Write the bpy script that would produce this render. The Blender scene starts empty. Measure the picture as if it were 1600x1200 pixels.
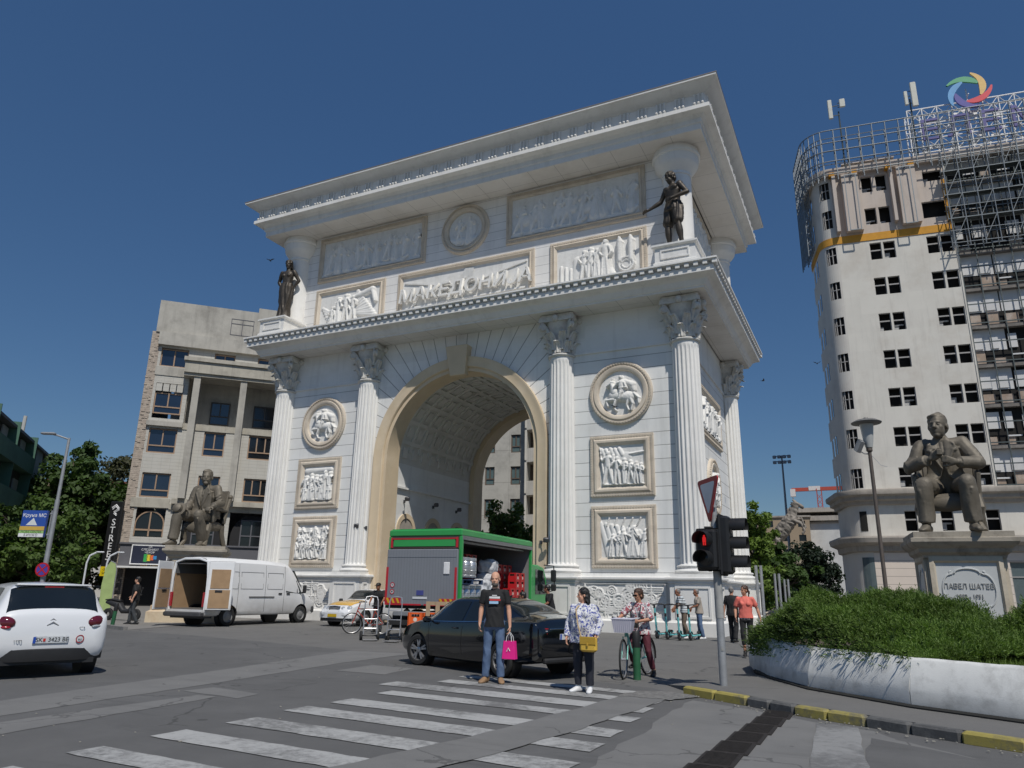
import bpy, bmesh, math, random
import numpy as np
from mathutils import Vector, Matrix, Euler
R = math.radians
random.seed(7)
rng = np.random.default_rng(11)
sc = bpy.context.scene
col = sc.collection
PI = math.pi

# ---------------------------------------------------------------- camera / survey helpers
FPX, YAW, PITCH, ROLL, EYE = 1135.0, R(25.944), R(15.897), R(0.9954), 1.5
_f = np.array([-math.sin(YAW)*math.cos(PITCH), math.cos(YAW)*math.cos(PITCH), math.sin(PITCH)])
_r0 = np.array([math.cos(YAW), math.sin(YAW), 0.0]); _u0 = np.cross(_r0, _f)
_r = math.cos(ROLL)*_r0 + math.sin(ROLL)*_u0
_u = -math.sin(ROLL)*_r0 + math.cos(ROLL)*_u0
def ray(px, py): return _f + _r*(px-800)/FPX - _u*(py-600)/FPX
def G(px, py, z=0.0):
    d = ray(px, py); t = (z-EYE)/d[2]
    return Vector((d[0]*t, d[1]*t, z))
def at(px, py, w):                       # surveyed point at camera depth w
    d = ray(px, py); return Vector((d[0]*w, d[1]*w, EYE + d[2]*w))
def foot(px, w):                         # ground point below a sight line at depth w (py about the horizon)
    p = at(px, 881+(px+1630)*0.01737, w); return Vector((p.x, p.y, 0))

# ---------------------------------------------------------------- node materials
MATS = {}
def srgb(h):
    if isinstance(h, str):
        h = [int(h[i:i+2], 16)/255 for i in (0, 2, 4)]
    return tuple(c/12.92 if c <= .04045 else ((c+.055)/1.055)**2.4 for c in h)
def mat(name, c, rough=.7, metal=0., var=.12, scale=3., bump=0., bscale=40., dirt=None, dscale=1.2, damt=.5, spec=.5, detail=6., coat=0., trans=0., emit=None):
    if name in MATS: return MATS[name]
    m = bpy.data.materials.new(name); m.use_nodes = True
    nt = m.node_tree; N = nt.nodes; L = nt.links
    b = N['Principled BSDF']
    b.inputs['Roughness'].default_value = rough; b.inputs['Metallic'].default_value = metal
    b.inputs['Specular IOR Level'].default_value = spec
    b.inputs['Coat Weight'].default_value = coat
    b.inputs['Transmission Weight'].default_value = trans
    if emit: b.inputs['Emission Color'].default_value = (*emit[:3], 1); b.inputs['Emission Strength'].default_value = emit[3]
    tc = N.new('ShaderNodeTexCoord')
    no = N.new('ShaderNodeTexNoise'); no.inputs['Scale'].default_value = scale; no.inputs['Detail'].default_value = detail
    no.inputs['Roughness'].default_value = .65
    L.new(tc.outputs['Object'], no.inputs['Vector'])
    ramp = N.new('ShaderNodeMapRange'); ramp.inputs[1].default_value = .25; ramp.inputs[2].default_value = .75
    ramp.inputs[3].default_value = 1-var; ramp.inputs[4].default_value = 1+var
    L.new(no.outputs['Fac'], ramp.inputs[0])
    mul = N.new('ShaderNodeVectorMath'); mul.operation = 'SCALE'; mul.inputs[0].default_value = c[:3]
    L.new(ramp.outputs[0], mul.inputs['Scale'])
    out = mul.outputs[0]
    if dirt:
        n2 = N.new('ShaderNodeTexNoise'); n2.inputs['Scale'].default_value = dscale; n2.inputs['Detail'].default_value = 8; n2.inputs['Roughness'].default_value = .7
        L.new(tc.outputs['Object'], n2.inputs['Vector'])
        mr = N.new('ShaderNodeMapRange'); mr.inputs[1].default_value = .48; mr.inputs[2].default_value = .72; mr.inputs[3].default_value = 0; mr.inputs[4].default_value = damt
        L.new(n2.outputs['Fac'], mr.inputs[0])
        mx = N.new('ShaderNodeMix'); mx.data_type = 'RGBA'; mx.inputs[7].default_value = (*dirt[:3], 1)
        L.new(mr.outputs[0], mx.inputs[0]); L.new(out, mx.inputs[6]); out = mx.outputs[2]
    L.new(out, b.inputs['Base Color'])
    if bump > 0:
        n3 = N.new('ShaderNodeTexNoise'); n3.inputs['Scale'].default_value = bscale; n3.inputs['Detail'].default_value = 4
        L.new(tc.outputs['Object'], n3.inputs['Vector'])
        bp = N.new('ShaderNodeBump'); bp.inputs['Strength'].default_value = bump; bp.inputs['Distance'].default_value = .02
        L.new(n3.outputs['Fac'], bp.inputs['Height']); L.new(bp.outputs[0], b.inputs['Normal'])
    MATS[name] = m; return m
def glass(name, c=(.02, .025, .03), rough=.05, spec=.8):
    return mat(name, c, rough, 0, .2, .6, spec=spec)
def mnodes(m): return m.node_tree.nodes, m.node_tree.links, m.node_tree.nodes['Principled BSDF']
def joint_lines(m, period, width, dark=.45, axis=2, off=0., bump=True):
    """darkened mortar joints every `period` metres along one object axis"""
    N, L, b = mnodes(m)
    tc = N.new('ShaderNodeTexCoord'); sx = N.new('ShaderNodeSeparateXYZ'); L.new(tc.outputs['Object'], sx.inputs[0])
    a = N.new('ShaderNodeMath'); a.operation = 'ADD'; a.inputs[1].default_value = off + 100*period; L.new(sx.outputs[axis], a.inputs[0])
    d = N.new('ShaderNodeMath'); d.operation = 'DIVIDE'; d.inputs[1].default_value = period; L.new(a.outputs[0], d.inputs[0])
    f = N.new('ShaderNodeMath'); f.operation = 'FRACT'; L.new(d.outputs[0], f.inputs[0])
    lt = N.new('ShaderNodeMath'); lt.operation = 'LESS_THAN'; lt.inputs[1].default_value = width/period; L.new(f.outputs[0], lt.inputs[0])
    _mixdark(m, lt.outputs[0], dark)
def _mixdark(m, fac, dark):
    N, L, b = mnodes(m)
    src = b.inputs['Base Color'].links[0].from_socket
    mr = N.new('ShaderNodeMapRange'); mr.inputs[3].default_value = 1; mr.inputs[4].default_value = dark; L.new(fac, mr.inputs[0])
    v = N.new('ShaderNodeVectorMath'); v.operation = 'SCALE'; L.new(src, v.inputs[0]); L.new(mr.outputs[0], v.inputs['Scale'])
    L.new(v.outputs[0], b.inputs['Base Color'])

def mth(m, op, a, b=None, c=None):
    n = m.node_tree.nodes.new('ShaderNodeMath'); n.operation = op
    for i, q in enumerate((a, b, c)):
        if q is None: continue
        if isinstance(q, (int, float)): n.inputs[i].default_value = q
        else: m.node_tree.links.new(q, n.inputs[i])
    return n.outputs[0]
def weather(m, amt=.10, cell=None, cellamt=.05, low=.52):
    """rain streaks (noise stretched downwards) and block-to-block tone"""
    N, L, b = mnodes(m); src = b.inputs['Base Color'].links[0].from_socket
    tc = N.new('ShaderNodeTexCoord'); mp = N.new('ShaderNodeMapping'); mp.inputs['Scale'].default_value = (2.3, 2.3, .16); L.new(tc.outputs['Object'], mp.inputs[0])
    n = N.new('ShaderNodeTexNoise'); n.inputs['Scale'].default_value = 1.; n.inputs['Detail'].default_value = 7; n.inputs['Roughness'].default_value = .68; L.new(mp.outputs[0], n.inputs['Vector'])
    mr = N.new('ShaderNodeMapRange'); mr.inputs[1].default_value = low; mr.inputs[2].default_value = .78; mr.inputs[3].default_value = 1.; mr.inputs[4].default_value = 1-amt*2.2; L.new(n.outputs['Fac'], mr.inputs[0]); f = mr.outputs[0]
    if cell:
        sx = N.new('ShaderNodeSeparateXYZ'); L.new(tc.outputs['Object'], sx.inputs[0]); row = mth(m, 'FLOOR', mth(m, 'DIVIDE', sx.outputs[2], cell[1]))
        cx = mth(m, 'FLOOR', mth(m, 'ADD', mth(m, 'DIVIDE', mth(m, 'ADD', sx.outputs[0], sx.outputs[1]), cell[0]), mth(m, 'MULTIPLY', row, .5)))
        cv = N.new('ShaderNodeCombineXYZ'); L.new(cx, cv.inputs[0]); L.new(row, cv.inputs[1]); wn = N.new('ShaderNodeTexWhiteNoise'); wn.noise_dimensions = '2D'; L.new(cv.outputs[0], wn.inputs['Vector'])
        f = mth(m, 'MULTIPLY', f, mth(m, 'ADD', 1-cellamt, mth(m, 'MULTIPLY', wn.outputs['Value'], 2*cellamt)))
    v = N.new('ShaderNodeVectorMath'); v.operation = 'SCALE'; L.new(src, v.inputs[0]); L.new(f, v.inputs['Scale']); L.new(v.outputs[0], b.inputs['Base Color'])
# ---------------------------------------------------------------- mesh builder
class MB:
    def __init__(s): s.v = []; s.f = []; s.mi = []; s.m = 0; s.M = Matrix.Identity(4)
    def add(s, vs, fs):
        o = len(s.v)
        s.v += [tuple(s.M @ Vector(p)) for p in vs]
        s.f += [[i+o for i in f] for f in fs]; s.mi += [s.m]*len(fs); return s
    def box(s, c, d, rz=0., rot=None):
        x, y, z = d[0]/2, d[1]/2, d[2]/2
        Q = Euler(rot if rot else (0, 0, rz)).to_matrix(); c = Vector(c)
        vs = [c + Q @ Vector(p) for p in ((-x,-y,-z),(x,-y,-z),(x,y,-z),(-x,y,-z),(-x,-y,z),(x,-y,z),(x,y,z),(-x,y,z))]
        return s.add(vs, [(0,3,2,1),(4,5,6,7),(0,1,5,4),(1,2,6,5),(2,3,7,6),(3,0,4,7)])
    def bx(s, x0, x1, y0, y1, z0, z1): return s.box(((x0+x1)/2,(y0+y1)/2,(z0+z1)/2),(x1-x0,y1-y0,z1-z0))
    def bbox(s, c, d, b=.02, rz=0., rot=None):
        """box with chamfered vertical+top edges"""
        x, y, z = d[0]/2, d[1]/2, d[2]/2; b = min(b, x*.9, y*.9, z*.9)
        Q = Euler(rot if rot else (0, 0, rz)).to_matrix(); c = Vector(c)
        def ring(i, zz): 
            X, Y = x-i, y-i
            return [(-X+b,-Y,zz),(X-b,-Y,zz),(X,-Y+b,zz),(X,Y-b,zz),(X-b,Y,zz),(-X+b,Y,zz),(-X,Y-b,zz),(-X,-Y+b,zz)]
        rs = ring(b,-z)+ring(0,-z+b)+ring(0,z-b)+ring(b,z)
        fs = [tuple(range(7,-1,-1)), tuple(range(24,32))]
        for k in range(3):
            for i in range(8): j = (i+1) % 8; fs.append((k*8+i,k*8+j,k*8+8+j,k*8+8+i))
        return s.add([c + Q @ Vector(p) for p in rs], fs)
    def cyl(s, p0, p1, r0, r1=None, n=12, cap=True):
        r1 = r0 if r1 is None else r1
        p0, p1 = Vector(p0), Vector(p1); d = p1-p0
        if d.length < 1e-6: return s
        q = d.to_track_quat('Z', 'Y'); vs = []
        for p, r in ((p0, r0), (p1, r1)):
            for i in range(n):
                a = 2*PI*i/n; vs.append(p + q @ Vector((r*math.cos(a), r*math.sin(a), 0)))
        fs = [(i,(i+1)%n,n+(i+1)%n,n+i) for i in range(n)]
        if cap: fs += [tuple(range(n-1,-1,-1)), tuple(range(n,2*n))]
        return s.add(vs, fs)
    def tube(s, pts, r, n=8, closed=False):
        pts = [Vector(p) for p in pts]; m = len(pts); rr = r if isinstance(r, (list, tuple)) else [r]*m
        vs = []; prev = None
        for k, p in enumerate(pts):
            a = pts[k-1] if (k > 0 or closed) else p; b = pts[(k+1) % m] if (k < m-1 or closed) else p
            t = (b-a).normalized()
            if prev is None:
                nrm = t.orthogonal().normalized()
            else:
                nrm = (prev - t*prev.dot(t)); nrm = nrm.normalized() if nrm.length > 1e-6 else t.orthogonal().normalized()
            prev = nrm; bi = t.cross(nrm)
            for i in range(n):
                an = 2*PI*i/n; vs.append(p + (nrm*math.cos(an)+bi*math.sin(an))*rr[k])
        fs = []
        for k in range(m if closed else m-1):
            k2 = (k+1) % m
            for i in range(n): j = (i+1) % n; fs.append((k*n+i,k*n+j,k2*n+j,k2*n+i))
        if not closed: fs += [tuple(range(n-1,-1,-1)), tuple(range((m-1)*n, m*n))]
        return s.add(vs, fs)
    def lathe(s, prof, n=24, c=(0,0,0), a0=0., a1=2*PI, axis='z'):
        full = abs(a1-a0-2*PI) < 1e-6; k = n if full else n+1; vs = []
        for r, z in prof:
            for i in range(k):
                a = a0+(a1-a0)*i/n; x, y = r*math.cos(a), r*math.sin(a)
                vs.append((c[0]+x, c[1]+y, c[2]+z) if axis == 'z' else ((c[0]+x, c[1]+z, c[2]+y) if axis == 'y' else (c[0]+z, c[1]+x, c[2]+y)))
        fs = []
        for j in range(len(prof)-1):
            for i in range(n):
                i2 = (i+1) % k; q = (j*k+i, j*k+i2, (j+1)*k+i2, (j+1)*k+i)
                fs.append(q if axis != 'y' else q[::-1])
        return s.add(vs, fs)
    def ell(s, c, r, n=12, rot=(0,0,0)):
        Q = Euler(rot).to_matrix(); c = Vector(c); vs = []; h = max(4, n//2)
        rr = r if isinstance(r, (tuple, list)) else (r, r, r)
        for j in range(1, h):
            t = PI*j/h
            for i in range(n):
                a = 2*PI*i/n; vs.append(c+Q @ Vector((rr[0]*math.sin(t)*math.cos(a), rr[1]*math.sin(t)*math.sin(a), rr[2]*math.cos(t))))
        top = len(vs); vs.append(c+Q @ Vector((0,0,rr[2]))); vs.append(c+Q @ Vector((0,0,-rr[2])))
        fs = []
        for j in range(h-2):
            for i in range(n): k = (i+1) % n; fs.append((j*n+i,(j+1)*n+i,(j+1)*n+k,j*n+k))
        for i in range(n):
            k = (i+1) % n; fs.append((top,i,k)); fs.append((top+1,(h-2)*n+k,(h-2)*n+i))
        return s.add(vs, fs)
    def prism(s, poly, h0, h1, plane='xy'):
        """extrude polygon. plane xy -> along z; xz -> along y; yz -> along x"""
        n = len(poly)
        def P(a, b, h): return (a,b,h) if plane == 'xy' else ((a,h,b) if plane == 'xz' else (h,a,b))
        vs = [P(a,b,h0) for a, b in poly]+[P(a,b,h1) for a, b in poly]
        fs = [(i,(i+1)%n,n+(i+1)%n,n+i) for i in range(n)]+[tuple(range(n-1,-1,-1)), tuple(range(n,2*n))]
        return s.add(vs, fs)
    def grid(s, P, flip=False):
        """P: rows of points"""
        h, w = len(P), len(P[0]); vs = [p for row in P for p in row]
        fs = []
        for j in range(h-1):
            for i in range(w-1):
                q = (j*w+i, j*w+i+1, (j+1)*w+i+1, (j+1)*w+i); fs.append(q[::-1] if flip else q)
        return s.add(vs, fs)
    def ringsweep(s, prof, hx, hy):
        """mitred sweep of profile [(offset,z)] around rectangle of half size hx,hy"""
        vs = []; n = len(prof)
        for sx, sy in ((-1,-1),(1,-1),(1,1),(-1,1)):
            for o, z in prof: vs.append((sx*(hx+o), sy*(hy+o), z))
        fs = []
        for c in range(4):
            d = (c+1) % 4
            for j in range(n-1): fs.append((c*n+j, d*n+j, d*n+j+1, c*n+j+1))
        return s.add(vs, fs)
    def build(s, name, mats, parent=None, smooth=35, recalc=True, bevel=0., loc=None, rz=None):
        me = bpy.data.meshes.new(name); me.from_pydata(s.v, [], s.f)
        mats = mats if isinstance(mats, (list, tuple)) else [mats]
        for m in mats: me.materials.append(m)
        if len(mats) > 1: me.polygons.foreach_set('material_index', s.mi)
        if recalc:
            bm = bmesh.new(); bm.from_mesh(me); bmesh.ops.recalc_face_normals(bm, faces=bm.faces); bm.to_mesh(me); bm.free()
        if smooth:
            me.polygons.foreach_set('use_smooth', [True]*len(me.polygons)); me.set_sharp_from_angle(angle=R(smooth))
        me.update()
        o = bpy.data.objects.new(name, me); col.objects.link(o)
        if parent is not None: o.parent = parent
        if loc is not None: o.location = loc
        if rz is not None: o.rotation_euler = (0,0,rz)
        if bevel:
            b = o.modifiers.new('b', 'BEVEL'); b.width = bevel; b.segments = 2; b.limit_method = 'ANGLE'; b.angle_limit = R(40)
        return o
def tag(o, label=None, cat=None, group=None, kind=None):
    if label: o['label'] = label
    if cat: o['category'] = cat
    if group: o['group'] = group
    if kind: o['kind'] = kind
    return o
def thing(name, label, cat, loc=(0,0,0), rz=0., group=None, scale=1.):
    o = bpy.data.objects.new(name, None); col.objects.link(o); o.empty_display_size = .2
    o.location = loc; o.rotation_euler = (0,0,rz)
    if scale != 1.: o.scale = (scale,)*3
    return tag(o, label, cat, group)
def dup(o, parent=None, **kw):
    c = o.copy(); col.objects.link(c)
    if parent is not None: c.parent = parent
    for ch in list(o.children): dup(ch, c)
    return c
def baked(o):
    """apply the modifiers of o into its mesh"""
    dg = bpy.context.evaluated_depsgraph_get(); e = o.evaluated_get(dg)
    me = bpy.data.meshes.new_from_object(e, depsgraph=dg)
    o.modifiers.clear(); old = o.data; o.data = me; bpy.data.meshes.remove(old); return o
def remesh(mb, name, m, parent=None, voxel=.012, smooth_it=3, factor=.5):
    o = mb.build(name, m, parent, smooth=0)
    r = o.modifiers.new('r', 'REMESH'); r.mode = 'VOXEL'; r.voxel_size = voxel; r.use_smooth_shade = True
    if smooth_it:
        q = o.modifiers.new('s', 'SMOOTH'); q.iterations = smooth_it; q.factor = factor
    baked(o); me = o.data
    me.polygons.foreach_set('use_smooth', [True]*len(me.polygons)); return o
def text(name, s, size, m, parent=None, loc=(0,0,0), rot=(PI/2,0,0), depth=.01, align='CENTER', shear=0., xs=1., space=1., off=0.):
    cu = bpy.data.curves.new(name, 'FONT'); cu.body = s; cu.size = size; cu.extrude = depth; cu.align_x = align; cu.align_y = 'CENTER'
    cu.shear = shear; cu.space_character = space; cu.offset = off; cu.resolution_u = 4
    o = bpy.data.objects.new(name, cu); col.objects.link(o)
    dg = bpy.context.evaluated_depsgraph_get(); me = bpy.data.meshes.new_from_object(o.evaluated_get(dg), depsgraph=dg)
    bpy.data.objects.remove(o); bpy.data.curves.remove(cu)
    me.materials.clear(); me.materials.append(m)
    o = bpy.data.objects.new(name, me); col.objects.link(o)
    if parent is not None: o.parent = parent
    o.location = loc; o.rotation_euler = rot; o.scale = (xs,1,1); return o
def npmesh(name, V, F, mats, parent=None, mi=None, smooth=False):
    """V (n,3), F (m,k) numpy"""
    me = bpy.data.meshes.new(name); n, k = F.shape
    me.vertices.add(len(V)); me.vertices.foreach_set('co', V.astype(np.float32).ravel())
    me.loops.add(n*k); me.loops.foreach_set('vertex_index', F.astype(np.int32).ravel())
    me.polygons.add(n); me.polygons.foreach_set('loop_start', np.arange(0, n*k, k, dtype=np.int32)); me.polygons.foreach_set('loop_total', np.full(n, k, np.int32))
    for m in (mats if isinstance(mats, (list, tuple)) else [mats]): me.materials.append(m)
    if mi is not None: me.polygons.foreach_set('material_index', mi.astype(np.int32))
    if smooth: me.polygons.foreach_set('use_smooth', np.ones(n, bool))
    me.update(); me.validate()
    o = bpy.data.objects.new(name, me); col.objects.link(o)
    if parent is not None: o.parent = parent
    return o

# ---------------------------------------------------------------- camera, sky, sun
cd = bpy.data.cameras.new('camera'); cam = bpy.data.objects.new('camera', cd); col.objects.link(cam)
cd.sensor_width = 36; cd.lens = FPX/1600*36; cd.clip_end = 5000; cd.clip_start = .1
cam.matrix_world = Matrix(((_r[0],_u[0],-_f[0],0),(_r[1],_u[1],-_f[1],0),(_r[2],_u[2],-_f[2],EYE),(0,0,0,1)))
sc.camera = cam
SUNV = Vector((.93, -1., 1.93)).normalized()
SUN_EL = math.asin(SUNV.z); SUN_AZ = math.atan2(SUNV.x, SUNV.y)
w = bpy.data.worlds.new('World'); sc.world = w; w.use_nodes = True
bg = w.node_tree.nodes['Background']; sky = w.node_tree.nodes.new('ShaderNodeTexSky'); sky.sky_type = 'NISHITA'
sky.sun_disc = False; sky.sun_elevation = SUN_EL; sky.sun_rotation = SUN_AZ
sky.altitude = 250; sky.air_density = 1.0; sky.dust_density = .08; sky.ozone_density = 5.0
bg.inputs['Strength'].default_value = .062
hs = w.node_tree.nodes.new('ShaderNodeHueSaturation'); hs.inputs['Saturation'].default_value = 1.12; hs.inputs['Value'].default_value = 1.18
w.node_tree.links.new(sky.outputs[0], hs.inputs['Color']); wt_ = w.node_tree.nodes.new('ShaderNodeTexCoord'); wx_ = w.node_tree.nodes.new('ShaderNodeSeparateXYZ'); w.node_tree.links.new(wt_.outputs['Generated'], wx_.inputs[0])
wm_ = w.node_tree.nodes.new('ShaderNodeMapRange'); wm_.inputs[1].default_value = .0; wm_.inputs[2].default_value = .75; wm_.inputs[3].default_value = .66; wm_.inputs[4].default_value = 1.28   # clearer air low down than the model's
w.node_tree.links.new(wx_.outputs[2], wm_.inputs[0]); wv_ = w.node_tree.nodes.new('ShaderNodeVectorMath'); wv_.operation = 'SCALE'; w.node_tree.links.new(hs.outputs[0], wv_.inputs[0]); w.node_tree.links.new(wm_.outputs[0], wv_.inputs['Scale'])
w.node_tree.links.new(wv_.outputs[0], bg.inputs['Color'])
sl = bpy.data.lights.new('sun', 'SUN'); sl.energy = 3.8; sl.angle = R(.53); sl.color = (1., .955, .88)
so = bpy.data.objects.new('sun', sl); col.objects.link(so); so.rotation_euler = (-SUNV).to_track_quat('-Z', 'Y').to_euler(); so.location = SUNV*200
sc.view_settings.view_transform = 'Standard'; sc.view_settings.look = 'None'; sc.view_settings.exposure = -.1; sc.view_settings.gamma = 1
# ================================================================ FIGURES
from mathutils import noise as mnoise
def V3(*a): return Vector(a)
def taper(mb, a, b, ra, rb, n=12, k=6, bulge=0., flat=False):
    """tapered limb with round ends"""
    a, b = Vector(a), Vector(b); d = (b-a)
    if d.length < 1e-4: return
    u = d.normalized(); pts = [a-u*ra*.95, a-u*ra*.75, a-u*ra*.35]; rr = [ra*.2, ra*.66, ra*.94]
    for i in range(k+1):
        t = i/k; pts.append(a+d*t); rr.append(ra+(rb-ra)*t+bulge*math.sin(PI*min(1, t*1.6))*(t < .63))
    if not flat: pts += [b+u*rb*.35, b+u*rb*.75, b+u*rb*.95]; rr += [rb*.94, rb*.66, rb*.2]
    mb.tube(pts, rr, n)
def loft(mb, secs, side=(1,0,0), n=18, pw=2.3):
    """secs: (centre, rx, ry) rings perpendicular to the path; side = x axis of the rings"""
    P = [Vector(s[0]) for s in secs]; vs = []; m = len(P); side = Vector(side)
    for i, (c, rx, ry) in enumerate(secs):
        t = (P[min(i+1, m-1)]-P[max(i-1, 0)]).normalized(); x = (side-t*side.dot(t)).normalized(); y = t.cross(x)
        for k in range(n):
            a = 2*PI*k/n; ca, sa = math.cos(a), math.sin(a)
            vs.append(P[i]+x*rx*math.copysign(abs(ca)**(2/pw), ca)+y*ry*math.copysign(abs(sa)**(2/pw), sa))
    fs = [(i*n+k, i*n+(k+1) % n, (i+1)*n+(k+1) % n, (i+1)*n+k) for i in range(m-1) for k in range(n)]
    fs += [tuple(range(n-1, -1, -1)), tuple(range((m-1)*n, m*n))]
    mb.add(vs, fs)
BASE = dict(pelvis=(0,0,.95), waist=(0,-.005,1.08), chest=(0,0,1.27), neck=(0,.01,1.47), head=(0,-.015,1.615),
    shL=(.178,0,1.40), elL=(.235,.015,1.13), wrL=(.25,-.05,.88), shR=(-.178,0,1.40), elR=(-.235,.015,1.13), wrR=(-.25,-.05,.88),
    hipL=(.09,0,.92), knL=(.105,-.015,.50), anL=(.11,.02,.09), hipR=(-.09,0,.92), knR=(-.105,-.015,.50), anR=(-.11,.02,.09),
    ftL=(.03,-1,0), ftR=(-.03,-1,0), face=(0,-1,0), hdL=(0,-.25,-1), hdR=(0,-.25,-1), side=(1,0,0), tilt=(0,0,1))
def head_frame(J):
    f = Vector(J['face']).normalized(); up = Vector(J['tilt']); up = (up-f*up.dot(f)).normalized(); x = up.cross(f)*-1.
    # columns: x (figure's left when facing -y), y (back), z up
    M = Matrix((x, -f, up)).transposed().to_4x4(); M.translation = Vector(J['head']); return M
def add_head(mb, J, k=1., beard=False, fem=False):
    M0 = mb.M.copy(); mb.M = M0 @ head_frame(J) @ Matrix.Scale(k, 4)
    mb.ell((0,.012,.035), (.076,.096,.088), 18); mb.ell((0,-.028,-.045), (.060 if not fem else .055,.064,.070), 16); mb.ell((0,-.062,-.098), (.03,.024,.02), 10)
    mb.ell((0,-.074,.024), (.050,.018,.011), 10)                         # brow
    taper(mb, (0,-.088,.012), (0,-.110,-.026), .007, .0115, 8, 3)        # nose
    mb.ell((.011,-.096,-.031), (.008,.009,.007), 8); mb.ell((-.011,-.096,-.031), (.008,.009,.007), 8)
    mb.ell((0,-.084,-.058), (.025,.010,.0055), 8); mb.ell((0,-.082,-.069), (.021,.011,.0065), 8); mb.ell((0,-.076,-.098), (.022,.016,.014), 8)
    for s in (-1, 1):
        mb.ell((s*.038,-.060,-.026), (.022,.018,.022), 8); mb.ell((s*.031,-.076,.004), (.012,.007,.0065), 8)
        mb.ell((s*.079,.012,-.010), (.009,.020,.030), 8)
    mb.M = M0
def add_hand(mb, wr, d, J, s, k=1., curl=.35, palm=(0,0,0), spread=.0):
    """palm plus four fingers and a thumb, from wrist along d; s=+1 left, -1 right"""
    wr = Vector(wr); d = Vector(d).normalized()
    inn = Vector(palm) if Vector(palm).length > 0 else Vector((-s, 0, 0))
    inn = (inn-d*inn.dot(d)).normalized(); w_ = d.cross(inn).normalized()   # w_: across the palm
    if w_.y > 0 and Vector(palm).length == 0: w_ = -w_
    c = wr+d*.05*k
    loft(mb, [(wr-d*.01*k, .026*k, .020*k), (wr+d*.03*k, .036*k, .017*k), (wr+d*.075*k, .041*k, .015*k), (wr+d*.092*k, .038*k, .012*k)], w_, 12, 2.6)
    for i, L in enumerate((.066, .076, .072, .056)):
        o = (1.5-i)*.0205*k; b = wr+d*.085*k+w_*o; p1 = b+(d*math.cos(curl)+inn*math.sin(curl)).normalized()*L*.42*k
        p2 = p1+(d*math.cos(curl*2.2)+inn*math.sin(curl*2.2)).normalized()*L*.33*k; p3 = p2+(d*math.cos(curl*3.2)+inn*math.sin(curl*3.2)).normalized()*L*.25*k
        mb.tube([b-d*.01*k, b, p1, p2, p3, p3+(p3-p2)*.25], [.0095*k,.0098*k,.0092*k,.0082*k,.0068*k,.003*k], 8)
    t0 = wr+d*.025*k+w_*.03*k; t1 = t0+(d*.62+w_*.72+inn*.25).normalized()*.042*k; t2 = t1+(d*.85+w_*.2+inn*.5).normalized()*.034*k
    mb.tube([t0-d*.012*k, t0, t1, t2, t2+(t2-t1)*.25], [.013*k,.0135*k,.011*k,.009*k,.004*k], 8)
def add_foot(mb, an, d, k=1., sole=.0):
    an = Vector(an); d = Vector(d); d.z = 0; d.normalize(); x = Vector((-d.y, d.x, 0)); z0 = an.z-.09*k
    def P(f, z): return Vector((an.x+d.x*f*k, an.y+d.y*f*k, z0+z*k))
    loft(mb, [(P(-.085,.032), .020*k, .020*k), (P(-.07,.045), .034*k, .042*k), (P(-.02,.052), .038*k, .050*k), (P(.05,.044), .043*k, .042*k), (P(.115,.031), .047*k, .030*k), (P(.16,.025), .040*k, .024*k), (P(.185,.022), .018*k, .014*k)], x, 14, 2.4)
    taper(mb, an+Vector((0,0,.05*k)), an-Vector((0,0,.03*k)), .040*k, .042*k)
def folds(o, amp=.006, sc=(9,9,3.5), seed=0.):
    me = o.data; n = len(me.vertices); co = np.empty(n*3, np.float32); me.vertices.foreach_get('co', co); co = co.reshape(-1, 3)
    no = np.empty(n*3, np.float32); me.vertices.foreach_get('normal', no); no = no.reshape(-1, 3)
    d = np.array([1-2*abs(mnoise.noise(Vector((c[0]*sc[0]+seed, c[1]*sc[1], c[2]*sc[2]+c[0]*sc[2]*.5)))) for c in co])
    co += no*(amp*(d-.45))[:, None]; me.vertices.foreach_set('co', co.ravel()); me.update()
def cut(o, co, no):
    bm = bmesh.new(); bm.from_mesh(o.data)
    r = bmesh.ops.bisect_plane(bm, geom=bm.verts[:]+bm.edges[:]+bm.faces[:], plane_co=co, plane_no=no, clear_outer=True)
    bm.to_mesh(o.data); bm.free(); return o
def torso(mb, J, f=1., fem=0., belly=0., low=True):
    p, w_, c, nk = (Vector(J[q]) for q in ('pelvis','waist','chest','neck'))
    S = [(p-(w_-p)*.55, .15*f, .105*f), (p, .165*f, .115*f), (w_, (.150-.018*fem)*f, (.108+belly)*f), ((w_+c)/2, (.155-.01*fem)*f, (.112+belly*.7)*f), (c, .175*f, .118*f), (c+(nk-c)*.42, .160*f, .104*f), (c+(nk-c)*.66, .118*f, .085*f), (c+(nk-c)*.84, .078*f, .07*f), (nk, .062*f, .06*f)]
    if not low: S = S[1:]
    loft(mb, S, J['side'], 20, 2.5)
    for q in ('shL', 'shR'): sh = Vector(J[q]); taper(mb, (c+(nk-c)*.60+sh)/2, sh, .054*f, .050*f)
    if fem:
        fw = Vector(J['side']).cross(nk-c).normalized()*1.; x = Vector(J['side'])
        for s in (-1, 1): mb.ell(c+fw*.085*f+x*s*.075+(nk-c)*.02, (.062*f,.055*f,.06*f), 12)
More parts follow.
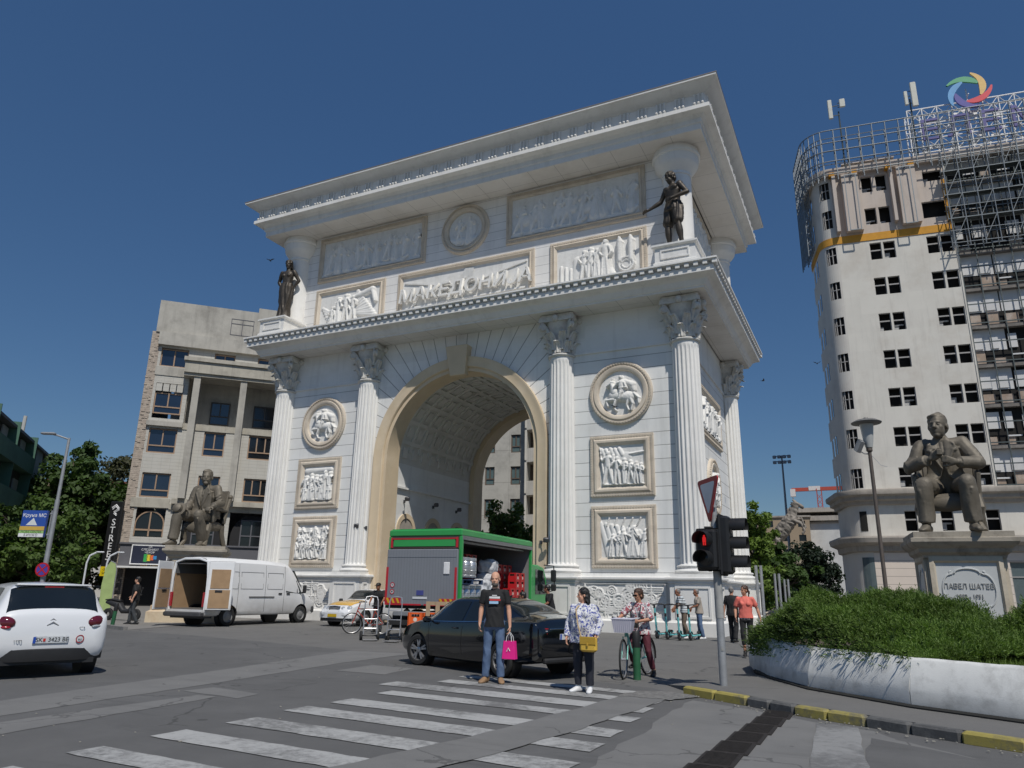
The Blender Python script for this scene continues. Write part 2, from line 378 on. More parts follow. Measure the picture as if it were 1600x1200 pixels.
def person(name, label, loc, rz, H, J=None, skin=None, top=None, bottom=None, shoes=None, hair=None, group=None, sleeve=.45, leg=1., fem=0., belly=0., wide=1., hem=None, voxel=.011, curl=.35, extra=None, hairkind='short', glasses=None, beard=None, loose=1.08):
    Jd = dict(BASE); Jd.update(J or {}); J = {k: Vector(v) for k, v in Jd.items()}
    root = thing(name, label, 'person', loc, rz, group, H/1.75)
    b = MB(); torso(b, J, .86*wide, fem*.9, belly*.6); taper(b, J['neck']-Vector((0,0,.02)), J['head']+(J['neck']-J['head'])*.3, .056, .052)
    add_head(b, J, 1., fem=fem > 0)
    for s, q in ((1,'L'),(-1,'R')):
        taper(b, J['sh'+q], J['el'+q], .047, .038, bulge=.004); taper(b, J['el'+q], J['wr'+q], .040, .026, bulge=.004)
        add_hand(b, J['wr'+q], J['hd'+q], J, s, 1., curl, J.get('palm'+q, (0,0,0)))
        taper(b, J['hip'+q], J['kn'+q], .064*wide, .046); taper(b, J['kn'+q], J['an'+q], .047, .036, bulge=.006); add_foot(b, J['an'+q], J['ft'+q], .95)
    remesh(b, 'body', skin, root, .0085, 2)
    t = MB(); torso(t, J, loose*wide, fem, belly)
    if hem != 0: pl = J['pelvis']; loft(t, [(pl-Vector((0,0,.14)), .193*wide*loose/1.08, .148+belly*.4), (pl-Vector((0,0,.05)), .19*wide*loose/1.08, .145+belly*.6), (J['waist']-Vector((0,0,.02)), (.166-.012*fem)*wide*loose/1.08, .125+belly), (J['waist']*.6+J['chest']*.4, .166*wide*loose/1.08, .122+belly)], J['side'], 20, 2.4)
    for q in ('L', 'R'):
        sh, el, wr = J['sh'+q], J['el'+q], J['wr'+q]
        if sleeve <= 1: e = sh+(el-sh)*sleeve*1.6 if sleeve < .62 else el; taper(t, sh, e, .055*loose, .060*loose, flat=True)
        else: taper(t, sh, el, .055*loose, .050*loose); taper(t, el, el+(wr-el)*min(1, sleeve-1), .050*loose, .044*loose, flat=True)
    o = remesh(t, 'shirt', top, root, voxel, 4); folds(o, .012, (10,10,4), len(label))
    hz = hem if hem is not None else J['pelvis'].z-.07
    if hem != 0: cut(o, (0,0,hz), (0,0,-1))
    p = MB(); pl = J['pelvis']
    loft(p, [(pl+(J['waist']-pl)*.5, .155*wide, .112+belly*.5), (pl, .17*wide, .125+belly*.3), (pl-Vector((0,0,.10)), .172*wide, .128), (pl-Vector((0,0,.14)), .10, .08)], J['side'], 18, 2.4)
    for q in ('L', 'R'):
        h_, k_, a_ = J['hip'+q], J['kn'+q], J['an'+q]
        taper(p, h_, k_, .093*wide, .066*wide); e = k_+(a_-k_)*leg; taper(p, k_, e, .070*wide, (.064 if not fem else .052)*wide, flat=True)
    o = remesh(p, 'trousers', bottom, root, voxel, 3); folds(o, .010, (9,9,5), len(label)*.3)
    for q in ('L', 'R'):
        s = MB(); add_foot(s, J['an'+q], J['ft'+q], 1.10); r = remesh(s, 'shoe', shoes, root, .010, 2)
        cut(r, J['an'+q]+Vector((0,0,.035)), (0,0,1))
    if hairkind:
        M = head_frame(J); h = MB(); h.M = M
        if hairkind == 'short': h.ell((0,.022,.050), (.083,.098,.088), 16); h.ell((0,.055,.0), (.074,.062,.075), 14)
        elif hairkind == 'buzz': h.ell((0,.030,.042), (.0795,.088,.084), 16); h.ell((0,.055,.0), (.070,.055,.070), 14)
        elif hairkind == 'long': h.ell((0,.02,.05), (.09,.10,.092), 16); loft(h, [((0,.05,.06),.088,.07),((0,.06,-.05),.098,.066),((0,.062,-.16),.105,.06),((0,.06,-.25),.10,.045),((0,.05,-.31),.06,.02)], (1,0,0), 16, 2.3)
        elif hairkind == 'bob': h.ell((0,.022,.055), (.092,.104,.092), 16); h.ell((0,.06,-.015), (.088,.068,.085), 14)
        elif hairkind == 'tail': h.ell((0,.022,.050), (.086,.10,.090), 16); h.ell((0,.06,.0), (.07,.06,.07), 12); taper(h, (0,.10,.05), (0.02,.17,-.04), .03, .02); taper(h, (0.02,.17,-.04), (.03,.15,-.16), .03, .012)
        elif hairkind == 'cap': h.ell((0,.012,.062), (.088,.104,.075), 16); h.ell((0,-.10,.062), (.068,.06,.012), 12)
        o = remesh(h, 'hair' if hairkind != 'cap' else 'cap', hair, root, .010, 1)
        Mi = M; z = -.35
        # clear the face: keep only what lies behind / above the hairline
        pl_co = M @ Vector((0,-.060,.052)); pl_no = (M.to_3x3() @ Vector((0,-1.,-.62))).normalized()
        if hairkind != 'cap':
            cut(o, pl_co, pl_no); folds(o, .010, (22,22,14), 3.)
            if hairkind in ('buzz',): cut(o, M @ Vector((0,-.04,.02)), (M.to_3x3() @ Vector((0,-1,-.25))).normalized())
        else: cut(o, M @ Vector((0,0,.035)), M.to_3x3() @ Vector((0,0,-1)))
    M = head_frame(J); e = MB(); e.M = M
    for s in (-1, 1): e.ell((s*.031,-.0795,.003), (.0105,.0055,.0042), 8)
    e.build('eyes', mat('eye_dark', (.03,.022,.018), .7), root)
    if fem or hairkind in ('short',):
        e = MB(); e.M = M
        for s in (-1, 1): e.tube([(s*.016,-.097,.024),(s*.032,-.094,.029),(s*.048,-.084,.024)], .004, 5)
        e.build('eyebrows', hair, root)
    if beard:
        e = MB(); e.M = M; e.ell((0,-.034,-.084), (.059,.062,.046), 14); e.ell((0,-.091,-.051), (.028,.010,.006), 8)
        o = remesh(e, 'beard', beard, root, .008, 1); cut(o, M @ Vector((0,-.05,-.036)), (M.to_3x3() @ Vector((0,-.55,1))).normalized())
    if glasses:
        e = MB(); e.M = M
        for s in (-1, 1): e.bbox((s*.034,-.103,.002), (.056,.012,.038), .006); e.tube([(s*.06,-.10,.01),(s*.078,-.04,.012),(s*.08,.02,.006)], .004, 5)
        e.box((0,-.104,.008), (.02,.008,.008)); e.build('sunglasses', glasses, root)
    return root, J
skin1 = mat('skin_tan', srgb((.72,.53,.43)), .55, 0, .05, 14, spec=.35); skin2 = mat('skin_light', srgb((.80,.61,.51)), .55, 0, .05, 14, spec=.35)
skin3 = mat('skin_brown', srgb((.58,.40,.31)), .55, 0, .05, 14, spec=.35)
hair_bk = mat('hair_black', (.012,.010,.009), .5, 0, .3, 30); hair_br = mat('hair_brown', (.06,.03,.018), .5, 0, .3, 30); hair_gr = mat('hair_grey', (.20,.19,.18), .6, 0, .3, 40)
cl_black = mat('cloth_black', (.014,.014,.015), .85, 0, .15, 8); cl_navy = mat('cloth_navy', (.016,.018,.028), .8, 0, .15, 8)
cl_jean = mat('denim_blue', (.085,.135,.235), .85, 0, .25, 7, .2, 120, dirt=(.16,.23,.36), dscale=4, damt=.5); cl_wine = mat('cloth_wine', (.085,.012,.022), .8, 0, .15, 8)
cl_coral = mat('cloth_coral', (.72,.17,.13), .75, 0, .08, 8); cl_beige = mat('cloth_beige', (.36,.31,.26), .85, 0, .1, 8); cl_brown = mat('cloth_brown', (.16,.12,.09), .85, 0, .1, 8)
cl_grey = mat('cloth_grey', (.36,.38,.40), .85, 0, .1, 8); cl_char = mat('cloth_charcoal', (.04,.045,.05), .85, 0, .1, 8)
sh_white = mat('shoe_white', (.72,.72,.72), .5, 0, .06, 12); sh_tan = mat('shoe_tan', (.28,.17,.09), .7, 0, .1, 12); sh_black = mat('shoe_black', (.015,.015,.015), .5, 0, .1, 12)
bronze = mat('statue_bronze', (.150,.130,.100), .62, .25, .28, 2.5, .35, 26, dirt=(.085,.075,.06), dscale=1.4, damt=.6)
bronze_d = mat('statue_bronze_dark', (.060,.050,.040), .5, .4, .3, 2.5, .3, 26, dirt=(.11,.09,.065), dscale=1.2, damt=.5)
def spots(name, base, spot, scale=18., thr=.5, spot2=None):
    """printed cloth: irregular coloured flowers on a base colour"""
    m = mat(name, base, .8, 0, .03, 8); N, L, b = mnodes(m); tc = N.new('ShaderNodeTexCoord')
    src = b.inputs['Base Color'].links[0].from_socket
    for i, (c, s_) in enumerate(((spot, scale), (spot2 or spot, scale*1.5))):
        n = N.new('ShaderNodeTexNoise'); n.inputs['Scale'].default_value = s_; n.inputs['Detail'].default_value = 3; n.inputs['Distortion'].default_value = .8
        v = N.new('ShaderNodeVectorMath'); v.operation = 'ADD'; v.inputs[1].default_value = (i*7.3, 1.1, 3.7); L.new(tc.outputs['Object'], v.inputs[0]); L.new(v.outputs[0], n.inputs['Vector'])
        g = mth(m, 'GREATER_THAN', n.outputs['Fac'], thr+.05*i); mx = N.new('ShaderNodeMix'); mx.data_type = 'RGBA'; mx.inputs[7].default_value = (*c, 1)
        L.new(g, mx.inputs[0]); L.new(src, mx.inputs[6]); src = mx.outputs[2]
    L.new(src, b.inputs['Base Color']); return m

tyre = mat('rubber_tyre', (.018,.018,.018), .8, 0, .15, 8); chrome = mat('bright_metal', (.50,.50,.51), .42, .7, .05, 4); rubber = mat('black_plastic', (.02,.02,.021), .55, 0, .15, 6)
# ================================================================ TRIUMPHAL ARCH
XC, YC = -16.97, 34.1
white = mat('white_stone', srgb((.885,.88,.865)), .75, 0, .035, 1.5, .12, 30, dirt=srgb((.70,.67,.62)), dscale=.55, damt=.28)
white2 = mat('white_carved', srgb((.875,.87,.855)), .75, 0, .05, 2.5, .15, 50, dirt=srgb((.62,.59,.54)), dscale=2.2, damt=.3)
soff = mat('white_soffit', srgb((.85,.835,.81)), .8, 0, .04, 1., .05, 20, dirt=srgb((.66,.62,.56)), dscale=.4, damt=.35)
joint_lines(soff, 1.37, .02, .55, 0); joint_lines(soff, 1.37, .02, .6, 1)
beige = mat('beige_stone', srgb((.81,.735,.62)), .8, 0, .07, 1.2, .15, 40, dirt=srgb((.88,.82,.73)), dscale=.8, damt=.5)
beigef = mat('beige_frame', srgb((.80,.755,.69)), .8, 0, .06, 2.5, .2, 60, dirt=srgb((.5,.43,.35)), dscale=1.6, damt=.35)
capm = mat('weathered_capital', srgb((.80,.79,.765)), .85, 0, .10, 5, .3, 30, dirt=srgb((.48,.46,.42)), dscale=2.4, damt=.45)
lead = mat('roof_edge_metal', srgb((.55,.51,.48)), .6, .3, .15, 2)
wallm = mat('coursed_white_stone', srgb((.88,.88,.87)), .75, 0, .03, .7, .08, 30, dirt=srgb((.72,.70,.66)), dscale=.5, damt=.25)
def arch_joints(m):
    N, L, b = mnodes(m)
    tc = N.new('ShaderNodeTexCoord'); sx = N.new('ShaderNodeSeparateXYZ'); L.new(tc.outputs['Object'], sx.inputs[0])
    x, y, z = sx.outputs; a = lambda *q: mth(m, *q)
    hz = a('LESS_THAN', a('FRACT', a('DIVIDE', z, .567)), .045)
    hz = a('MULTIPLY', hz, a('LESS_THAN', z, 11.7))
    zz = a('SUBTRACT', z, 7.7); ang = a('ARCTAN2', zz, x)
    rad = a('SQRT', a('ADD', a('MULTIPLY', x, x), a('MULTIPLY', zz, zz)))
    fr = a('ABSOLUTE', a('SUBTRACT', a('FRACT', a('ADD', a('DIVIDE', ang, R(6.2)), .5)), .5))
    ra = a('LESS_THAN', a('MULTIPLY', fr, a('MULTIPLY', rad, R(6.2))), .018)
    ina = a('MULTIPLY', a('LESS_THAN', a('ABSOLUTE', x), 5.0), a('GREATER_THAN', z, 7.7))
    up = a('LESS_THAN', z, 17.6)
    j = a('ADD', a('MULTIPLY', ra, ina), a('MULTIPLY', hz, a('SUBTRACT', 1, ina)))
    front = a('GREATER_THAN', a('ABSOLUTE', y), 4.94); side = a('GREATER_THAN', a('ABSOLUTE', x), 10.7)
    j = a('MULTIPLY', j, a('MAXIMUM', front, side))
    _mixdark(m, j, .42)
    bp = N.new('ShaderNodeBump'); bp.invert = True; bp.inputs['Strength'].default_value = .6; bp.inputs['Distance'].default_value = .03
    L.new(j, bp.inputs['Height']); L.new(bp.outputs[0], b.inputs['Normal'])
weather(wallm, .07, (1.45,.567), .035); arch_joints(wallm); weather(white, .09); weather(white2, .08)
atticm = mat('coursed_attic_stone', srgb((.885,.88,.87)), .75, 0, .03, .7, .08, 30, dirt=srgb((.72,.70,.66)), dscale=.5, damt=.25)
weather(atticm, .07, (1.3,.46), .035); joint_lines(atticm, .46, .02, .5, 2, .1)
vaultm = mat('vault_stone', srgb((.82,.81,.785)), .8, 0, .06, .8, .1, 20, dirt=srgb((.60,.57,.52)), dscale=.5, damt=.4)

arch = thing('triumphal_arch', 'huge white stone triumphal arch with fluted columns, carved panels and a double cornice', 'triumphal arch', (XC, YC, 0))
# --- solid masonry
b = MB()
for s in (-1, 1):
    x0, x1 = (4.25, 10.75) if s > 0 else (-10.75, -4.25)
    b.bx(x0, x1, -4.95, 4.95, 0.0, 13.62)
xs = np.linspace(-4.25, 4.25, 61); arc = [(x, 7.7+math.sqrt(max(0, 4.25**2-x*x))) for x in xs]
for i in range(60):
    (xa, za), (xb, zb) = arc[i], arc[i+1]
    for y in (-4.95, 4.95): b.add([(xa,y,za),(xb,y,zb),(xb,y,13.62),(xa,y,13.62)], [(0,1,2,3)])
b.build('wall', wallm, arch, smooth=0)
b = MB(); N_ = 48
pts = [[(4.25*math.cos(t), y, 7.7+4.25*math.sin(t)) for y in np.linspace(-4.94, 4.94, 9)] for t in np.linspace(0, PI, N_+1)]
b.grid(pts, True)
# shallow coffers as raised ribs on the vault
for k in range(1, 12):
    t = PI*k/12; c, s_ = math.cos(t), math.sin(t)
    b.M = Matrix.Translation((0,0,7.7)) @ Matrix.Rotation(t-PI/2, 4, 'Y').inverted()
    b.bx(-.10, .10, -3.9, 3.9, 4.16, 4.30); b.M = Matrix.Identity(4)
for y in np.linspace(-3.6, 3.6, 9):
    P = []
    for t in np.linspace(0.15, PI-.15, 41):
        P.append([(r_*math.cos(t), y+dy, 7.7+r_*math.sin(t)) for r_, dy in ((4.27,-.1),(4.16,-.1),(4.16,.1),(4.27,.1))])
    b.grid(P)
for k in range(12):                                     # inner plate of each coffer
    for j in range(8):
        t = PI*(k+.5)/12; y = -3.15+.9*j
        b.M = Matrix.Translation((0,0,7.7)) @ Matrix.Rotation(t-PI/2, 4, 'Y').inverted()
        b.bx(-.26, .26, y-.22, y+.22, 4.17, 4.27); b.M = Matrix.Identity(4)
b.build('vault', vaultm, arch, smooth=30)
# string course + niches inside passage
for s in (-1, 1):
    b = MB(); b.bx(*sorted((s*4.26, s*4.10)), -4.0, 4.0, 6.40, 6.50)
    b.build('string_course', white, arch)
    for y in (-2.6, 0., 2.6):
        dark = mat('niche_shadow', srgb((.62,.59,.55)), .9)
        b = MB(); P = [(y+.62*math.cos(t), 4.35+.62*math.sin(t)) for t in np.linspace(0, PI, 17)]+[(y-.62, .5),(y+.62, .5)]
        Q = [(y+.86*math.cos(t), 4.35+.86*math.sin(t)) for t in np.linspace(0, PI, 17)]+[(y-.86, .5),(y+.86, .5)]
        n = len(P)
        b.add([(s*4.25, p, q) for p, q in P]+[(s*4.19, p, q) for p, q in P]+[(s*4.19, p, q) for p, q in Q]+[(s*4.25, p, q) for p, q in Q],
              [(i+k*n, i+1+k*n, i+1+k*n+n, i+k*n+n) for i in range(n-1) if i not in (17,) for k in range(3)])
        b.build('niche_surround', beige, arch)
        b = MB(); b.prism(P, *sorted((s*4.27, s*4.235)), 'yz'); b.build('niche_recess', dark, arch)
# --- archivolts and jambs
prof = [(3.95,-3.95),(3.95,-5.02),(4.13,-5.02),(4.13,-5.08),(4.17,-5.14),(4.50,-5.14),(4.56,-5.17),(4.64,-5.17),(4.64,-4.9),(4.3,-3.95),(3.95,-3.95)]
for s in (1, -1):
    b = MB()
    rows = [[(r_*math.cos(t), s*y, 7.7+r_*math.sin(t)) for r_, y in prof] for t in np.linspace(0, PI, 49)]
    rows = [[(r_, s*y, 0.) for r_, y in prof]] + rows + [[(-r_, s*y, 0.) for r_, y in prof]]
    b.grid(rows); b.build('archivolt', beige, arch, smooth=30)
    b = MB(); b.add([(-.42,s*-4.9,11.4),(.42,s*-4.9,11.4),(.6,s*-4.9,12.85),(-.6,s*-4.9,12.85),(-.42,s*-5.25,11.4),(.42,s*-5.25,11.4),(.6,s*-5.45,12.85),(-.6,s*-5.45,12.85)],
        [(0,1,2,3),(4,5,6,7),(0,1,5,4),(1,2,6,5),(2,3,7,6),(3,0,4,7)])
    b.build('keystone', beige, arch, bevel=.03)
# string course under the capitals (front, sides)
for s in (-1, 1):
    for x0, x1 in ((5.3, 10.8), (-10.8, -5.3)): b = MB(); b.bx(x0, x1, *sorted((s*4.94, s*5.03)), 11.70, 11.79); b.build('neck_moulding', white, arch)
    b = MB(); b.bx(*sorted((s*10.74, s*10.83)), -4.9, 4.9, 11.70, 11.79); b.build('neck_moulding', white, arch)
# --- plinth and pedestals
plp = [(0,0),(.42,0),(.42,.50),(.36,.56),(.24,.60),(.24,.62)]
for s in (-1, 1):
    b = MB(); X0, X1 = (4.66, 10.75) if s > 0 else (-10.75, -4.66); cx, hx = (X0+X1)/2, (X1-X0)/2
    b.M = Matrix.Translation((cx, 0, 0))
    b.ringsweep([(.55,0),(.55,.44),(.47,.5),(.35,.52),(.35,1.88),(.40,1.90),(.40,1.97),(.5,2.02),(.5,2.09),(.46,2.12),(0,2.14)], hx, 4.95)
    b.M = Matrix.Identity(4); b.build('plinth', white, arch)
pedp = [(.12,0),(.12,.46),(.06,.52),(0,.54),(0,1.86),(.05,1.88),(.05,1.95),(.15,2.02),(.15,2.085),(.1,2.10),(-.9,2.10)]
def pedestal(x, y):
    b = MB(); b.M = Matrix.Translation((x, y, 0)); b.ringsweep(pedp, .86, .86)
    p = b.build('pedestal', white, arch)
    for fx, fy, rz in ((0,-1,0),(1,0,PI/2),(-1,0,-PI/2),(0,1,PI)):
        q = MB(); q.M = Matrix.Translation((x, y, 0)) @ Matrix.Rotation(rz, 4, 'Z')
        for (a0,a1,c0,c1) in ((-.66,.66,.62,.70),(-.66,.66,1.70,1.78),(-.66,-.58,.70,1.70),(.58,.66,.70,1.70)): q.bx(a0,a1,-.90,-.84,c0,c1)
        q.build('panel_moulding', white, p)
COLS = [(sx*x, sy*4.97) for sy in (-1, 1) for sx in (-1, 1) for x in (10.85, 5.3)]
for x, y in COLS: pedestal(x, y)
# --- columns
def shaft_bm():
    b = MB(); nf = 20; per = 5; n = nf*per; rows = []
    zs = [2.56,2.60,2.66,2.8,4.,5.5,7.,8.5,10.,10.9,11.2,11.36,11.45,11.5,11.62]
    for z in zs:
        t = (z-2.56)/9.06; r0 = .60-.05*t**1.6; d = .06
        if z < 2.66 or z > 11.44: d = 0
        elif z > 11.3: d = .035
        if z == 2.56: r0 += .05
        row = []
        for i in range(n+1):
            a = 2*PI*i/n; k = i % per
            row.append(((r0-d*(0,.8,1,.8,0)[k] if k else r0)*math.cos(a), (r0-d*(0,.8,1,.8,0)[k] if k else r0)*math.sin(a), z))
        rows.append(row)
    b.grid(rows); return b
def base_bm():
    b = MB(); b.bx(-.84,.84,-.84,.84,2.10,2.23)
    b.lathe([(0,2.23),(.76,2.23),(.81,2.27),(.83,2.32),(.80,2.37),(.74,2.40),(.69,2.43),(.68,2.46),(.72,2.48),(.74,2.52),(.71,2.56),(.62,2.58)], 32); return b
def capital_bm():
    b = MB()
    b.lathe([(.55,11.60),(.62,11.62),(.645,11.67),(.62,11.72),(.56,11.74)], 28)
    b.lathe([(.54,11.73),(.53,12.1),(.55,12.5),(.62,12.85),(.74,13.12),(.78,13.2)], 28)
    def leaf(a, r0, z0, h, w, curl):
        rows = []
        for t in np.linspace(0, 1, 8):
            z = z0+h*min(t, .86)/.86 if t < .86 else z0+h-(t-.86)*.9*h; r_ = r0+.04+curl*max(0, t-.35)**1.7*2.2
            hw = w*(.85+.25*math.sin(t*PI))*(1 if t < .8 else 1-(t-.8)*3.2)
            row = []
            for q in np.linspace(-1, 1, 7):
                bul = .05*(1-q*q) + (.018 if abs(q) < .1 else 0) + .02*math.cos(q*9)
                aa = a+q*hw/r_; row.append(((r_+bul)*math.cos(aa), (r_+bul)*math.sin(aa), z))
            rows.append(row)
        b.grid(rows)
    for k in range(8): leaf(2*PI*k/8, .53, 11.76, .52, .19, .26)
    for k in range(8): leaf(2*PI*(k+.5)/8, .54, 11.9, .82, .19, .36)
    for k in range(4):                                   # corner volutes and stalks
        a = PI/4+k*PI/2; c, s = math.cos(a), math.sin(a)
        b.tube([(c*.58,s*.58,12.45),(c*.66,s*.66,12.75),(c*.82,s*.82,13.0),(c*1.0,s*1.0,13.12)], [.09,.10,.11,.10], 8)
        tx, ty = -s, c
        for q in (-1, 1):
            cx, cy = c*1.0+tx*q*.07, s*1.0+ty*q*.07
            sp = [(cx+c*.2*math.cos(t)*(1-t/12), cy+s*.2*math.cos(t)*(1-t/12), 12.99+.2*math.sin(t)*(1-t/12)) for t in np.linspace(1.2, 9.5, 26)]
            b.tube(sp, .055, 6)
        b.cyl((c*1.0+tx*.10, s*1.0+ty*.10, 12.99), (c*1.0-tx*.10, s*1.0-ty*.10, 12.99), .13, n=10)
    ab = []                                             # concave abacus
    for k in range(4):
        a = PI/4+k*PI/2
        p0 = Vector((1.14*math.cos(a-.06), 1.14*math.sin(a-.06))); p1 = Vector((1.14*math.cos(a+.06), 1.14*math.sin(a+.06)))
        n0 = Vector((1.14*math.cos(a+PI/2-.06), 1.14*math.sin(a+PI/2-.06)))
        ab += [p0, p1]; m = (p1+n0)/2*.86
        for t in (.25, .5, .75):
            ab.append(p1*(1-t)**2+2*t*(1-t)*m+n0*t*t)
    b.prism([(p.x, p.y) for p in ab], 13.2, 13.38); b.prism([(p.x*.95, p.y*.95) for p in ab], 13.38, 13.52)
    for k in range(4):
        a = k*PI/2; b.ell((.83*math.cos(a), .83*math.sin(a), 13.32), (.16,.16,.17), 10)
        b.ell((.88*math.cos(a), .88*math.sin(a), 13.32), (.1,.1,.1), 8)
    return b
shaft0 = base0 = cap0 = None
for i, (x, y) in enumerate(COLS):
    if i == 0:
        shaft0 = shaft_bm().build('column', white, arch, smooth=25); base0 = base_bm().build('column_base', white2, shaft0); cap0 = capital_bm().build('capital', capm, shaft0, smooth=40)
        o = shaft0
    else: o = dup(shaft0)
    o.location = (x, y, 0)
# --- lower entablature
ent = [(0,13.55),(1.18,13.55),(1.18,13.62),(1.25,13.66),(1.28,13.72),(1.36,13.86),(1.52,13.96),(1.66,14.00),(1.70,14.02),(1.70,14.25),(1.66,14.26),(1.60,14.28),(1.60,14.42),(1.80,14.43),(1.86,14.46),(1.86,14.53),(0,14.60)]
b = MB(); b.ringsweep(ent[1:], 10.8, 4.95); b.build('lower_cornice', white, arch, smooth=25)
b = MB(); b.ringsweep(ent[:2], 10.8, 4.95); b.build('lower_soffit', soff, arch)
d0 = None; rest = MB()
for rz, n, h, off in ((0, 69, 12.55, 6.655), (PI/2, 36, 6.45, 12.505), (PI, 69, 12.55, 6.655), (-PI/2, 36, 6.45, 12.505)):
    for i in range(n):
        Q = Matrix.Rotation(rz, 4, 'Z') @ Vector((-h+2*h*i/(n-1), -off, 14.35))
        if rz == 0 or (rz == PI/2 and i < 31):
            if d0 is None: m_ = MB(); m_.box((0,0,0),(.18,.21,.15)); d0 = m_.build('dentil', white, arch, smooth=0); o = d0
            else: o = dup(d0)
            o.location = Q; o.rotation_euler = (0,0,rz)
        else: rest.box(Q, (.18,.21,.15), rz)
tag(rest.build('dentils', white, arch, smooth=0), kind='stuff')
# --- attic
b = MB(); b.bx(-10.75, 10.75, -4.95, 4.95, 14.55, 20.7); b.build('attic_wall', atticm, arch, smooth=0)
b = MB(); b.ringsweep([(0,14.58),(.12,14.58),(.12,14.8),(.05,14.86),(0,14.88)], 10.75, 4.95); b.build('attic_base', white, arch)
at_col = MB(); at_col.lathe([(.72,14.6),(.72,14.9),(.66,15.0),(.63,15.1),(.62,19.4)], 32)
at_col2 = MB(); at_col2.lathe([(.62,19.4),(.66,19.42),(.66,19.5),(.64,19.54),(.70,19.66),(.84,19.80),(.94,19.94),(.97,20.02),(.97,20.14),(1.0,20.2),(1.0,20.32),(1.07,20.36),(1.07,20.48),(1.0,20.52),(1.0,20.71)], 36)
a0 = None
for sx in (-1, 1):
    for sy in (-1, 1):
        if a0 is None: a0 = at_col.build('attic_column', white, arch, smooth=30); at_col2.build('attic_capital', white, a0, smooth=30); o = a0
        else: o = dup(a0)
        o.location = (sx*10.85, sy*4.90, 0)
upp = [(0,20.70),(1.50,20.70),(1.50,20.98),(1.56,21.02),(1.56,21.22),(1.62,21.26),(1.70,21.34),(1.84,21.36),(2.0,21.38),(2.0,21.56),(1.82,21.58),(1.82,22.17),(1.88,22.20),(1.97,22.24),(2.15,22.34),(2.32,22.46),(2.38,22.50),(2.42,22.51),(2.42,22.60)]
b = MB(); b.ringsweep(upp[1:], 10.8, 4.95); b.build('upper_cornice', white, arch, smooth=25)
b = MB(); b.ringsweep(upp[:2], 10.8, 4.95); b.build('upper_soffit', soff, arch)
b = MB(); b.ringsweep([(2.41,22.60),(2.44,22.60),(2.44,22.63),(1.5,22.62),(-4.9,22.9)], 10.8, 4.95); b.build('roof_edge', lead, arch)
def trig_mb():
    b = MB()
    for k in (-1, 0, 1): b.bx(k*.17-.032, k*.17+.032, -.075, .015, 21.655, 22.165); b.ell((k*.17, -.14, 21.635), .072, 8)
    b.bx(-.25, .25, -.03, .02, 22.13, 22.18); return b
t0 = None
for rz, n, h, off in ((0, 31, 12.35, 6.77), (PI, 31, 12.35, 6.77), (PI/2, 16, 6.4, 12.62), (-PI/2, 16, 6.4, 12.62)):
    for i in range(n):
        if t0 is None: t0 = trig_mb().build('triglyph', white, arch, smooth=40); o = t0
        else: o = dup(t0)
        Q = Matrix.Rotation(rz, 4, 'Z') @ Vector((-h+2*h*i/(n-1), -off, 0)); o.location = Q; o.rotation_euler = (0,0,rz)
# --- statue plinths on the lower cornice
for sx in (-1, 1):
    for sy in (-1, 1):
        b = MB(); b.M = Matrix.Translation((sx*10.95, sy*5.75, 0))
        b.ringsweep([(.06,14.55),(.06,14.72),(0,14.76),(0,15.38),(.05,15.40),(.11,15.45),(.11,15.53),(-.8,15.56)], .84, .80)
        p = b.build('statue_plinth', white, arch)
        q = MB(); q.M = b.M
        for (a0_,a1_,c0,c1) in ((-.6,.6,14.86,14.92),(-.6,.6,15.22,15.28),(-.6,-.54,14.92,15.22),(.54,.6,14.92,15.22)):
            for s in (-1, 1):
                q.bx(a0_,a1_,*sorted((s*.78,s*.84)),c0,c1)
        q.build('panel_moulding', white, p)

# ---------------------------------------------------------------- carved relief panels
def caps2(X, Z, x0, z0, x1, z1, r0, r1, h):
    dx, dz = x1-x0, z1-z0; L2 = dx*dx+dz*dz+1e-9
    t = np.clip(((X-x0)*dx+(Z-z0)*dz)/L2, 0, 1); d = np.hypot(X-x0-t*dx, Z-z0-t*dz); r_ = r0+(r1-r0)*t
    return h*np.sqrt(np.clip(1-(d/r_)**2, 0, 1))
def man2(X, Z, x, z, H, h, rg, robe=False, lean=0.):
    o = np.zeros_like(X); k = H
    def c(a, b_, c_, d, r0, r1, hh=1.): np.maximum(o, caps2(X, Z, x+a*k+lean*b_*k, z+b_*k, x+c_*k+lean*d*k, z+d*k, r0*k, r1*k, h*hh), out=o)
    st = rg.uniform(-.08, .08)
    c(0,.90,0.01,.93,.075,.07,1.); c(0,.80,0,.55,.115,.10,.95); c(-.07,.79,.07,.79,.07,.07,.9)
    if robe: c(0,.55,0,.04,.12,.17,.9); c(.04,.5,.07,.05,.04,.06,1.05); c(-.05,.5,-.08,.05,.04,.05,1.02)
    else: c(-.04,.5,-.07-st,.04,.075,.045,.9); c(.04,.5,.08+st,.04,.075,.045,.82); c(-.1,.02,.0,.02,.03,.03,.7); c(.05,.02,.13,.02,.03,.03,.7)
    for s in (-1, 1):
        ex, ez = s*(.13+rg.uniform(0,.06)), .62+rg.uniform(-.02,.1); hx, hz = ex-s*rg.uniform(-.05,.14), ez+rg.uniform(-.16,.2)
        c(s*.1,.79,ex,ez,.05,.042,.95); c(ex,ez,hx,hz,.042,.035,1.1)
    return o
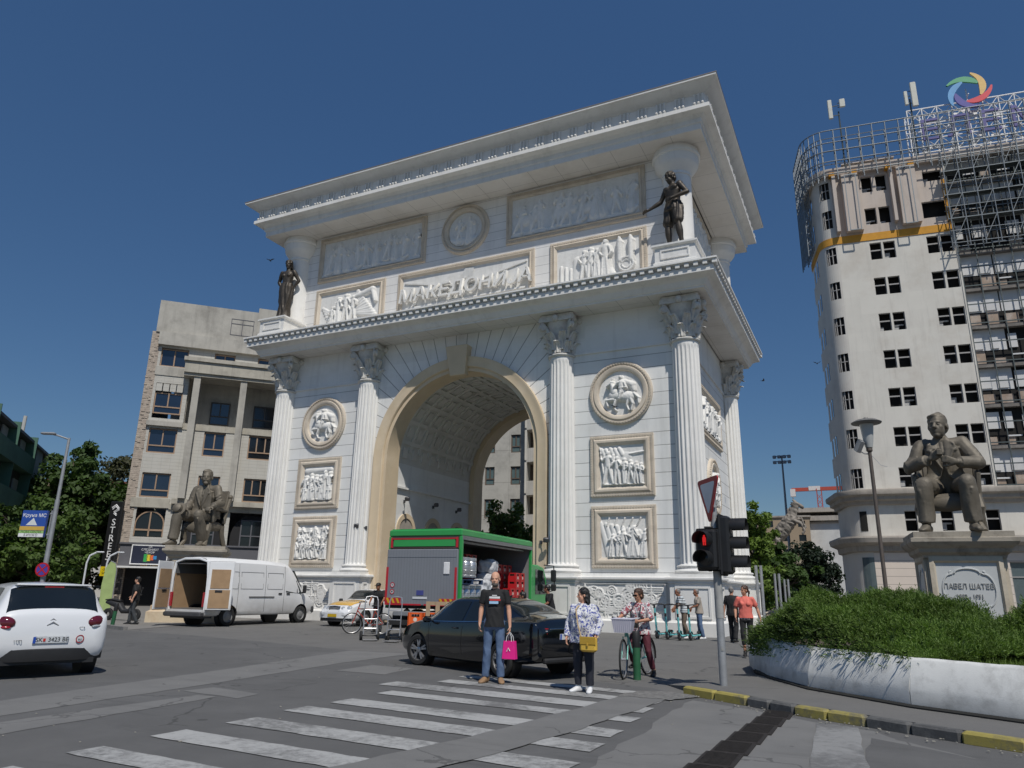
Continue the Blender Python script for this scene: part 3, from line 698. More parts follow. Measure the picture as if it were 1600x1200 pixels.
def relief(name, w, h, kind, seed, m, parent, loc, rz=0., depth=.16, res=.022):
    nx, nz = max(30, int(w/res)), max(30, int(h/res)); rg = np.random.default_rng(seed)
    X, Z = np.meshgrid(np.linspace(-w/2, w/2, nx), np.linspace(-h/2, h/2, nz)); H = np.zeros_like(X)
    up = lambda a: np.maximum(H, a, out=H)
    if kind == 'soldiers':
        up(caps2(X, Z, -w*.48, h*.46, -w*.40, -h*.2, .02, .03, depth*.8))
        for k in range(5): up(caps2(X, Z, -w*.45+k*w*.1, h*.40-.03*(k%2), -w*.38+k*w*.1, h*.25-.03*(k%2), .09, .10, depth*.5))
        for x, H_ in ((-.30,.82),(-.10,.68),(.06,.63),(.19,.58),(.31,.54),(.42,.50)): up(man2(X, Z, w*x, -h*.46, h*H_, depth*1.1, rg))
        up(caps2(X, Z, w*.18, h*.26, w*.5, h*.30, .05, .05, depth*.4)); up(caps2(X, Z, -w*.1, h*.2, w*.12, h*.2, .22, .2, depth*.25))
    elif kind == 'crowd':
        for r_ in range(3):
            for k in range(7):
                up(man2(X, Z, -w*.45+w*.15*k+rg.uniform(-.05,.05)+(r_%2)*w*.07, -h*.5+h*.24*r_+rg.uniform(-.06,.06), h*(.52-.04*r_), depth*(1.15-.2*r_), rg, rg.random()<.3, rg.uniform(-.25,.25)))
    elif kind == 'group':
        up(caps2(X, Z, -w*.4, h*.36, w*.4, h*.38, .16, .12, depth*.5))
        for k, x in enumerate((-.38,-.2,-.05,.1,.24,.4)): up(man2(X, Z, w*x, -h*.48, h*rg.uniform(.68,.86), depth*1.15, rg, k%3==1))
        for k in range(4): up(man2(X, Z, w*(-.4+.27*k), -h*.5, h*.45, depth*1.2, rg, True))
    elif kind == 'battle':
        for k in range(9): x = -w*.5+k*w*.12; up(caps2(X, Z, x, h*(.32-.03*k), x+w*.2, -h*.48, .09, .16, depth*.35))
        for x, H_ in ((-.28,.55),(-.14,.6),(.0,.66),(.13,.74),(.27,.72),(.4,.66)): up(man2(X, Z, w*x, -h*.48, h*H_, depth*1.1, rg, x>.1, rg.uniform(-.2,.2)))
        for k in range(5): up(caps2(X, Z, w*(-.35+k*.16), h*.25, w*(-.30+k*.17), h*.44, .02, .02, depth*.7))
    elif kind == 'frieze':
        n = int(w/.62)
        for k in range(n):
            x = -w/2+.4+k*(w-.8)/(n-1)+rg.uniform(-.1,.1)
            if rg.random() < .25: up(caps2(X, Z, x-.4, -h*.12, x+.35, -h*.06, .3, .26, depth*.8)); up(caps2(X, Z, x+.3, 0, x+.6, h*.22, .16, .1, depth*.8))
            up(man2(X, Z, x, -h*.47+rg.uniform(0,.2), h*rg.uniform(.66,.86), depth, rg, rg.random()<.4, rg.uniform(-.25,.25)))
            up(caps2(X, Z, x-.2, -h*.48, x+.3, -h*.48+rg.uniform(0,.3), .2, .12, depth*.6))
    elif kind == 'eagle':
        for k in range(11):
            t = k/10; up(caps2(X, Z, w*.06, -h*.05-.03*k, w*(.14+.30*t), h*(.42-.75*t), .10, .13, depth*(.55+.05*(k%2))))
        up(caps2(X, Z, -w*.05, h*.18, w*.38, h*.40, .14, .2, depth*.9)); up(caps2(X, Z, w*.38, h*.40, w*.44, h*.05, .15, .12, depth*.9))
        up(man2(X, Z, -w*.03, -h*.5, h*.9, depth*1.3, rg)); up(man2(X, Z, w*.09, -h*.5, h*.82, depth*1.25, rg)); up(man2(X, Z, -w*.16, -h*.5, h*.84, depth*1.2, rg, True)); up(man2(X, Z, -w*.26, -h*.56, h*.66, depth*1.1, rg))
        for k in range(7): up(caps2(X, Z, -w*.18, -h*.2, -w*.45+k*.1, h*(.1-.09*k), .07, .1, depth*.3))
    elif kind == 'kings':
        for k, x in enumerate((-.44,-.38,-.32)): up(caps2(X, Z, w*x, -h*.4, w*x, h*.02-.1*k, .08, .07, depth*.5))
        up(caps2(X, Z, -w*.24, -h*.4, -w*.24, h*.1, .26, .24, depth*.4)); up(caps2(X, Z, -w*.24, -h*.35, -w*.24, -h*.02, .16, .15, depth*.0))
        for x, H_, rb in ((-.15,.8,0),(-.075,.85,0),(.0,.8,1),(.10,.98,1)): up(man2(X, Z, w*x, -h*.47, h*H_, depth*1.2, rg, rb))
        up(caps2(X, Z, w*.10, -h*.1, w*.17, -h*.45, .12, .32, depth*.8))
        for x in (.27, .40): up(caps2(X, Z, w*x, -h*.1, w*x, h*.36, .16, .16, depth*1.2)); up(caps2(X, Z, w*x, h*.36, w*x, h*.47, .18, .07, depth*1.2))
        d = np.hypot(X-w*.345, Z+h*.2); up(np.where(d < .36, depth*.7, 0)); up(np.where(abs(d-.33) < .05, depth*1.0, 0)); up(np.where(abs(d-.2) < .035, depth*.95, 0))
    elif kind == 'rider':
        k = h/2.
        q = lambda a,b_,c_,d,r0,r1,hh: up(caps2(X, Z, a*k, b_*k, c_*k, d*k, r0*k, r1*k, depth*hh))
        q(-.28,-.12,.42,-.22,.27,.25,1.35); q(-.26,.02,-.38,.42,.2,.12,1.5); q(-.36,.46,-.56,.30,.12,.07,1.6); q(-.33,.55,-.30,.62,.04,.02,1.5)
        q(-.3,-.3,-.62,-.32,.1,.07,1.3); q(-.62,-.32,-.56,-.56,.06,.05,1.2); q(-.2,-.34,-.3,-.6,.09,.06,1.2); q(-.3,-.6,-.2,-.78,.05,.05,1.1)
        q(.45,-.3,.55,-.55,.12,.07,1.3); q(.55,-.55,.48,-.82,.06,.05,1.2); q(.36,-.3,.28,-.58,.1,.06,1.2); q(.28,-.58,.36,-.8,.05,.05,1.1)
        q(.6,-.1,.8,-.3,.09,.06,1.1); q(.78,-.3,.8,-.55,.07,.04,1.)
        q(.08,.0,.06,.42,.17,.18,1.7); q(.05,.62,.05,.66,.11,.1,1.8); q(.2,.4,.3,.16,.08,.06,1.6); q(.3,.16,-.02,.16,.06,.05,1.8); q(-.05,.42,-.22,.22,.08,.05,1.9)
        q(.06,-.02,-.02,-.3,.12,.08,1.9); q(.18,.5,.52,.3,.1,.16,1.0); q(.5,.3,.6,.05,.16,.12,.9)
        if seed % 2: X2 = X
    elif kind == 'laurel':
        d = np.hypot(X, Z); up(np.where(d < .7, depth*.3, 0)); up(man2(X, Z, -.3, -.9, 1.5, depth, rg)); up(man2(X, Z, .25, -.9, 1.6, depth, rg, True)); up(caps2(X, Z, -.8, -.6, .8, -.7, .2, .25, depth*.8))
    elif kind == 'ornament':
        for k in range(26):
            cx, cz, r_ = rg.uniform(-w*.46, w*.46), rg.uniform(-h*.42, h*.42), rg.uniform(.1, .26)
            d = np.hypot(X-cx, Z-cz); up(np.where(abs(d-r_) < .035, depth*rg.uniform(.7,1), 0)); up(np.where(abs(d-r_*.5) < .03, depth*.8, 0)); up(np.where(d < r_*.22, depth*.9, 0))
        for k in range(10):
            cx, cz, l = rg.uniform(-w*.4, w*.4), rg.uniform(-h*.42, h*.42), rg.uniform(.2,.5)
            for q in range(3): up(np.where((abs(X-cx) < l) & (abs(Z-cz-.08*q) < .025), depth*.8, 0))
            up(np.where((abs(X-cx) < .03) & (abs(Z-cz) < l), depth*.8, 0))
        H = np.where((abs(X) > w/2-.07) | (abs(Z) > h/2-.06), depth, H)
    nz_ = rg.random(X.shape)*.10
    for _ in range(2): nz_ = (nz_+np.roll(nz_,1,0)+np.roll(nz_,1,1)+np.roll(nz_,-1,0)+np.roll(nz_,-1,1))/5
    H = H*(1-.35*(nz_-.05)/.05*(H > 0)*.25)+ .006*(nz_/.05)
    if kind == 'rider' or kind == 'laurel':
        rr = np.hypot(X/(w/2), Z/(h/2)); s_ = np.minimum(1, 1/np.maximum(rr, 1e-6)); X = np.where(rr > 1, X*s_, X); Z = np.where(rr > 1, Z*s_, Z); H = np.where(rr > .985, -.02, H)
    V = np.stack([X.ravel(), -H.ravel(), Z.ravel()], 1)
    i = np.arange(nx*nz).reshape(nz, nx); F = np.stack([i[:-1,:-1].ravel(), i[:-1,1:].ravel(), i[1:,1:].ravel(), i[1:,:-1].ravel()], 1)
    o = npmesh(name, V, F, m, parent, smooth=True); o.location = loc; o.rotation_euler = (0,0,rz); return o
def frame_rect(x0, x1, z0, z1, fw, parent, face='front', beads=True, th=.16):
    """moulded beige frame on the front wall (local x,z), with a bead/egg run on its outer border"""
    cx, cz, hx, hz = (x0+x1)/2, (z0+z1)/2, (x1-x0)/2, (z1-z0)/2
    b = MB()
    pr = [(0,.0),(0,-.09),(-.05,-.10),(-.15,-.10),(-.17,-.13),(-.22,-th),(-fw+.12,-th),(-fw+.07,-.12),(-fw,-.07),(-fw,.05)]
    for k in range(4):
        a = []
        for o, d in pr:
            for e in ((0,1),):
                pass
        c0 = ((-1,-1),(1,-1),(1,1),(-1,1))[k]; c1 = ((1,-1),(1,1),(-1,1),(-1,-1))[k]
        rows = [[(cx+c[0]*(hx+o), d, cz+c[1]*(hz+o)) for o, d in pr] for c in (c0, c1)]
        b.grid(rows)
    if beads:
        s_ = .115
        for k in range(int(2*hx/s_)):
            x = cx-hx+.06+k*(2*hx-.12)/int(2*hx/s_-1)
            for z in (cz-hz+.08, cz+hz-.08): b.box((x, -.10, z), (.075, .05, .09), rot=(0, .5, 0))
        for k in range(int(2*hz/s_)):
            z = cz-hz+.19+k*(2*hz-.38)/int(2*hz/s_-1)
            for x in (cx-hx+.08, cx+hx-.08): b.box((x, -.10, z), (.09, .05, .075), rot=(0, .5, 0))
    return b
def place_face(o, face):
    if face == 'front': o.location.y += -4.95
    elif face == 'right':
        x, y, z = o.location; o.location = (10.75-y, x, z); o.rotation_euler = (0,0,PI/2)
def framed(x0, x1, z0, z1, fw, kind, seed, depth=.16, face='front', recess=True, res=.022):
    o = frame_rect(x0, x1, z0, z1, fw, arch).build('panel_frame', beigef, arch, smooth=30); place_face(o, face)
    q = relief('relief', (x1-x0)-2*fw+.04, (z1-z0)-2*fw+.04, kind, seed, white2, o, ((x0+x1)/2, -.02, (z0+z1)/2), 0, depth, res)
def roundel(cx, cz, r, kind, seed, face='front'):
    b = MB(); pr = [(r,0),(r,-.10),(r-.05,-.13),(r-.13,-.14),(r-.16,-.11),(r-.19,-.12),(r-.22,-.17),(r-.30,-.17),(r-.38,-.13),(r-.42,-.05),(r-.42,.03)]
    b.lathe([(a, c) for a, c in pr], 56, (cx, 0, cz), axis='y')
    n = 64
    for k in range(n):
        a = 2*PI*k/n; b.box((cx+(r-.09)*math.cos(a), -.14, cz+(r-.09)*math.sin(a)), (.07,.05,.10), rot=(0,-a+.5,0))
    o = b.build('medallion_frame', beigef, arch, smooth=30); place_face(o, face)
    relief('medallion_relief', 2*(r-.40), 2*(r-.40), kind, seed, white2, o, (cx, -.015, cz), 0, .17, .018)
for s, ks in ((1, ('soldiers', 'battle')), (-1, ('group', 'crowd'))):
    xa, xb = (6.6, 9.36) if s > 0 else (-9.5, -6.74)
    framed(xa, xb, 5.33, 7.92, .42, ks[0], 3+s, .17); framed(xa, xb, 2.45, 4.96, .42, ks[1], 13+s, .17)
    roundel((xa+xb)/2+.03, 9.76, 1.40, 'rider', 20+s)
    xa, xb = (2.36, 9.42) if s > 0 else (-9.42, -2.34)
    framed(xa, xb, 17.88, 20.55, .30, 'frieze', 31+s, .16, res=.03)
    xa, xb = (4.72, 9.40) if s > 0 else (-9.40, -4.76)
    framed(xa, xb, 14.75, 17.42, .34, 'kings' if s > 0 else 'eagle', 41+s, .2, res=.025)
    # ornament slabs between pedestals
    relief('ornament_slab', 3.35, 1.36, 'ornament', 50+s, white2, arch, (s*8.07, -5.31, 1.19), 0, .05, .02)
roundel(0, 19.24, 1.38, 'laurel', 9)
o = frame_rect(-3.93, 3.9, 14.75, 17.42, .30, arch).build('panel_frame', beigef, arch, smooth=30); place_face(o, 'front')
inscr = o
b = MB(); b.bx(-3.65, 3.62, -.03, .05, 15.0, 17.15); b.build('inscription_field', white2, o)
b = MB()                                                 # crossed staffs behind the letters
b.box((0.75, -.055, 16.3), (5.6, .06, .10), rot=(0, -.20, 0)); b.box((-.75, -.06, 16.3), (5.6, .06, .10), rot=(0, .20, 0))
b.box((-.35, -.05, 15.9), (.10, .05, 1.7), rot=(0, .6, 0)); b.box((.25, -.05, 15.9), (.10, .05, 1.5), rot=(0, -.7, 0)); b.add([(-.25,-.03,16.5),(.5,-.03,16.5),(.62,-.09,17.0),(.1,-.09,17.05)], [(0,1,2,3)])
b.build('crossed_staffs', white2, o)
text('lettering', 'МАКЕДОНИЈА', .98, white2, o, (0.05, -.24, 15.98), depth=.09, xs=1.08, shear=.14, off=.012)
b = MB(); b.box((0, -.10, 15.42), (6.9, .08, .08), rot=(0, -.012, 0)); b.box((-3.0,-.12,15.4),(.08,.08,.6), rot=(0,.9,0)); b.build('inscription_bar', white2, o)
# right-hand side face
framed(-2.6, 2.6, 8.3, 10.7, .38, 'frieze', 61, .2, 'right'); roundel(0, 6.2, 1.35, 'rider', 62, 'right'); framed(-1.9, 1.9, 2.45, 4.5, .38, 'battle', 63, .17, 'right')
framed(-3.0, 3.0, 17.88, 20.3, .3, 'frieze', 64, .16, 'right', res=.03); framed(-3.0, 3.0, 15.0, 17.3, .3, 'crowd', 65, .16, 'right', res=.03)
# small floodlights fixed to the jambs
fl = mat('floodlight_grey', srgb((.32,.32,.33)), .5, .4)
def flood(x, y, z, s):
    b = MB(); b.tube([(0,0,0),(s*.15,-.1,.02),(s*.3,-.22,.05)], .022, 6); b.bbox((s*.36,-.28,.08),(.24,.16,.2),.03,rot=(.4,0,.3)); b.bbox((0,0,0),(.12,.06,.16),.01)
    return b.build('floodlight', fl, arch, loc=(x, y, z))
flood(4.4, -5.2, 3.5, 1); flood(-4.75, -5.2, 4.3, -1)
for y in (-2.9, -.1, 2.4): flood(-4.2, y, 5.8, 1)
# ================================================================ GROUND, ROAD, KERB
asph = mat('asphalt', (.112,.111,.109), .9, 0, .10, .9, .5, 180, dirt=(.150,.149,.146), dscale=.45, damt=.5)
asph_l = mat('worn_asphalt', (.178,.176,.170), .9, 0, .09, 1.3, .5, 150, dirt=(.112,.112,.112), dscale=.8, damt=.4)
asph_p = mat('pavement_asphalt', (.150,.146,.139), .92, 0, .10, 1.1, .5, 160, dirt=(.105,.104,.102), dscale=.5, damt=.45)
asph_d = mat('patched_asphalt', (.085,.086,.088), .9, 0, .08, 2, .5, 160)
conc = mat('concrete_kerb', (.20,.195,.185), .9, 0, .2, 6, .4, 60, dirt=(.08,.08,.08), dscale=4, damt=.5)
def cracks(m, sc_=1.6, dark=.5, width=.012):
    N, L, b = mnodes(m)
    tc = N.new('ShaderNodeTexCoord'); no = N.new('ShaderNodeTexNoise'); no.inputs['Scale'].default_value = 2.2; no.inputs['Detail'].default_value = 6
    L.new(tc.outputs['Object'], no.inputs['Vector'])
    mx = N.new('ShaderNodeMix'); mx.data_type = 'RGBA'; mx.inputs[0].default_value = .35; L.new(tc.outputs['Object'], mx.inputs[6]); L.new(no.outputs['Color'], mx.inputs[7])
    vo = N.new('ShaderNodeTexVoronoi'); vo.feature = 'DISTANCE_TO_EDGE'; vo.inputs['Scale'].default_value = sc_; L.new(mx.outputs[2], vo.inputs['Vector'])
    lt = mth(m, 'LESS_THAN', vo.outputs['Distance'], width)
    n2 = N.new('ShaderNodeTexNoise'); n2.inputs['Scale'].default_value = .5; L.new(tc.outputs['Object'], n2.inputs['Vector'])
    _mixdark(m, mth(m, 'MULTIPLY', lt, mth(m, 'GREATER_THAN', n2.outputs['Fac'], .52)), dark)
cracks(asph, .55, .6, .006); cracks(asph_p, .7, .65, .007); cracks(asph_l, .9, .6, .008)
def stains(m, amt=.35, sc_=.7, stretch=(.35,1.6,1)):
    N, L, b = mnodes(m); tc = N.new('ShaderNodeTexCoord')
    n = N.new('ShaderNodeTexNoise'); n.inputs['Scale'].default_value = sc_*1.7; n.inputs['Detail'].default_value = 9; n.inputs['Roughness'].default_value = .75; mp = N.new('ShaderNodeMapping'); mp.inputs['Scale'].default_value = stretch; L.new(tc.outputs['Object'], mp.inputs[0]); L.new(mp.outputs[0], n.inputs['Vector'])
    mr = N.new('ShaderNodeMapRange'); mr.inputs[1].default_value = .55; mr.inputs[2].default_value = .75; L.new(n.outputs['Fac'], mr.inputs[0]); _mixdark(m, mr.outputs[0], 1-amt)
    v = N.new('ShaderNodeTexVoronoi'); v.inputs['Scale'].default_value = 1.3; L.new(tc.outputs['Object'], v.inputs['Vector']); wn = N.new('ShaderNodeTexWhiteNoise'); L.new(v.outputs['Position'], wn.inputs['Vector'])
    d = mth(m, 'LESS_THAN', v.outputs['Distance'], mth(m, 'MULTIPLY', mth(m, 'GREATER_THAN', wn.outputs['Value'], .72), mth(m, 'MULTIPLY', wn.outputs['Value'], .085))); _mixdark(m, d, .62)
stains(asph); stains(asph_l, .25); stains(asph_p, .22, .5, (1,1,1))
def worn_paint(name, c, under, cover=.45):
    m = mat(name, c, .8, 0, .10, 8, .3, 120)
    N, L, b = mnodes(m); src = b.inputs['Base Color'].links[0].from_socket
    tc = N.new('ShaderNodeTexCoord')
    a = N.new('ShaderNodeTexNoise'); a.inputs['Scale'].default_value = 9; a.inputs['Detail'].default_value = 10; a.inputs['Roughness'].default_value = .8
    c2 = N.new('ShaderNodeTexNoise'); c2.inputs['Scale'].default_value = .9; c2.inputs['Detail'].default_value = 3
    for q in (a, c2): L.new(tc.outputs['Object'], q.inputs['Vector'])
    s = mth(m, 'ADD', mth(m, 'MULTIPLY', a.outputs['Fac'], .6), mth(m, 'MULTIPLY', c2.outputs['Fac'], .5))
    mr = N.new('ShaderNodeMapRange'); mr.inputs[1].default_value = cover+.06; mr.inputs[2].default_value = cover+.2; L.new(s, mr.inputs[0])
    mx = N.new('ShaderNodeMix'); mx.data_type = 'RGBA'; mx.inputs[7].default_value = (*under, 1); L.new(mr.outputs[0], mx.inputs[0]); L.new(src, mx.inputs[6]); L.new(mx.outputs[2], b.inputs['Base Color'])
    return m
cwp = worn_paint('crossing_paint', (.37,.37,.36), (.155,.154,.15), .455)
cwf = worn_paint('faded_crossing_paint', (.25,.25,.245), (.14,.14,.138), .42)
yel = worn_paint('kerb_yellow', (.33,.275,.07), (.13,.125,.105), .475); blk = worn_paint('kerb_black', (.07,.07,.07), (.13,.13,.125), .47)
def sheet(name, polys, z, m, kind='structure'):
    b = MB()
    for p in polys:
        b.add([(x, y, z) for x, y in p], [tuple(range(len(p)))])
    return tag(b.build(name, m, smooth=0, recalc=False), kind=kind)
def jag(p, amp=.05, step=.35):
    """polygon with slightly ragged edges"""
    o = []; rg = random.Random(len(p)*7+int(p[0][0]*10))
    for i, a in enumerate(p):
        b = p[(i+1) % len(p)]; L_ = math.dist(a, b); n = max(1, int(L_/step))
        for k in range(n):
            t = k/n; o.append((a[0]+(b[0]-a[0])*t+rg.uniform(-amp, amp), a[1]+(b[1]-a[1])*t+rg.uniform(-amp, amp)))
    return o
b = MB(); b.add([(-900,-200,0),(900,-200,0),(900,1600,0),(-900,1600,0)], [(0,1,2,3)])
tag(b.build('ground', asph_p, recalc=False), kind='structure')
# carriageway (dark) in front of the arch
road = [(-60,-6),(60,-6),(60,3),(12,6.5),(4,8.6),(1.2,9.5),(-.23,10.36),(-1.15,10.85),(-1.8,11.35),(-2.85,12.05),(-3.5,12.6),(-5.5,13.2),(-7.2,13.9),(-10.4,15.85),(-11.9,15.6),(-15.1,16.4),(-19.3,17.2),(-23,17.6),(-36,22),(-60,30)]
sheet('road', [jag(road, .02, .8)], .004, asph)
sheet('road_patch', [jag([(-2.4,4.),(3.5,4),(6,6.4),(1.3,8.3),(-.23,10.1),(-1.15,10.6),(-1.75,11.1),(-2.6,11.5),(-2.5,8.2)], .05)], .008, asph_l)
sheet('road_patch', [jag([(-10.2,15.7),(-11.9,15.5),(-11.0,10.4),(-10.3,5.),(-9.2,5.),(-9.7,9.6),(-10.1,13.)], .03)], .008, asph_l)
sheet('road_patch', [jag([(-8.9,5.),(-8.2,5.),(-8.3,6.4),(-8.45,8.1),(-8.8,8.1)], .03)], .008, asph_l)
sheet('road_patch', [jag([(-9.32,8.3),(-9.28,8.8),(-8.2,8.65),(-8.1,8.15)], .03)], .008, asph_l)
sheet('road_patch', [jag([(-9.3,11.76),(-9.34,12.95),(-8.3,12.9),(-8.14,11.66)], .03)], .008, asph_l)
sheet('road_patch', [jag([(-4.75,3.6),(-4.0,3.6),(-3.2,8.),(-2.9,11.3),(-3.6,11.4),(-3.9,8.)], .03)], .016, asph_l)
sheet('road_patch', [jag([(-.3,6.),(2.8,6.6),(2.2,8.0),(-.2,9.6)], .04)], .012, asph)
Y0 = (4.82,5.73,6.68,7.67,8.51,9.58,10.45,11.29,12.1); W_ = (.37,.44,.46,.45,.47,.38,.5,.4,.34)
cr = []
for i, (y, w_) in enumerate(zip(Y0, W_)):
    x0 = -6.78+random.uniform(-.08,.05) - (.55 if i == 6 else 0); x1 = -2.45-.07*i; k = -.055-.012*i
    cr.append(jag([(x0,y),(x1,y+k*(x1-x0)*.9),(x1+.02,y+k*(x1-x0)*.9+w_),(x0+.02,y+w_)], .012, .2))
cr.append(jag([(-6.7,3.9),(-2.4,3.7),(-2.4,4.1),(-6.7,4.3)], .012, .2))
sheet('crosswalk_marking', cr, .012, cwp)
sheet('road_marking', [jag([(-.82,10.35),(-.36,10.2),(-.22,8.0),(-.25,7.0),(-.72,6.9),(-.7,7.75)], .02)], .016, cwf)
# traffic island pavement with its kerb
KL = [(-3.6,12.75),(-2.87,12.11),(-2.35,11.76),(-1.81,11.4),(-1.15,10.9),(-.7,10.63),(-.23,10.38),(.36,10.0),(1.08,9.62),(2.2,9.2),(3.4,8.8),(5,8.3),(8,7.5),(12,6.6),(20,5.0)]
inner = [(-3.4,13.2),(-2.72,12.26),(-2.24,11.91),(-1.72,11.56),(-1.06,11.06),(-.62,10.79),(-.15,10.54),(.43,10.16),(1.14,9.78),(2.25,9.36),(3.45,8.96),(5.05,8.46),(8.05,7.66),(12,6.76),(20,5.16)]
P = []
for i, (x, y) in enumerate(inner):
    z = 0.0 if i == 0 else .115
    P.append([(x,y,-.02), (x,y,z), (x+.2-(i==0)*.1,y+.9,z), (x+.9,y+2.6,z*.97), (x+1.2,y+5,z*.5+.006*(i>0)), (x+1.4,y+7.5,.006)])
b = MB(); b.grid(P); tag(b.build('pavement', asph_p, recalc=True), kind='structure')
def arcpt(s):
    d = 0
    for i in range(len(KL)-1):
        L_ = math.dist(KL[i], KL[i+1])
        if d+L_ >= s: t = (s-d)/L_; return Vector((KL[i][0]+(KL[i+1][0]-KL[i][0])*t, KL[i][1]+(KL[i+1][1]-KL[i][1])*t, 0))
        d += L_
    return Vector((*KL[-1], 0))
b = MB(); s = .98; i = 0
cols_ = [0,0,1,1,0,0,1,1,0,0,1,1,0,0,1,1,1]
lens = [.66,.62,.42,.42,.48,.5,.55,.55,.62,.62,.7,.7,.8,.8,.8,.8,.8]
for L_, c in zip(lens, cols_):
    p0, p1 = arcpt(s+.006), arcpt(s+L_-.006); d = (p1-p0); m = (p0+p1)/2; a = math.atan2(d.y, d.x); h = .125
    n_ = Vector((-d.y, d.x, 0)).normalized()*.075
    b.m = c; b.bbox((m.x+n_.x, m.y+n_.y, h/2-.01), (d.length, .15, h+.02), .025, a); s += L_
for q in range(26):
    p0, p1 = arcpt(s+.006), arcpt(s+.8-.006); d = p1-p0
    if d.length < .3: break
    m = (p0+p1)/2; n_ = Vector((-d.y, d.x, 0)).normalized()*.075; b.m = q//2 % 2; b.bbox((m.x+n_.x, m.y+n_.y, .0525), (d.length,.15,.145), .025, math.atan2(d.y, d.x)); s += .8
tag(b.build('kerb', [yel, blk], smooth=0), kind='structure')
# worn ramp where the kerb starts
grav = mat('broken_asphalt', (.20,.195,.185), .95, 0, .35, 25, .8, 90, dirt=(.06,.06,.06), dscale=12, damt=.8)
sheet('broken_pavement', [jag([(-3.7,11.2),(-2.9,11.3),(-2.5,11.75),(-2.75,12.1),(-3.2,12.2),(-3.5,11.9)], .09, .15)], .02, grav)
# far pavement kerb on the left and the light pavement behind the van
b = MB()
for p, q in (((-23,17.6),(-36,22)),((-36,22),(-60,30))):
    d = Vector((q[0]-p[0], q[1]-p[1], 0)); b.box(((p[0]+q[0])/2,(p[1]+q[1])/2+.1,.05),(d.length,.15,.12),math.atan2(d.y,d.x))
tag(b.build('kerb', conc), kind='structure')
pavl = mat('light_paving', (.21,.20,.185), .9, 0, .12, 1.5, .3, 60, dirt=(.12,.115,.105), dscale=.7, damt=.5)
sheet('pavement', [[(-23,17.75),(-36,22.15),(-60,30.15),(-60,60),(-40,60),(-36,36),(-28,31),(-24.6,22)]], .008, pavl)
# drain channel grating
gr = thing('drain_grating', 'row of dark slotted drain gratings across the road by the kerb', 'drain grating', (-1.4, 9.2, 0))
dk = mat('cast_iron', (.03,.026,.024), .8, .3, .3, 12, .3, 60)
for k in range(7):
    b = MB(); y = -2.2+k*.62; x = -.02+.035*k-.1
    b.bbox((x, y, .014), (.36,.60,.02), .006)
    for q in range(11): b.box((x, y-.25+q*.05, .026), (.29,.018,.008))
    b.build('grating_panel', dk, gr, smooth=0)
litter = mat('litter', (.35,.33,.28), .9)
b = MB()
for i in range(70):
    p = arcpt(random.uniform(1, 7)); n = random.uniform(.02, .3); a = random.random()*6
    x, y = p.x-n*.5, p.y-n; s = random.uniform(.008,.022); b.box((x, y, .024), (s*1.6, s, .006), a)
for i in range(60):
    x, y = random.uniform(-12,-1), random.uniform(5,16); s = random.uniform(.006,.02); b.box((x, y, .012), (s*1.6, s, .006), random.random()*6)
tag(b.build('litter', litter, smooth=0), kind='stuff')

# ================================================================ BUILDINGS
def facade(b, x0, x1, z0, z1, holes, y=0., depth=.3):
    """front sheet at y (facing -y) with reveals into holes [(xa,xb,za,zb)]"""
    X = sorted({x0, x1, *[q for h in holes for q in h[:2] if x0 < q < x1]}); Z = sorted({z0, z1, *[q for h in holes for q in h[2:4] if z0 < q < z1]})
    for i in range(len(X)-1):
        for j in range(len(Z)-1):
            cx, cz = (X[i]+X[i+1])/2, (Z[j]+Z[j+1])/2
            if any(h[0] < cx < h[1] and h[2] < cz < h[3] for h in holes): continue
            b.add([(X[i],y,Z[j]),(X[i+1],y,Z[j]),(X[i+1],y,Z[j+1]),(X[i],y,Z[j+1])], [(0,1,2,3)])
    for xa, xb, za, zb in holes:
        Y = y+depth
        b.add([(xa,y,za),(xb,y,za),(xb,y,zb),(xa,y,zb),(xa,Y,za),(xb,Y,za),(xb,Y,zb),(xa,Y,zb)], [(0,4,5,1),(1,5,6,2),(2,6,7,3),(3,7,4,0)])
def window(parent, x0, x1, z0, z1, y, mf, mg, cols=2, split=.0, fw=.09, dirx=0., name='window', bars=()):
    """frame (thing part) and one pane mesh (sub-part)"""
    b = MB(); b.bx(x0,x0+fw,y-.05,y+.05,z0,z1); b.bx(x1-fw,x1,y-.05,y+.05,z0,z1); b.bx(x0+fw,x1-fw,y-.05,y+.05,z0,z0+fw); b.bx(x0+fw,x1-fw,y-.05,y+.05,z1-fw,z1)
    zs = z0+(z1-z0)*split
    if split: b.bx(x0+fw,x1-fw,y-.055,y+.045,zs-fw/2,zs+fw/2)
    for k in range(1, cols):
        x = x0+(x1-x0)*k/cols; b.bx(x-fw/2,x+fw/2,y-.06,y+.04,(zs if split and split < .5 else z0)+fw/2,z1-fw)
    o = b.build(name, mf, parent, smooth=0)
    q = MB(); q.add([(x0+.01,y+.012,z0+.01),(x1-.01,y+.012,z0+.01),(x1-.01,y+.012,z1-.01),(x0+.01,y+.012,z1-.01)], [(0,1,2,3)]); q.build('pane', mg, o, smooth=0)
    return o
gl_blue = mat('sky_reflecting_glass', (.012,.02,.04), .03, 0, .3, .5, spec=1.)
gl_dark = mat('dark_glass', (.012,.014,.016), .08, 0, .3, .5, spec=.6)
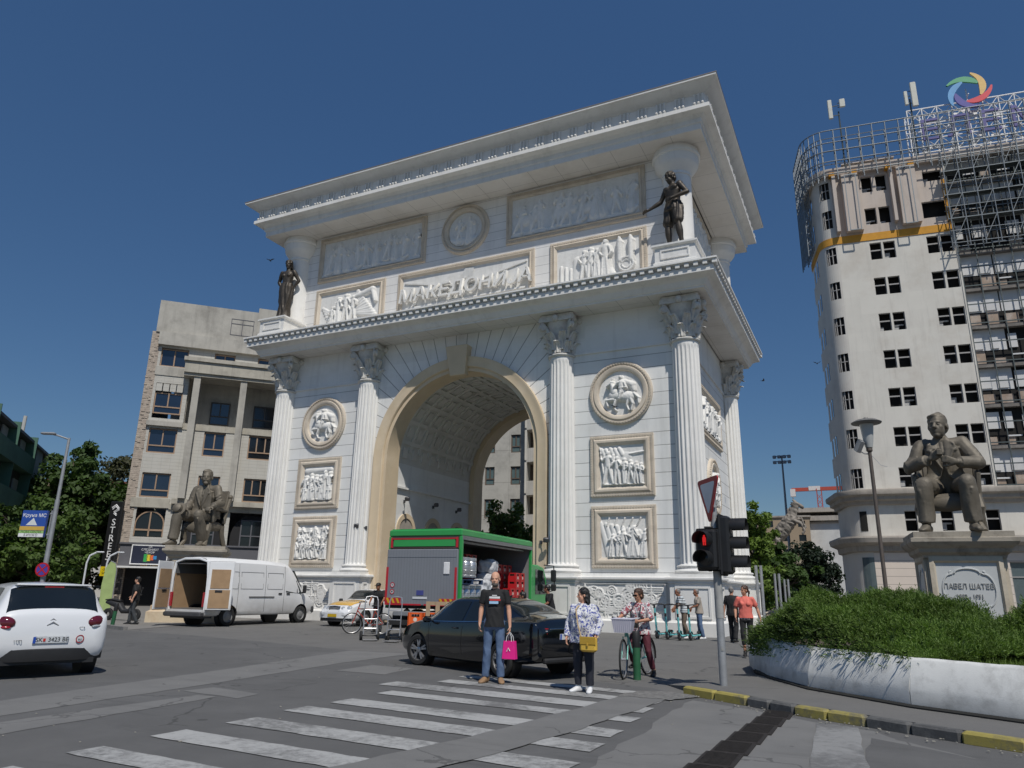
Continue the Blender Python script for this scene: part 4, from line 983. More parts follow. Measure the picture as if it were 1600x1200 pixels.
# ---- unfinished concrete building on the left
concw = mat('raw_concrete', srgb((.68,.665,.63)), .92, 0, .14, .9, .4, 14, dirt=srgb((.48,.465,.44)), dscale=.55, damt=.6); weather(concw, .14)
concl = mat('board_marked_concrete', srgb((.69,.67,.62)), .92, 0, .12, 1.5, .3, 14, dirt=srgb((.50,.48,.44)), dscale=.8, damt=.55)
joint_lines(concl, 2.4, .03, .75, 0); weather(concl, .13)
blockw = mat('aerated_block', srgb((.74,.73,.70)), .95, 0, .06, 3, .2, 30, dirt=srgb((.6,.57,.52)), dscale=1.5, damt=.4)
joint_lines(blockw, .26, .018, .68, 2); joint_lines(blockw, .62, .016, .75, 0)
brick = mat('ragged_brick', srgb((.66,.61,.56)), .95, 0, .35, 5, .9, 12, dirt=srgb((.78,.74,.68)), dscale=2.2, damt=.7); joint_lines(brick, .14, .025, .6, 2)
woodf = mat('tan_window_frame', srgb((.62,.52,.43)), .7, 0, .06, 4)
greenp = mat('pale_green_panel', srgb((.70,.76,.69)), .5, 0, .05, 1)
shopg = mat('shop_fascia_grey', srgb((.36,.36,.38)), .7, 0, .06, 2)
LB = thing('unfinished_building', 'unfinished concrete apartment block with tan window frames and pale green panels, left of the arch', 'building', (-47.82, 36.86, 0), R(45.5))
XE = 15.4
holes = []
bays = [(-.52, 1.45), (3.35, 4.9), (6.62, 8.5), (10.1, 11.7), (13.4, 14.9)]
for k, (a, c) in enumerate(bays):
    holes.append((a, c, 17.85 if k == 0 else 18.5, 19.36)); holes.append((a, c, 11.05, 12.95)); holes.append((a, c, 7.72, 9.55))
    if k == 0: holes.append((a, c, 13.72, 16.5))
    holes.append((a, c, 4.85, 6.95) if k == 0 else (a-.7, c+.7, 3.2, 6.9))
loggia = [(1.75, XE-.3, 13.5, 17.25)]
b = MB(); facade(b, -.7, XE, 4.4, 19.5, holes+loggia, 0, .35); b.build('wall', blockw, LB, smooth=0)
b = MB(); b.bx(-1.35, -.7, .0, 12, 0, 20.6); b.bx(-.7, XE, 14, 14.3, 0, 20); b.bx(XE, XE+.3, 0, 14, 0, 20.5)
rg = random.Random(5)
for k in range(110):
    z = rg.uniform(.5, 20.3); b.box((-1.02+rg.uniform(-.26,.26), -.01, z), (rg.uniform(.12,.26), rg.uniform(.03,.07), rg.uniform(.08,.14)))
b.build('end_wall', brick, LB, smooth=0)
b = MB()                                                   # concrete frame: bands, beams, columns
b.bx(-.8, XE, -.35, .02, 19.5, 20.55); b.bx(-1.1, 6.25, -.1, 12, 20.56, 23.19); b.bx(6.25, XE+2, 0.0, 12, 20.56, 23.62)
b.bx(-.75, 1.72, -.06, .3, 17.1, 17.8); b.bx(-.78, 1.75, -.25, .1, 13.1, 13.45)
b.build('parapet', concw, LB, smooth=0)
b = MB(); b.bx(1.4, XE, -1.1, .0, 17.3, 18.2); b.bx(1.3, XE, -1.25, .0, 18.2, 18.5); b.bx(1.4, XE, -.95, 0, 17.05, 17.3); b.build('portico_beam', concl, LB, smooth=0)
for q in ((-1.0, 1.6, -.12, .0, 6.98, 7.66),(1.75, XE, -.5, .0, 7.30, 7.68),(1.6, XE, -.12, 0, 6.9, 7.3)): b = MB(); b.bx(*q); b.build('floor_band', concl, LB, smooth=0)
b = MB(); b.bx(-1., XE, -.03, .0, 9.95, 10.6) if 0 else None
b.bx(1.5, XE, -.06, .0, 12.98, 13.45); b.build('floor_band', concl, LB, smooth=0)
for x in (2.15, 5.55, 8.95, 12.4):
    b = MB(); b.bx(x, x+.48, -.85, -.1, 7.7, 17.05); b.build('column', concw, LB, smooth=0)
b = MB(); b.bx(1.7, XE, 1.9, 2.1, 13.5, 17.3); b.bx(1.7, 1.8, .3, 2., 13.5, 17.3); b.bx(1.7, XE, 0, 2., 13.3, 13.5); b.bx(1.7, XE, .0, 2., 17.25, 17.35); b.build('loggia_wall', concw, LB, smooth=0)
for a, c in bays: b = MB(); b.bx(a, c, .03, .1, 9.6, 11.0); b.build('spandrel_panel', greenp, LB, smooth=0)
for k, (a, c) in enumerate(bays):
    n = 2 if k != 2 else 3; g1 = gl_blue if k != 2 else gl_dark
    window(LB, a, c, 17.86 if k == 0 else 18.52, 19.3, .2, woodf, gl_blue, 2)
    window(LB, a, c, 11.07, 12.93, .16, woodf, g1, n, .3); window(LB, a, c, 7.74, 9.53, .16, woodf, g1, n, .3)
    if k == 0:
        window(LB, a, c, 14.1, 15.75, .16, woodf, gl_blue, 2, .33)
        for q in range(4): b = MB(); b.bx(a+.02+q*.49, a+.44+q*.49, -.02, .1, 15.85, 16.45); b.build('lintel_block', blockw, LB, smooth=0)
    else: window(LB, a+.1, c-.0, 13.9, 15.75, 1.82, mat('grey_window_frame', srgb((.3,.29,.28)), .6), gl_blue if k == 1 else gl_dark, 2, .38)
dark_in = mat('dark_interior', (.02,.02,.022), .9)
b = MB()                                                   # arched ground window and big arches
xc_ = .46; b.prism([(xc_+.9*math.cos(t), 5.75+.9*math.sin(t)) for t in np.linspace(0, PI, 15)]+[(xc_-.9,4.9),(xc_+.9,4.9)], .2, .24, 'xz'); b.build('arched_pane', gl_dark, LB, smooth=0)
b = MB(); b.tube([(xc_-.95,.15,4.9)]+[(xc_+.95*math.cos(t), .15, 5.75+.95*math.sin(t)) for t in np.linspace(PI, 0, 15)]+[(xc_+.95,.15,4.9)], .06, 4); b.bx(xc_-.05,xc_+.05,.1,.2,4.9,6.7); b.bx(-.5,1.4,.1,.2,5.3,5.42); b.build('arched_frame', woodf, LB, smooth=0)
for a, c in bays[1:]:
    b = MB(); xm = (a+c)/2; r_ = (c-a)/2+.55
    b.prism([(xm+r_*math.cos(t), 5.0+r_*1.2*math.sin(t)) for t in np.linspace(0, PI, 17)]+[(xm-r_,2.5),(xm+r_,2.5)], .5, .6, 'xz'); b.build('arch_opening', dark_in, LB, smooth=0)
    window(LB, xm-.8, xm+.8, 3.4, 6.4, .45, shopg, gl_dark, 2, .6)
b = MB(); b.bx(-1.2, XE, -.1, .05, 2.75, 4.38); b.bx(-1.3, XE, -.22, .02, 4.30, 4.42); b.build('shop_fascia', shopg, LB, smooth=0)
b = MB(); b.bx(-1.2, XE, .5, .6, 0, 2.75); b.build('shop_front', dark_in, LB, smooth=0)
b = MB(); b.bx(-1.25, 6, -1.3, -.1, 2.62, 2.74); b.build('canopy', mat('white_canopy', srgb((.85,.85,.84)), .6), LB, smooth=0)
for x in (-1.1, 1.8, 4.6): b = MB(); b.bx(x, x+.35, 0, .4, 0, 2.6); b.build('shop_pier', shopg, LB, smooth=0)
window(LB, 4.25, 6.0, 21.0, 22.4, -.07, shopg, mat('grey_glass', (.05,.06,.065), .15), 2, .7, .05)
tv = MB(); tv.box((.1,-.1,3.55),(2.3,.02,1.5)); w_ = None
# poster on the fascia
po = MB(); po.bx(-.35, 1.95, -.26, -.2, 2.95, 4.2); po = po.build('poster', mat('poster_blue', srgb((.12,.14,.22)), .5), None, smooth=0); po.matrix_world = LB.matrix_basis.copy()
po.location = LB.location; po.rotation_euler = LB.rotation_euler
tag(po, 'dark blue advertising poster with white frame on the grey shop fascia', 'poster')
b = MB(); b.bx(-.42,2.02,-.27,-.2,2.88,2.95); b.bx(-.42,2.02,-.27,-.2,4.2,4.27); b.bx(-.42,-.35,-.27,-.2,2.95,4.2); b.bx(1.95,2.02,-.27,-.2,2.95,4.2); b.build('poster_frame', mat('white_paint', srgb((.87,.87,.87)), .5), po, smooth=0)
cols5 = [srgb((.2,.6,.3)), srgb((.85,.75,.2)), srgb((.85,.4,.2)), srgb((.2,.5,.7))]
for i, c in enumerate(cols5): 
    b = MB(); b.bx(.45+.2*i, .7+.2*i, -.268, -.262, 3.08+.06*i, 3.62-.04*i); b.build('colour_patch', mat('poster_ink_%s' % ('green','yellow','orange','teal')[i], c, .5), po, smooth=0)
text('poster_text', 'ЗА\nСЛЕДНИОТ\nЧЕКОР', .2, mat('white_paint', (1,1,1)), po, (.8,-.265,3.93), depth=.002)
text('fascia_lettering', 'Sky Tours', .36, mat('gold_letter', srgb((.75,.62,.42)), .5), LB, (1.0,-.12,2.9), depth=.02, shear=.3)
# vertical STREET banner at the corner of the shop
vb = thing('vertical_sign', 'tall black vertical sign with white letters STREET at the shop corner', 'sign', LB.matrix_basis @ Vector((-1.75,-.35,0)), R(20))
blackm = mat('black_panel', (.012,.012,.013), .5)
b = MB(); b.bbox((0,0,4.6),(.95,.25,5.3),.04); b.build('panel', blackm, vb, smooth=0)
b = MB(); b.box((0,-.14,2.35),(.82,.06,.65)); b.build('yellow_panel', mat('sign_yellow', srgb((.85,.75,.1)), .5), vb, smooth=0)
wl = mat('white_letter', srgb((.9,.9,.9)), .5)
for i, ch in enumerate('STREET'): text('letter', ch, .66, wl, vb, (0,-.135,5.75-.56*i), depth=.012)
b = MB()
for s in (0, 1):
    p = [(-.28+.05*s,6.9-.12*s),(0,7.12-.12*s),(.26,6.86-.12*s),(-.1,6.6-.12*s),(.12,6.42-.1*s)]
    b.tube([(x,-.14,z-.1) for x, z in p], .045, 6)
b.build('emblem', wl, vb)
text('sale_text', '-50%\nSALE', .25, blackm, vb, (0,-.175,2.35), depth=.004)

# ---- grey panel block with balconies seen through the arch
PB = thing('panel_apartment_block', 'grey panel apartment block with white rounded balconies seen through the arch opening', 'building', at(838, 900, 62) - Vector((0,0,at(838, 900, 62).z)), R(10))
pan = mat('grey_panel', srgb((.70,.69,.66)), .9, 0, .10, .6, .2, 10, dirt=srgb((.45,.44,.42)), dscale=.5, damt=.6); joint_lines(pan, 2.9, .04, .6, 2, .8); joint_lines(pan, 2.6, .03, .7, 0)
hs_ = []; 
for f in range(9):
    for x in (-11.6,-9.2,-6.6,-4.4,-2.): hs_.append((x-.45, x+.45, 1.9+2.9*f, 3.55+2.9*f))
b = MB(); facade(b, -14, -.9, 0, 27, hs_, 0, .25); b.build('wall', pan, PB, smooth=0)
b = MB(); b.bx(-14,4.5,.4,12,0,26.8); b.build('core', pan, PB, smooth=0)
for h in hs_: window(PB, *h, .15, mat('brown_frame', srgb((.38,.33,.29)), .7), mat('teal_glass', srgb((.35,.42,.42)), .2), 2, .35, .1)
balm = mat('balcony_cream', srgb((.80,.78,.74)), .85, 0, .08, 2, dirt=srgb((.6,.57,.5)), dscale=1, damt=.4); joint_lines(balm, .18, .03, .8, 0)
for f in range(9):
    z = 1.0+2.9*f; b = MB()
    P = [[(x, -1.0-.45*math.sin(PI*(x+.7)/4.6), zz) for x in np.linspace(-.7, 3.9, 14)] for zz in (z, z+1.05)]
    b.grid(P); b.prism([(x, -1.0-.5*math.sin(PI*(x+.7)/4.6)) for x in np.linspace(-.75, 3.95, 14)]+[(3.95,.4),(-.75,.4)], z-.18, z)
    b.bx(-.9,-.7,-1.0,.4,z,z+2.72); b.bx(3.9,4.1,-1.0,.4,z,z+2.72); b.build('balcony', balm, PB, smooth=40)
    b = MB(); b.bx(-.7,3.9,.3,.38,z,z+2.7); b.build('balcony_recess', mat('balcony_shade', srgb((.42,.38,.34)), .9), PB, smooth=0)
    if f % 3 == 1: b = MB(); b.bbox((.6,-.9,z+1.7),(.7,.3,.5),.03); b.build('air_conditioner', mat('white_paint', (1,1,1)), PB, smooth=0)

# ---- green block at the far left
GB = thing('green_apartment_block', 'green and grey apartment block with dark balconies at the far left edge', 'building', foot(38, 62), R(138.5))
grn = mat('green_render', srgb((.30,.43,.37)), .9, 0, .1, .6, dirt=srgb((.22,.3,.26)), dscale=.5, damt=.5); gry = mat('grey_render', srgb((.56,.58,.57)), .9, 0, .1, .7, dirt=srgb((.4,.4,.4)), dscale=.5, damt=.5)
hs_ = [(x, x+1.3, 1.6+3.0*f, 3.2+3.0*f) for f in range(4) for x in (-6.2, -2.4)]
b = MB(); facade(b, -7.5, 0, 0, 12.2, hs_, 0, .2); b.build('wall', gry, GB, smooth=0)
for h in hs_: window(GB, *h, .12, shopg, gl_dark, 2)
b = MB(); b.bx(-34, -.05, .45, 12, 0, 12.1); b.build('core', gry, GB, smooth=0)
for f in range(4):
    z = .9+3.0*f; b = MB(); b.bx(-34, -7.6, -.5, .4, z-.2, z); b.bx(-34, -7.6, -.5, -.4, z, z+1.05)
    for x in (-7.7,-14,-20,-26): b.bx(x-.12,x,-.45,.4,z,z+2.79)
    b.build('balcony', grn, GB, smooth=0)
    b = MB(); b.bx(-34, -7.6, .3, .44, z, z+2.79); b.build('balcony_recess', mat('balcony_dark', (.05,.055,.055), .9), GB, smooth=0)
    for x in (-10,-16): b = MB(); b.bx(x, x+1.6, .2, .28, z, z+2.2); b.build('balcony_door', mat('pale_curtain', srgb((.6,.62,.62)), .8), GB, smooth=0)
b = MB(); b.bx(-34.2, .1, -.25, 12, 12.2, 12.4); b.build('roof', shopg, GB, smooth=0)
b = MB(); b.tube([(-6.5,1,12.4),(-6.5,1,14.6)], .14, 8); b.build('chimney_pipe', mat('pale_pipe', srgb((.7,.7,.68)), .6), GB)
# ---- tall tower under renovation on the right
twr = mat('tower_render', srgb((.815,.80,.765)), .9, 0, .05, .5, .15, 8, dirt=srgb((.70,.66,.61)), dscale=.28, damt=.55)
twr2 = mat('tower_pink_render', srgb((.76,.715,.675)), .9, 0, .05, .6, .15, 8, dirt=srgb((.66,.6,.55)), dscale=.4, damt=.5)
cornm = mat('tower_cornice', srgb((.66,.63,.59)), .9, 0, .08, .8, .15, 8, dirt=srgb((.45,.42,.39)), dscale=.5, damt=.6)
rust = mat('clad_stone', srgb((.84,.79,.74)), .85, 0, .05, .5); joint_lines(rust, .62, .05, .6, 2)
orange = mat('insulation_orange', srgb((.80,.58,.22)), .9, 0, .15, 1.2, dirt=srgb((.55,.42,.25)), dscale=.8, damt=.5)
steel = mat('galvanised_steel', srgb((.50,.52,.53)), .5, .6, .12, 4)
steeld = mat('dull_steel', srgb((.33,.36,.36)), .6, .5, .15, 4)
whites = mat('white_steel', srgb((.86,.86,.86)), .5, .1, .06, 4)
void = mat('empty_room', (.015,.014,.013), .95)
winf = mat('grey_sash', srgb((.62,.61,.60)), .7)
TB = thing('tower_block', 'tall cream tower block under renovation with dark empty windows and a stripped right half', 'building', (.21, 67.17, 0), R(7.2))
ROWS = [11.85+3.395*k for k in range(7)]
holes = []
for zt in ROWS:
    for xa in (2.6, 7.16): holes += [(xa, xa+.94, zt-1.63, zt), (xa+1.1, xa+2.05, zt-1.63, zt)]
weather(twr, .09, (2.6,1.7), .03); weather(curvem_, .09) if 'curvem_' in globals() else None; weather(twr2, .10); weather(cornm, .16)
HT = [(2.55,3.45,37.35,38.95),(3.75,4.65,37.35,38.95),(2.55,3.5,34.05,35.7),(3.7,4.65,34.05,35.7),(7.6,9.1,37.6,38.6),(7.2,9.1,34.0,35.6)]
LOWH = [(2.6,3.5,6.68,8.3),(8.35,9.3,6.68,8.3),(12.6,13.5,6.68,8.3),(5.2,6.1,6.68,8.3)]
b = MB(); facade(b, 0, 9.38, 10.0, 32.5, holes, 0, .28); b.build('wall', twr, TB, smooth=0)
b = MB(); facade(b, 0, 9.38, 33.15, 39.4, HT, 0, .28); b.build('upper_wall', twr2, TB, smooth=0)
b = MB(); facade(b, 0, 30, 6.2, 8.8, LOWH, .0, .28); b.build('lower_wall', twr, TB, smooth=0)
b = MB(); facade(b, 0, 30, 0, 5.2, [(4.2+5.2*k, 6.8+5.2*k, .5, 4.3) for k in range(5)], -.02, .3); b.build('ground_floor_wall', rust, TB, smooth=0)
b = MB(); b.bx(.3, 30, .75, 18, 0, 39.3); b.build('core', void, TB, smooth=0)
rg = random.Random(3)
roomw = mat('room_white', srgb((.72,.72,.72)), .9); sash = winf
for h in holes+HT+LOWH:
    xa, xb, za, zb = h
    b = MB(); f = .05
    b.bx(xa,xa+f,.12,.2,za,zb); b.bx(xb-f,xb,.12,.2,za,zb); b.bx(xa+f,xb-f,.12,.2,zb-f,zb)
    if h not in HT: b.bx(xa+f,xb-f,.12,.2,(za+zb)/2+.05,(za+zb)/2+.16)
    o = b.build('window', winf, TB, smooth=0)
    if rg.random() < .45 or h in HT[2:4]:
        b = MB(); q = rg.uniform(.25,.5); b.bx(xa+.1, xa+.1+q, .68, .73, za+.12, za+rg.uniform(.5,.8)); 
        if rg.random() < .6: b.bx(xa+.1, xb-.08, .6, .66, za+.55, za+.68)
        b.build('window_board', roomw, o, smooth=0)
for xa, xb in ((4.2+5.2*k, 6.8+5.2*k) for k in range(5)): window(TB, xa, xb, .5, 4.3, .2, winf, mat('shop_glass', (.10,.13,.14), .1), 2, .7)
# curved corner and receding flank: footprint path
a0 = -PI/2; RC = 1.45; pth = [(0., 0.)]
for k in range(1, 13):
    t = R(85)*k/12; pth.append((-RC*math.sin(t), RC-RC*math.cos(t)))
ex, ey = pth[-1]; dx, dy = -math.cos(R(85)), math.sin(R(85))
for k in range(1, 8): k *= .62; pth.append((ex+dx*k, ey+dy*k))
def offp(o):
    out = []
    for i, (x, y) in enumerate(pth):
        t = min(R(85), R(85)*i/12); out.append((x-o*math.sin(t), y-o*math.cos(t)))
    return out
def wrap(b, prof, x1=9.4):
    """sweep profile [(out,z)] along front face, corner and flank"""
    rows = []
    for i in [-1]+list(range(len(pth))):
        row = []
        for o, z in prof:
            if i == -1: row.append((x1, -o, z))
            else:
                x, y = offp(o)[i]; row.append((x, y, z))
        rows.append(row)
    b.grid(rows)
def flankwin(i0, i1, z0, z1):
    b = MB(); P = offp(.0)
    b.grid([[(P[i][0], P[i][1], z) for z in (z0, z1)] for i in range(i0, i1+1)]); return b
curvem = mat('tower_render_flank', srgb((.79,.775,.745)), .9, 0, .05, .5, .15, 8, dirt=srgb((.68,.64,.6)), dscale=.3, damt=.5)
def strip(z0, z1, segs, m, name):
    b = MB(); P = offp(0)
    for i in segs: b.add([(*P[i], z0),(*P[i+1], z0),(*P[i+1], z1),(*P[i], z1)], [(0,1,2,3)])
    return b.build(name, m, TB, smooth=40)
allseg = list(range(len(pth)-1)); wseg = [1,2,3,4,5]; fw1 = [14]; fw2 = [16]; fw3 = [18]
zc = 10.
levels = sorted([(z-1.63, z) for z in ROWS]+[(34.2,36.0),(37.2,38.9)])
for za, zb in levels:
    strip(zc, za, allseg, curvem, 'corner_wall')
    strip(za, zb, [s for s in allseg if s not in wseg+fw1+fw2+fw3], curvem, 'corner_wall')
    b = MB(); P = offp(-.25)
    b.grid([[(*P[i], z) for z in (za, zb)] for i in range(1, 7)])
    Q = offp(0)
    for i in (1, 6): b.add([(*Q[i], za),(*P[i], za),(*P[i], zb),(*Q[i], zb)], [(0,1,2,3)])
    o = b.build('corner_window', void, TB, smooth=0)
    b = MB(); M_ = offp(-.12)
    for i in (1, 3, 5, 6): b.box((*M_[i], (za+zb)/2), (.07,.07,zb-za))
    b.tube([(*M_[i], (za+zb)/2+.1) for i in range(1, 7)], .05, 4); b.build('frame', winf, o, smooth=0)
    for s in (14, 16, 18):
        b = MB(); P = offp(-.15); b.add([(*P[s], za),(*P[s+1], za),(*P[s+1], zb),(*P[s], zb)], [(0,1,2,3)]); b.build('side_window', mat('flank_window', (.09,.09,.095), .8), TB, smooth=0)
    zc = zb
strip(zc, 39.4, allseg, curvem, 'corner_wall'); strip(0, 10, allseg, curvem, 'corner_base')
b = MB(); P = offp(.03); b.grid([[(*P[i], z) for z in (6.7, 8.3)] for i in (1,2,3,4)]); b.build('corner_window', void, TB, smooth=0)
b = MB(); P = offp(.03); b.grid([[(*P[i], z) for z in (.6, 4.6)] for i in (0,1,2,3,4,5)]); b.build('corner_shop_window', mat('shop_glass', (.1,.13,.14), .1), TB, smooth=0)
b = MB(); P = offp(-.55); b.grid([[(*P[i], z) for z in (0, 39.4)] for i in range(len(P))]); b.build('corner_core', void, TB, smooth=0)
# cornices
b = MB(); wrap(b, [(0,8.8),(.25,8.85),(.3,9.1),(.6,9.2),(.62,9.45),(.9,9.6),(.95,9.85),(.9,10.0),(0,10.15)], 30); b.build('cornice', cornm, TB, smooth=30)
b = MB(); wrap(b, [(0,5.0),(.3,5.1),(.35,5.5),(.9,5.75),(1.0,6.1),(.95,6.25),(0,6.3)], 30); b.build('lower_cornice', cornm, TB, smooth=30)
b = MB(); wrap(b, [(.0,32.5),(.06,32.5),(.06,33.2),(0,33.2)], 9.4); b.build('insulation_band', orange, TB, smooth=40)
b = MB(); wrap(b, [(-.3,39.35),(.35,39.4),(.4,39.55),(.4,40.1),(-.3,40.2)], 30); b.build('roof_slab', twr2, TB, smooth=30)
b = MB(); b.bx(1.35, 5.55, .8, 6, 40.15, 40.95); b.bx(1.2,5.7,.65,6.1,40.95,41.05); b.build('penthouse', twr2, TB, smooth=0)
b = MB(); b.bx(0, 30, .4, 18, 39.6, 40.1); b.build('roof', cornm, TB, smooth=0)
for x0, x1, z0, z1 in ((.05,.35,33.5,39.2),(.85,2.25,33.4,39.2),(4.85,5.1,33.9,39.2),(5.45,6.95,33.5,39.2)):
    b = MB(); b.bx(x0,x1,-.62,-.0,z0,z1); b.build('rib_block', twr2, TB, smooth=0)
    b = MB(); b.bx(x1-.5,x1-.02,-.63,-.05,z1,z1+.35); b.build('exposed_insulation', orange, TB, smooth=0)
b = MB(); b.bx(9.0,9.4,-.03,.0,33.2,37.6); b.build('insulation_edge', orange, TB, smooth=0)
# --- stripped right half: floors, partitions, panels
brown = mat('hollow_block', srgb((.62,.55,.49)), .95, 0, .2, 1.5, dirt=srgb((.78,.75,.72)), dscale=.9, damt=.8)
grayc = mat('stripped_concrete', srgb((.45,.43,.41)), .95, 0, .2, 1, dirt=srgb((.7,.68,.65)), dscale=.8, damt=.5)
b1, b2, b3, b4 = MB(), MB(), MB(), MB(); rg = random.Random(12)
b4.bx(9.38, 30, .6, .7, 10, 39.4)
for k in range(9):
    for x in np.arange(9.45, 29, 2.6):
        if rg.random() < .55: b3.bx(x, x+2.5, .56, .595, 11.3+3.395*k, 13.2+3.395*k)
XS = np.arange(9.45, 29, 1.30)
for k in range(9):
    z = 10.0+3.395*k
    b1.bx(9.4, 30, .05, .58, z-.28, z+.04)
    for x in XS:
        if rg.random() < .8: b2.bx(x+.08, x+rg.uniform(.6,1.22), .42, .52, z+.1, z+rg.uniform(.5,1.25))
        if rg.random() < .8: b3.bx(x+.06, x+rg.uniform(.55,1.22), .46, .56, z+1.42, z+rg.uniform(2.3,3.05))
        if rg.random() < .35: b3.bx(x+.1, x+1.1, .30, .36, z+.72, z+.84)
def split_boxes(mb, name, m):
    for k in range(0, len(mb.v), 8):
        q = MB(); q.add(mb.v[k:k+8], [(0,3,2,1),(4,5,6,7),(0,1,5,4),(1,2,6,5),(2,3,7,6),(3,0,4,7)]); q.build(name, m, TB, smooth=0)
wb_ = mat('white_board', srgb((.80,.80,.80)), .85, 0, .08, 1)
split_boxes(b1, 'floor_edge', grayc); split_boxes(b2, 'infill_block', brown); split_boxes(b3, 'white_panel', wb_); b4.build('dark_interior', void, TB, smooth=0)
b = MB(); b.bx(9.30, 9.46, -.06, .6, 10.1, 39.3); b.build('edge_pier', twr, TB, smooth=0)
b = MB()
for x in XS: b.bx(x-.035, x+.035, -.06, .02, 10.1, 39.3)
for k in range(18): z = 10.2+1.6975*k; b.bx(9.46, 29, -.055, .0, z-.045, z+.045)
b.build('mullion_grid', steeld, TB, smooth=0)
# --- scaffold on the upper part of the stripped half
SCF = thing('facade_scaffold', 'steel scaffold with diagonal braces on the upper right of the cream tower', 'scaffold', (.21, 67.17, 30.5), R(7.2))
def lat(name, segs, r, m, parent): 
    b = MB()
    for p, q in segs: b.cyl(p, q, r, n=5, cap=False)
    return b.build(name, m, parent, smooth=60)
S1, S2, S3 = [], [], []
for i, x in enumerate(np.arange(9.0, 24, 1.15)):
    for y in (-1.15, -.35): S1.append(((x,y,0),(x,y,9.2)))
    for k in range(8): z = .3+1.15*k; S2.append(((x,-1.15,z),(x,-.3,z)))
    if i % 2 == 0:
        for k in range(4): z = .3+2.3*k; S3.append(((x,-1.15,z),(x+1.15,-1.15,z+2.3)))
for k in range(8):
    z = .3+1.15*k
    for y in (-1.15,-.35): S2.append(((8.8,y,z),(24,y,z)))
lat('standard', S1, .045, steel, SCF); lat('ledger', S2, .038, steel, SCF); lat('brace', S3, .03, steel, SCF)
b = MB()
for z in (2.7, 5.0, 7.3): b.bx(8.9, 24, -1.1, -.4, z-.05, z)
b.build('walkway', steeld, SCF, smooth=0)
# --- roof-edge truss following the curved corner
RT = thing('roof_truss', 'curved steel truss frame cantilevered round the top of the cream tower', 'steel frame', (.21, 67.17, 0), R(7.2))
po_ = offp(.85); pi_ = offp(.3)
line_o = [(23.5,-.85)]+po_; line_i = [(23.5,-.3)]+pi_
b = MB()
for z in (39.3, 40.6, 41.7, 42.6, 43.9): b.tube([(x, y, z) for x, y in line_o], .055, 6)
for z in (40.6, 42.0, 43.4): b.tube([(x, y, z) for x, y in line_i], .045, 5)
b.build('rail', steel, RT, smooth=60)
S1, S2, S3 = [], [], []
posts = [((x,-.85),(x,-.3)) for x in np.arange(.6, 23.5, 1.1)]+[(po_[i], pi_[i]) for i in (2,4,6,8,10,12)]
for (a, c), (d, e) in posts:
    S1.append(((a,c,38.6),(a,c,43.9))); S1.append(((d,e,39.3),(d,e,43.4)))
    for z in (40.6, 41.7, 42.6): S2.append(((a,c,z),(d,e,z)))
    S3.append(((a,c,38.6),(d,e,39.6)))
lat('post', S1, .05, steel, RT); lat('tie', S2, .035, steel, RT); lat('bracket', S3, .05, steel, RT)
S1, S2 = [], []
for i in (13,14,15,16,17,18,19):                        # hanging lattice along the flank
    a, c = po_[i]; d, e = pi_[i]; S1.append(((a,c,32.5),(a,c,43.9))); S1.append(((d,e,33.),(d,e,43.4)))
    for k in range(13): z = 33+.85*k; S2.append(((a,c,z),(d,e,z+.4))); S2.append(((d,e,z+.4),(a,c,z+.85)))
lat('flank_post', S1, .05, steel, RT); lat('flank_lattice', S2, .032, steel, RT)
for x in (1.1, 5.6): 
    b = MB(); b.box((x+.45,-.95,38.9),(.9,.08,.08)); b.box((x,-.95,36.1),(.07,.07,5.6)); b.box((x+.9,-.95,36.1),(.07,.07,5.6)); b.box((x+.45,-.95,33.3),(.9,.08,.08)); b.build('hoist_frame', steel, RT, smooth=0)
# --- antennas
def antenna(label, x, y, z, kind):
    T = TB.matrix_basis @ Vector((x, y, z)); t = thing('mobile_antenna', label, 'antenna', T, R(7.2), 'mobile phone antennas on the tower roof')
    b = MB(); b.tube([(0,0,0),(0,0,6.0)], .07, 6); b.tube([(-.5,0,.2),(0,0,1.2),(.5,0,.2)], .035, 5); b.build('mast', steeld, t)
    for dx, z0, w_, h_ in kind:
        b = MB(); b.bbox((dx,-.25,z0),(w_,.2,h_),.05); b.build('panel', mat('antenna_grey', srgb((.78,.78,.74)), .6), t); 
        b = MB(); b.box((dx*.5,-.08,z0-h_*.3),(abs(dx)+.1,.06,.06)); b.box((dx*.5,-.08,z0+h_*.2),(abs(dx)+.1,.06,.06)); b.build('bracket', steeld, t)
antenna('mobile antenna with two pale panels on the left corner of the tower roof', 1.4, -.2, 40.2, [(-.75,6.2,.38,2.1),(.35,6.7,.5,.9)])
antenna('mobile antenna with two tall panels in front of the rooftop letters', 7.5, -.2, 40.2, [(-.35,6.0,.3,1.5),(.35,6.3,.5,2.6)])
# --- rooftop sign
RS = thing('rooftop_sign', 'white lattice rooftop sign with purple letters and a coloured swirl on the tower', 'rooftop sign', (.21, 67.17, 0), R(7.2))
S1, S2 = [], []
for y in (1.2, 2.4):
    for x in np.arange(7.4, 24, 1.25): S1.append(((x,y,40.2),(x,y,45.9)))
    for z in (41.2, 42.6, 44.2, 45.9): S1.append(((7.4,y,z),(24,y,z)))
for i, x in enumerate(np.arange(7.4, 22.7, 1.25)):
    for z0, z1 in ((41.2,42.6),(42.6,44.2),(44.2,45.9)):
        S2.append(((x,1.2,z0),(x+1.25,1.2,z1))); S2.append(((x+1.25,1.2,z0),(x,1.2,z1))); S2.append(((x,1.2,z0),(x,2.4,z1)))
lat('truss', S1, .07, whites, RS); lat('lattice', S2, .04, whites, RS)
purple = mat('purple_letter', srgb((.30,.29,.55)), .5)
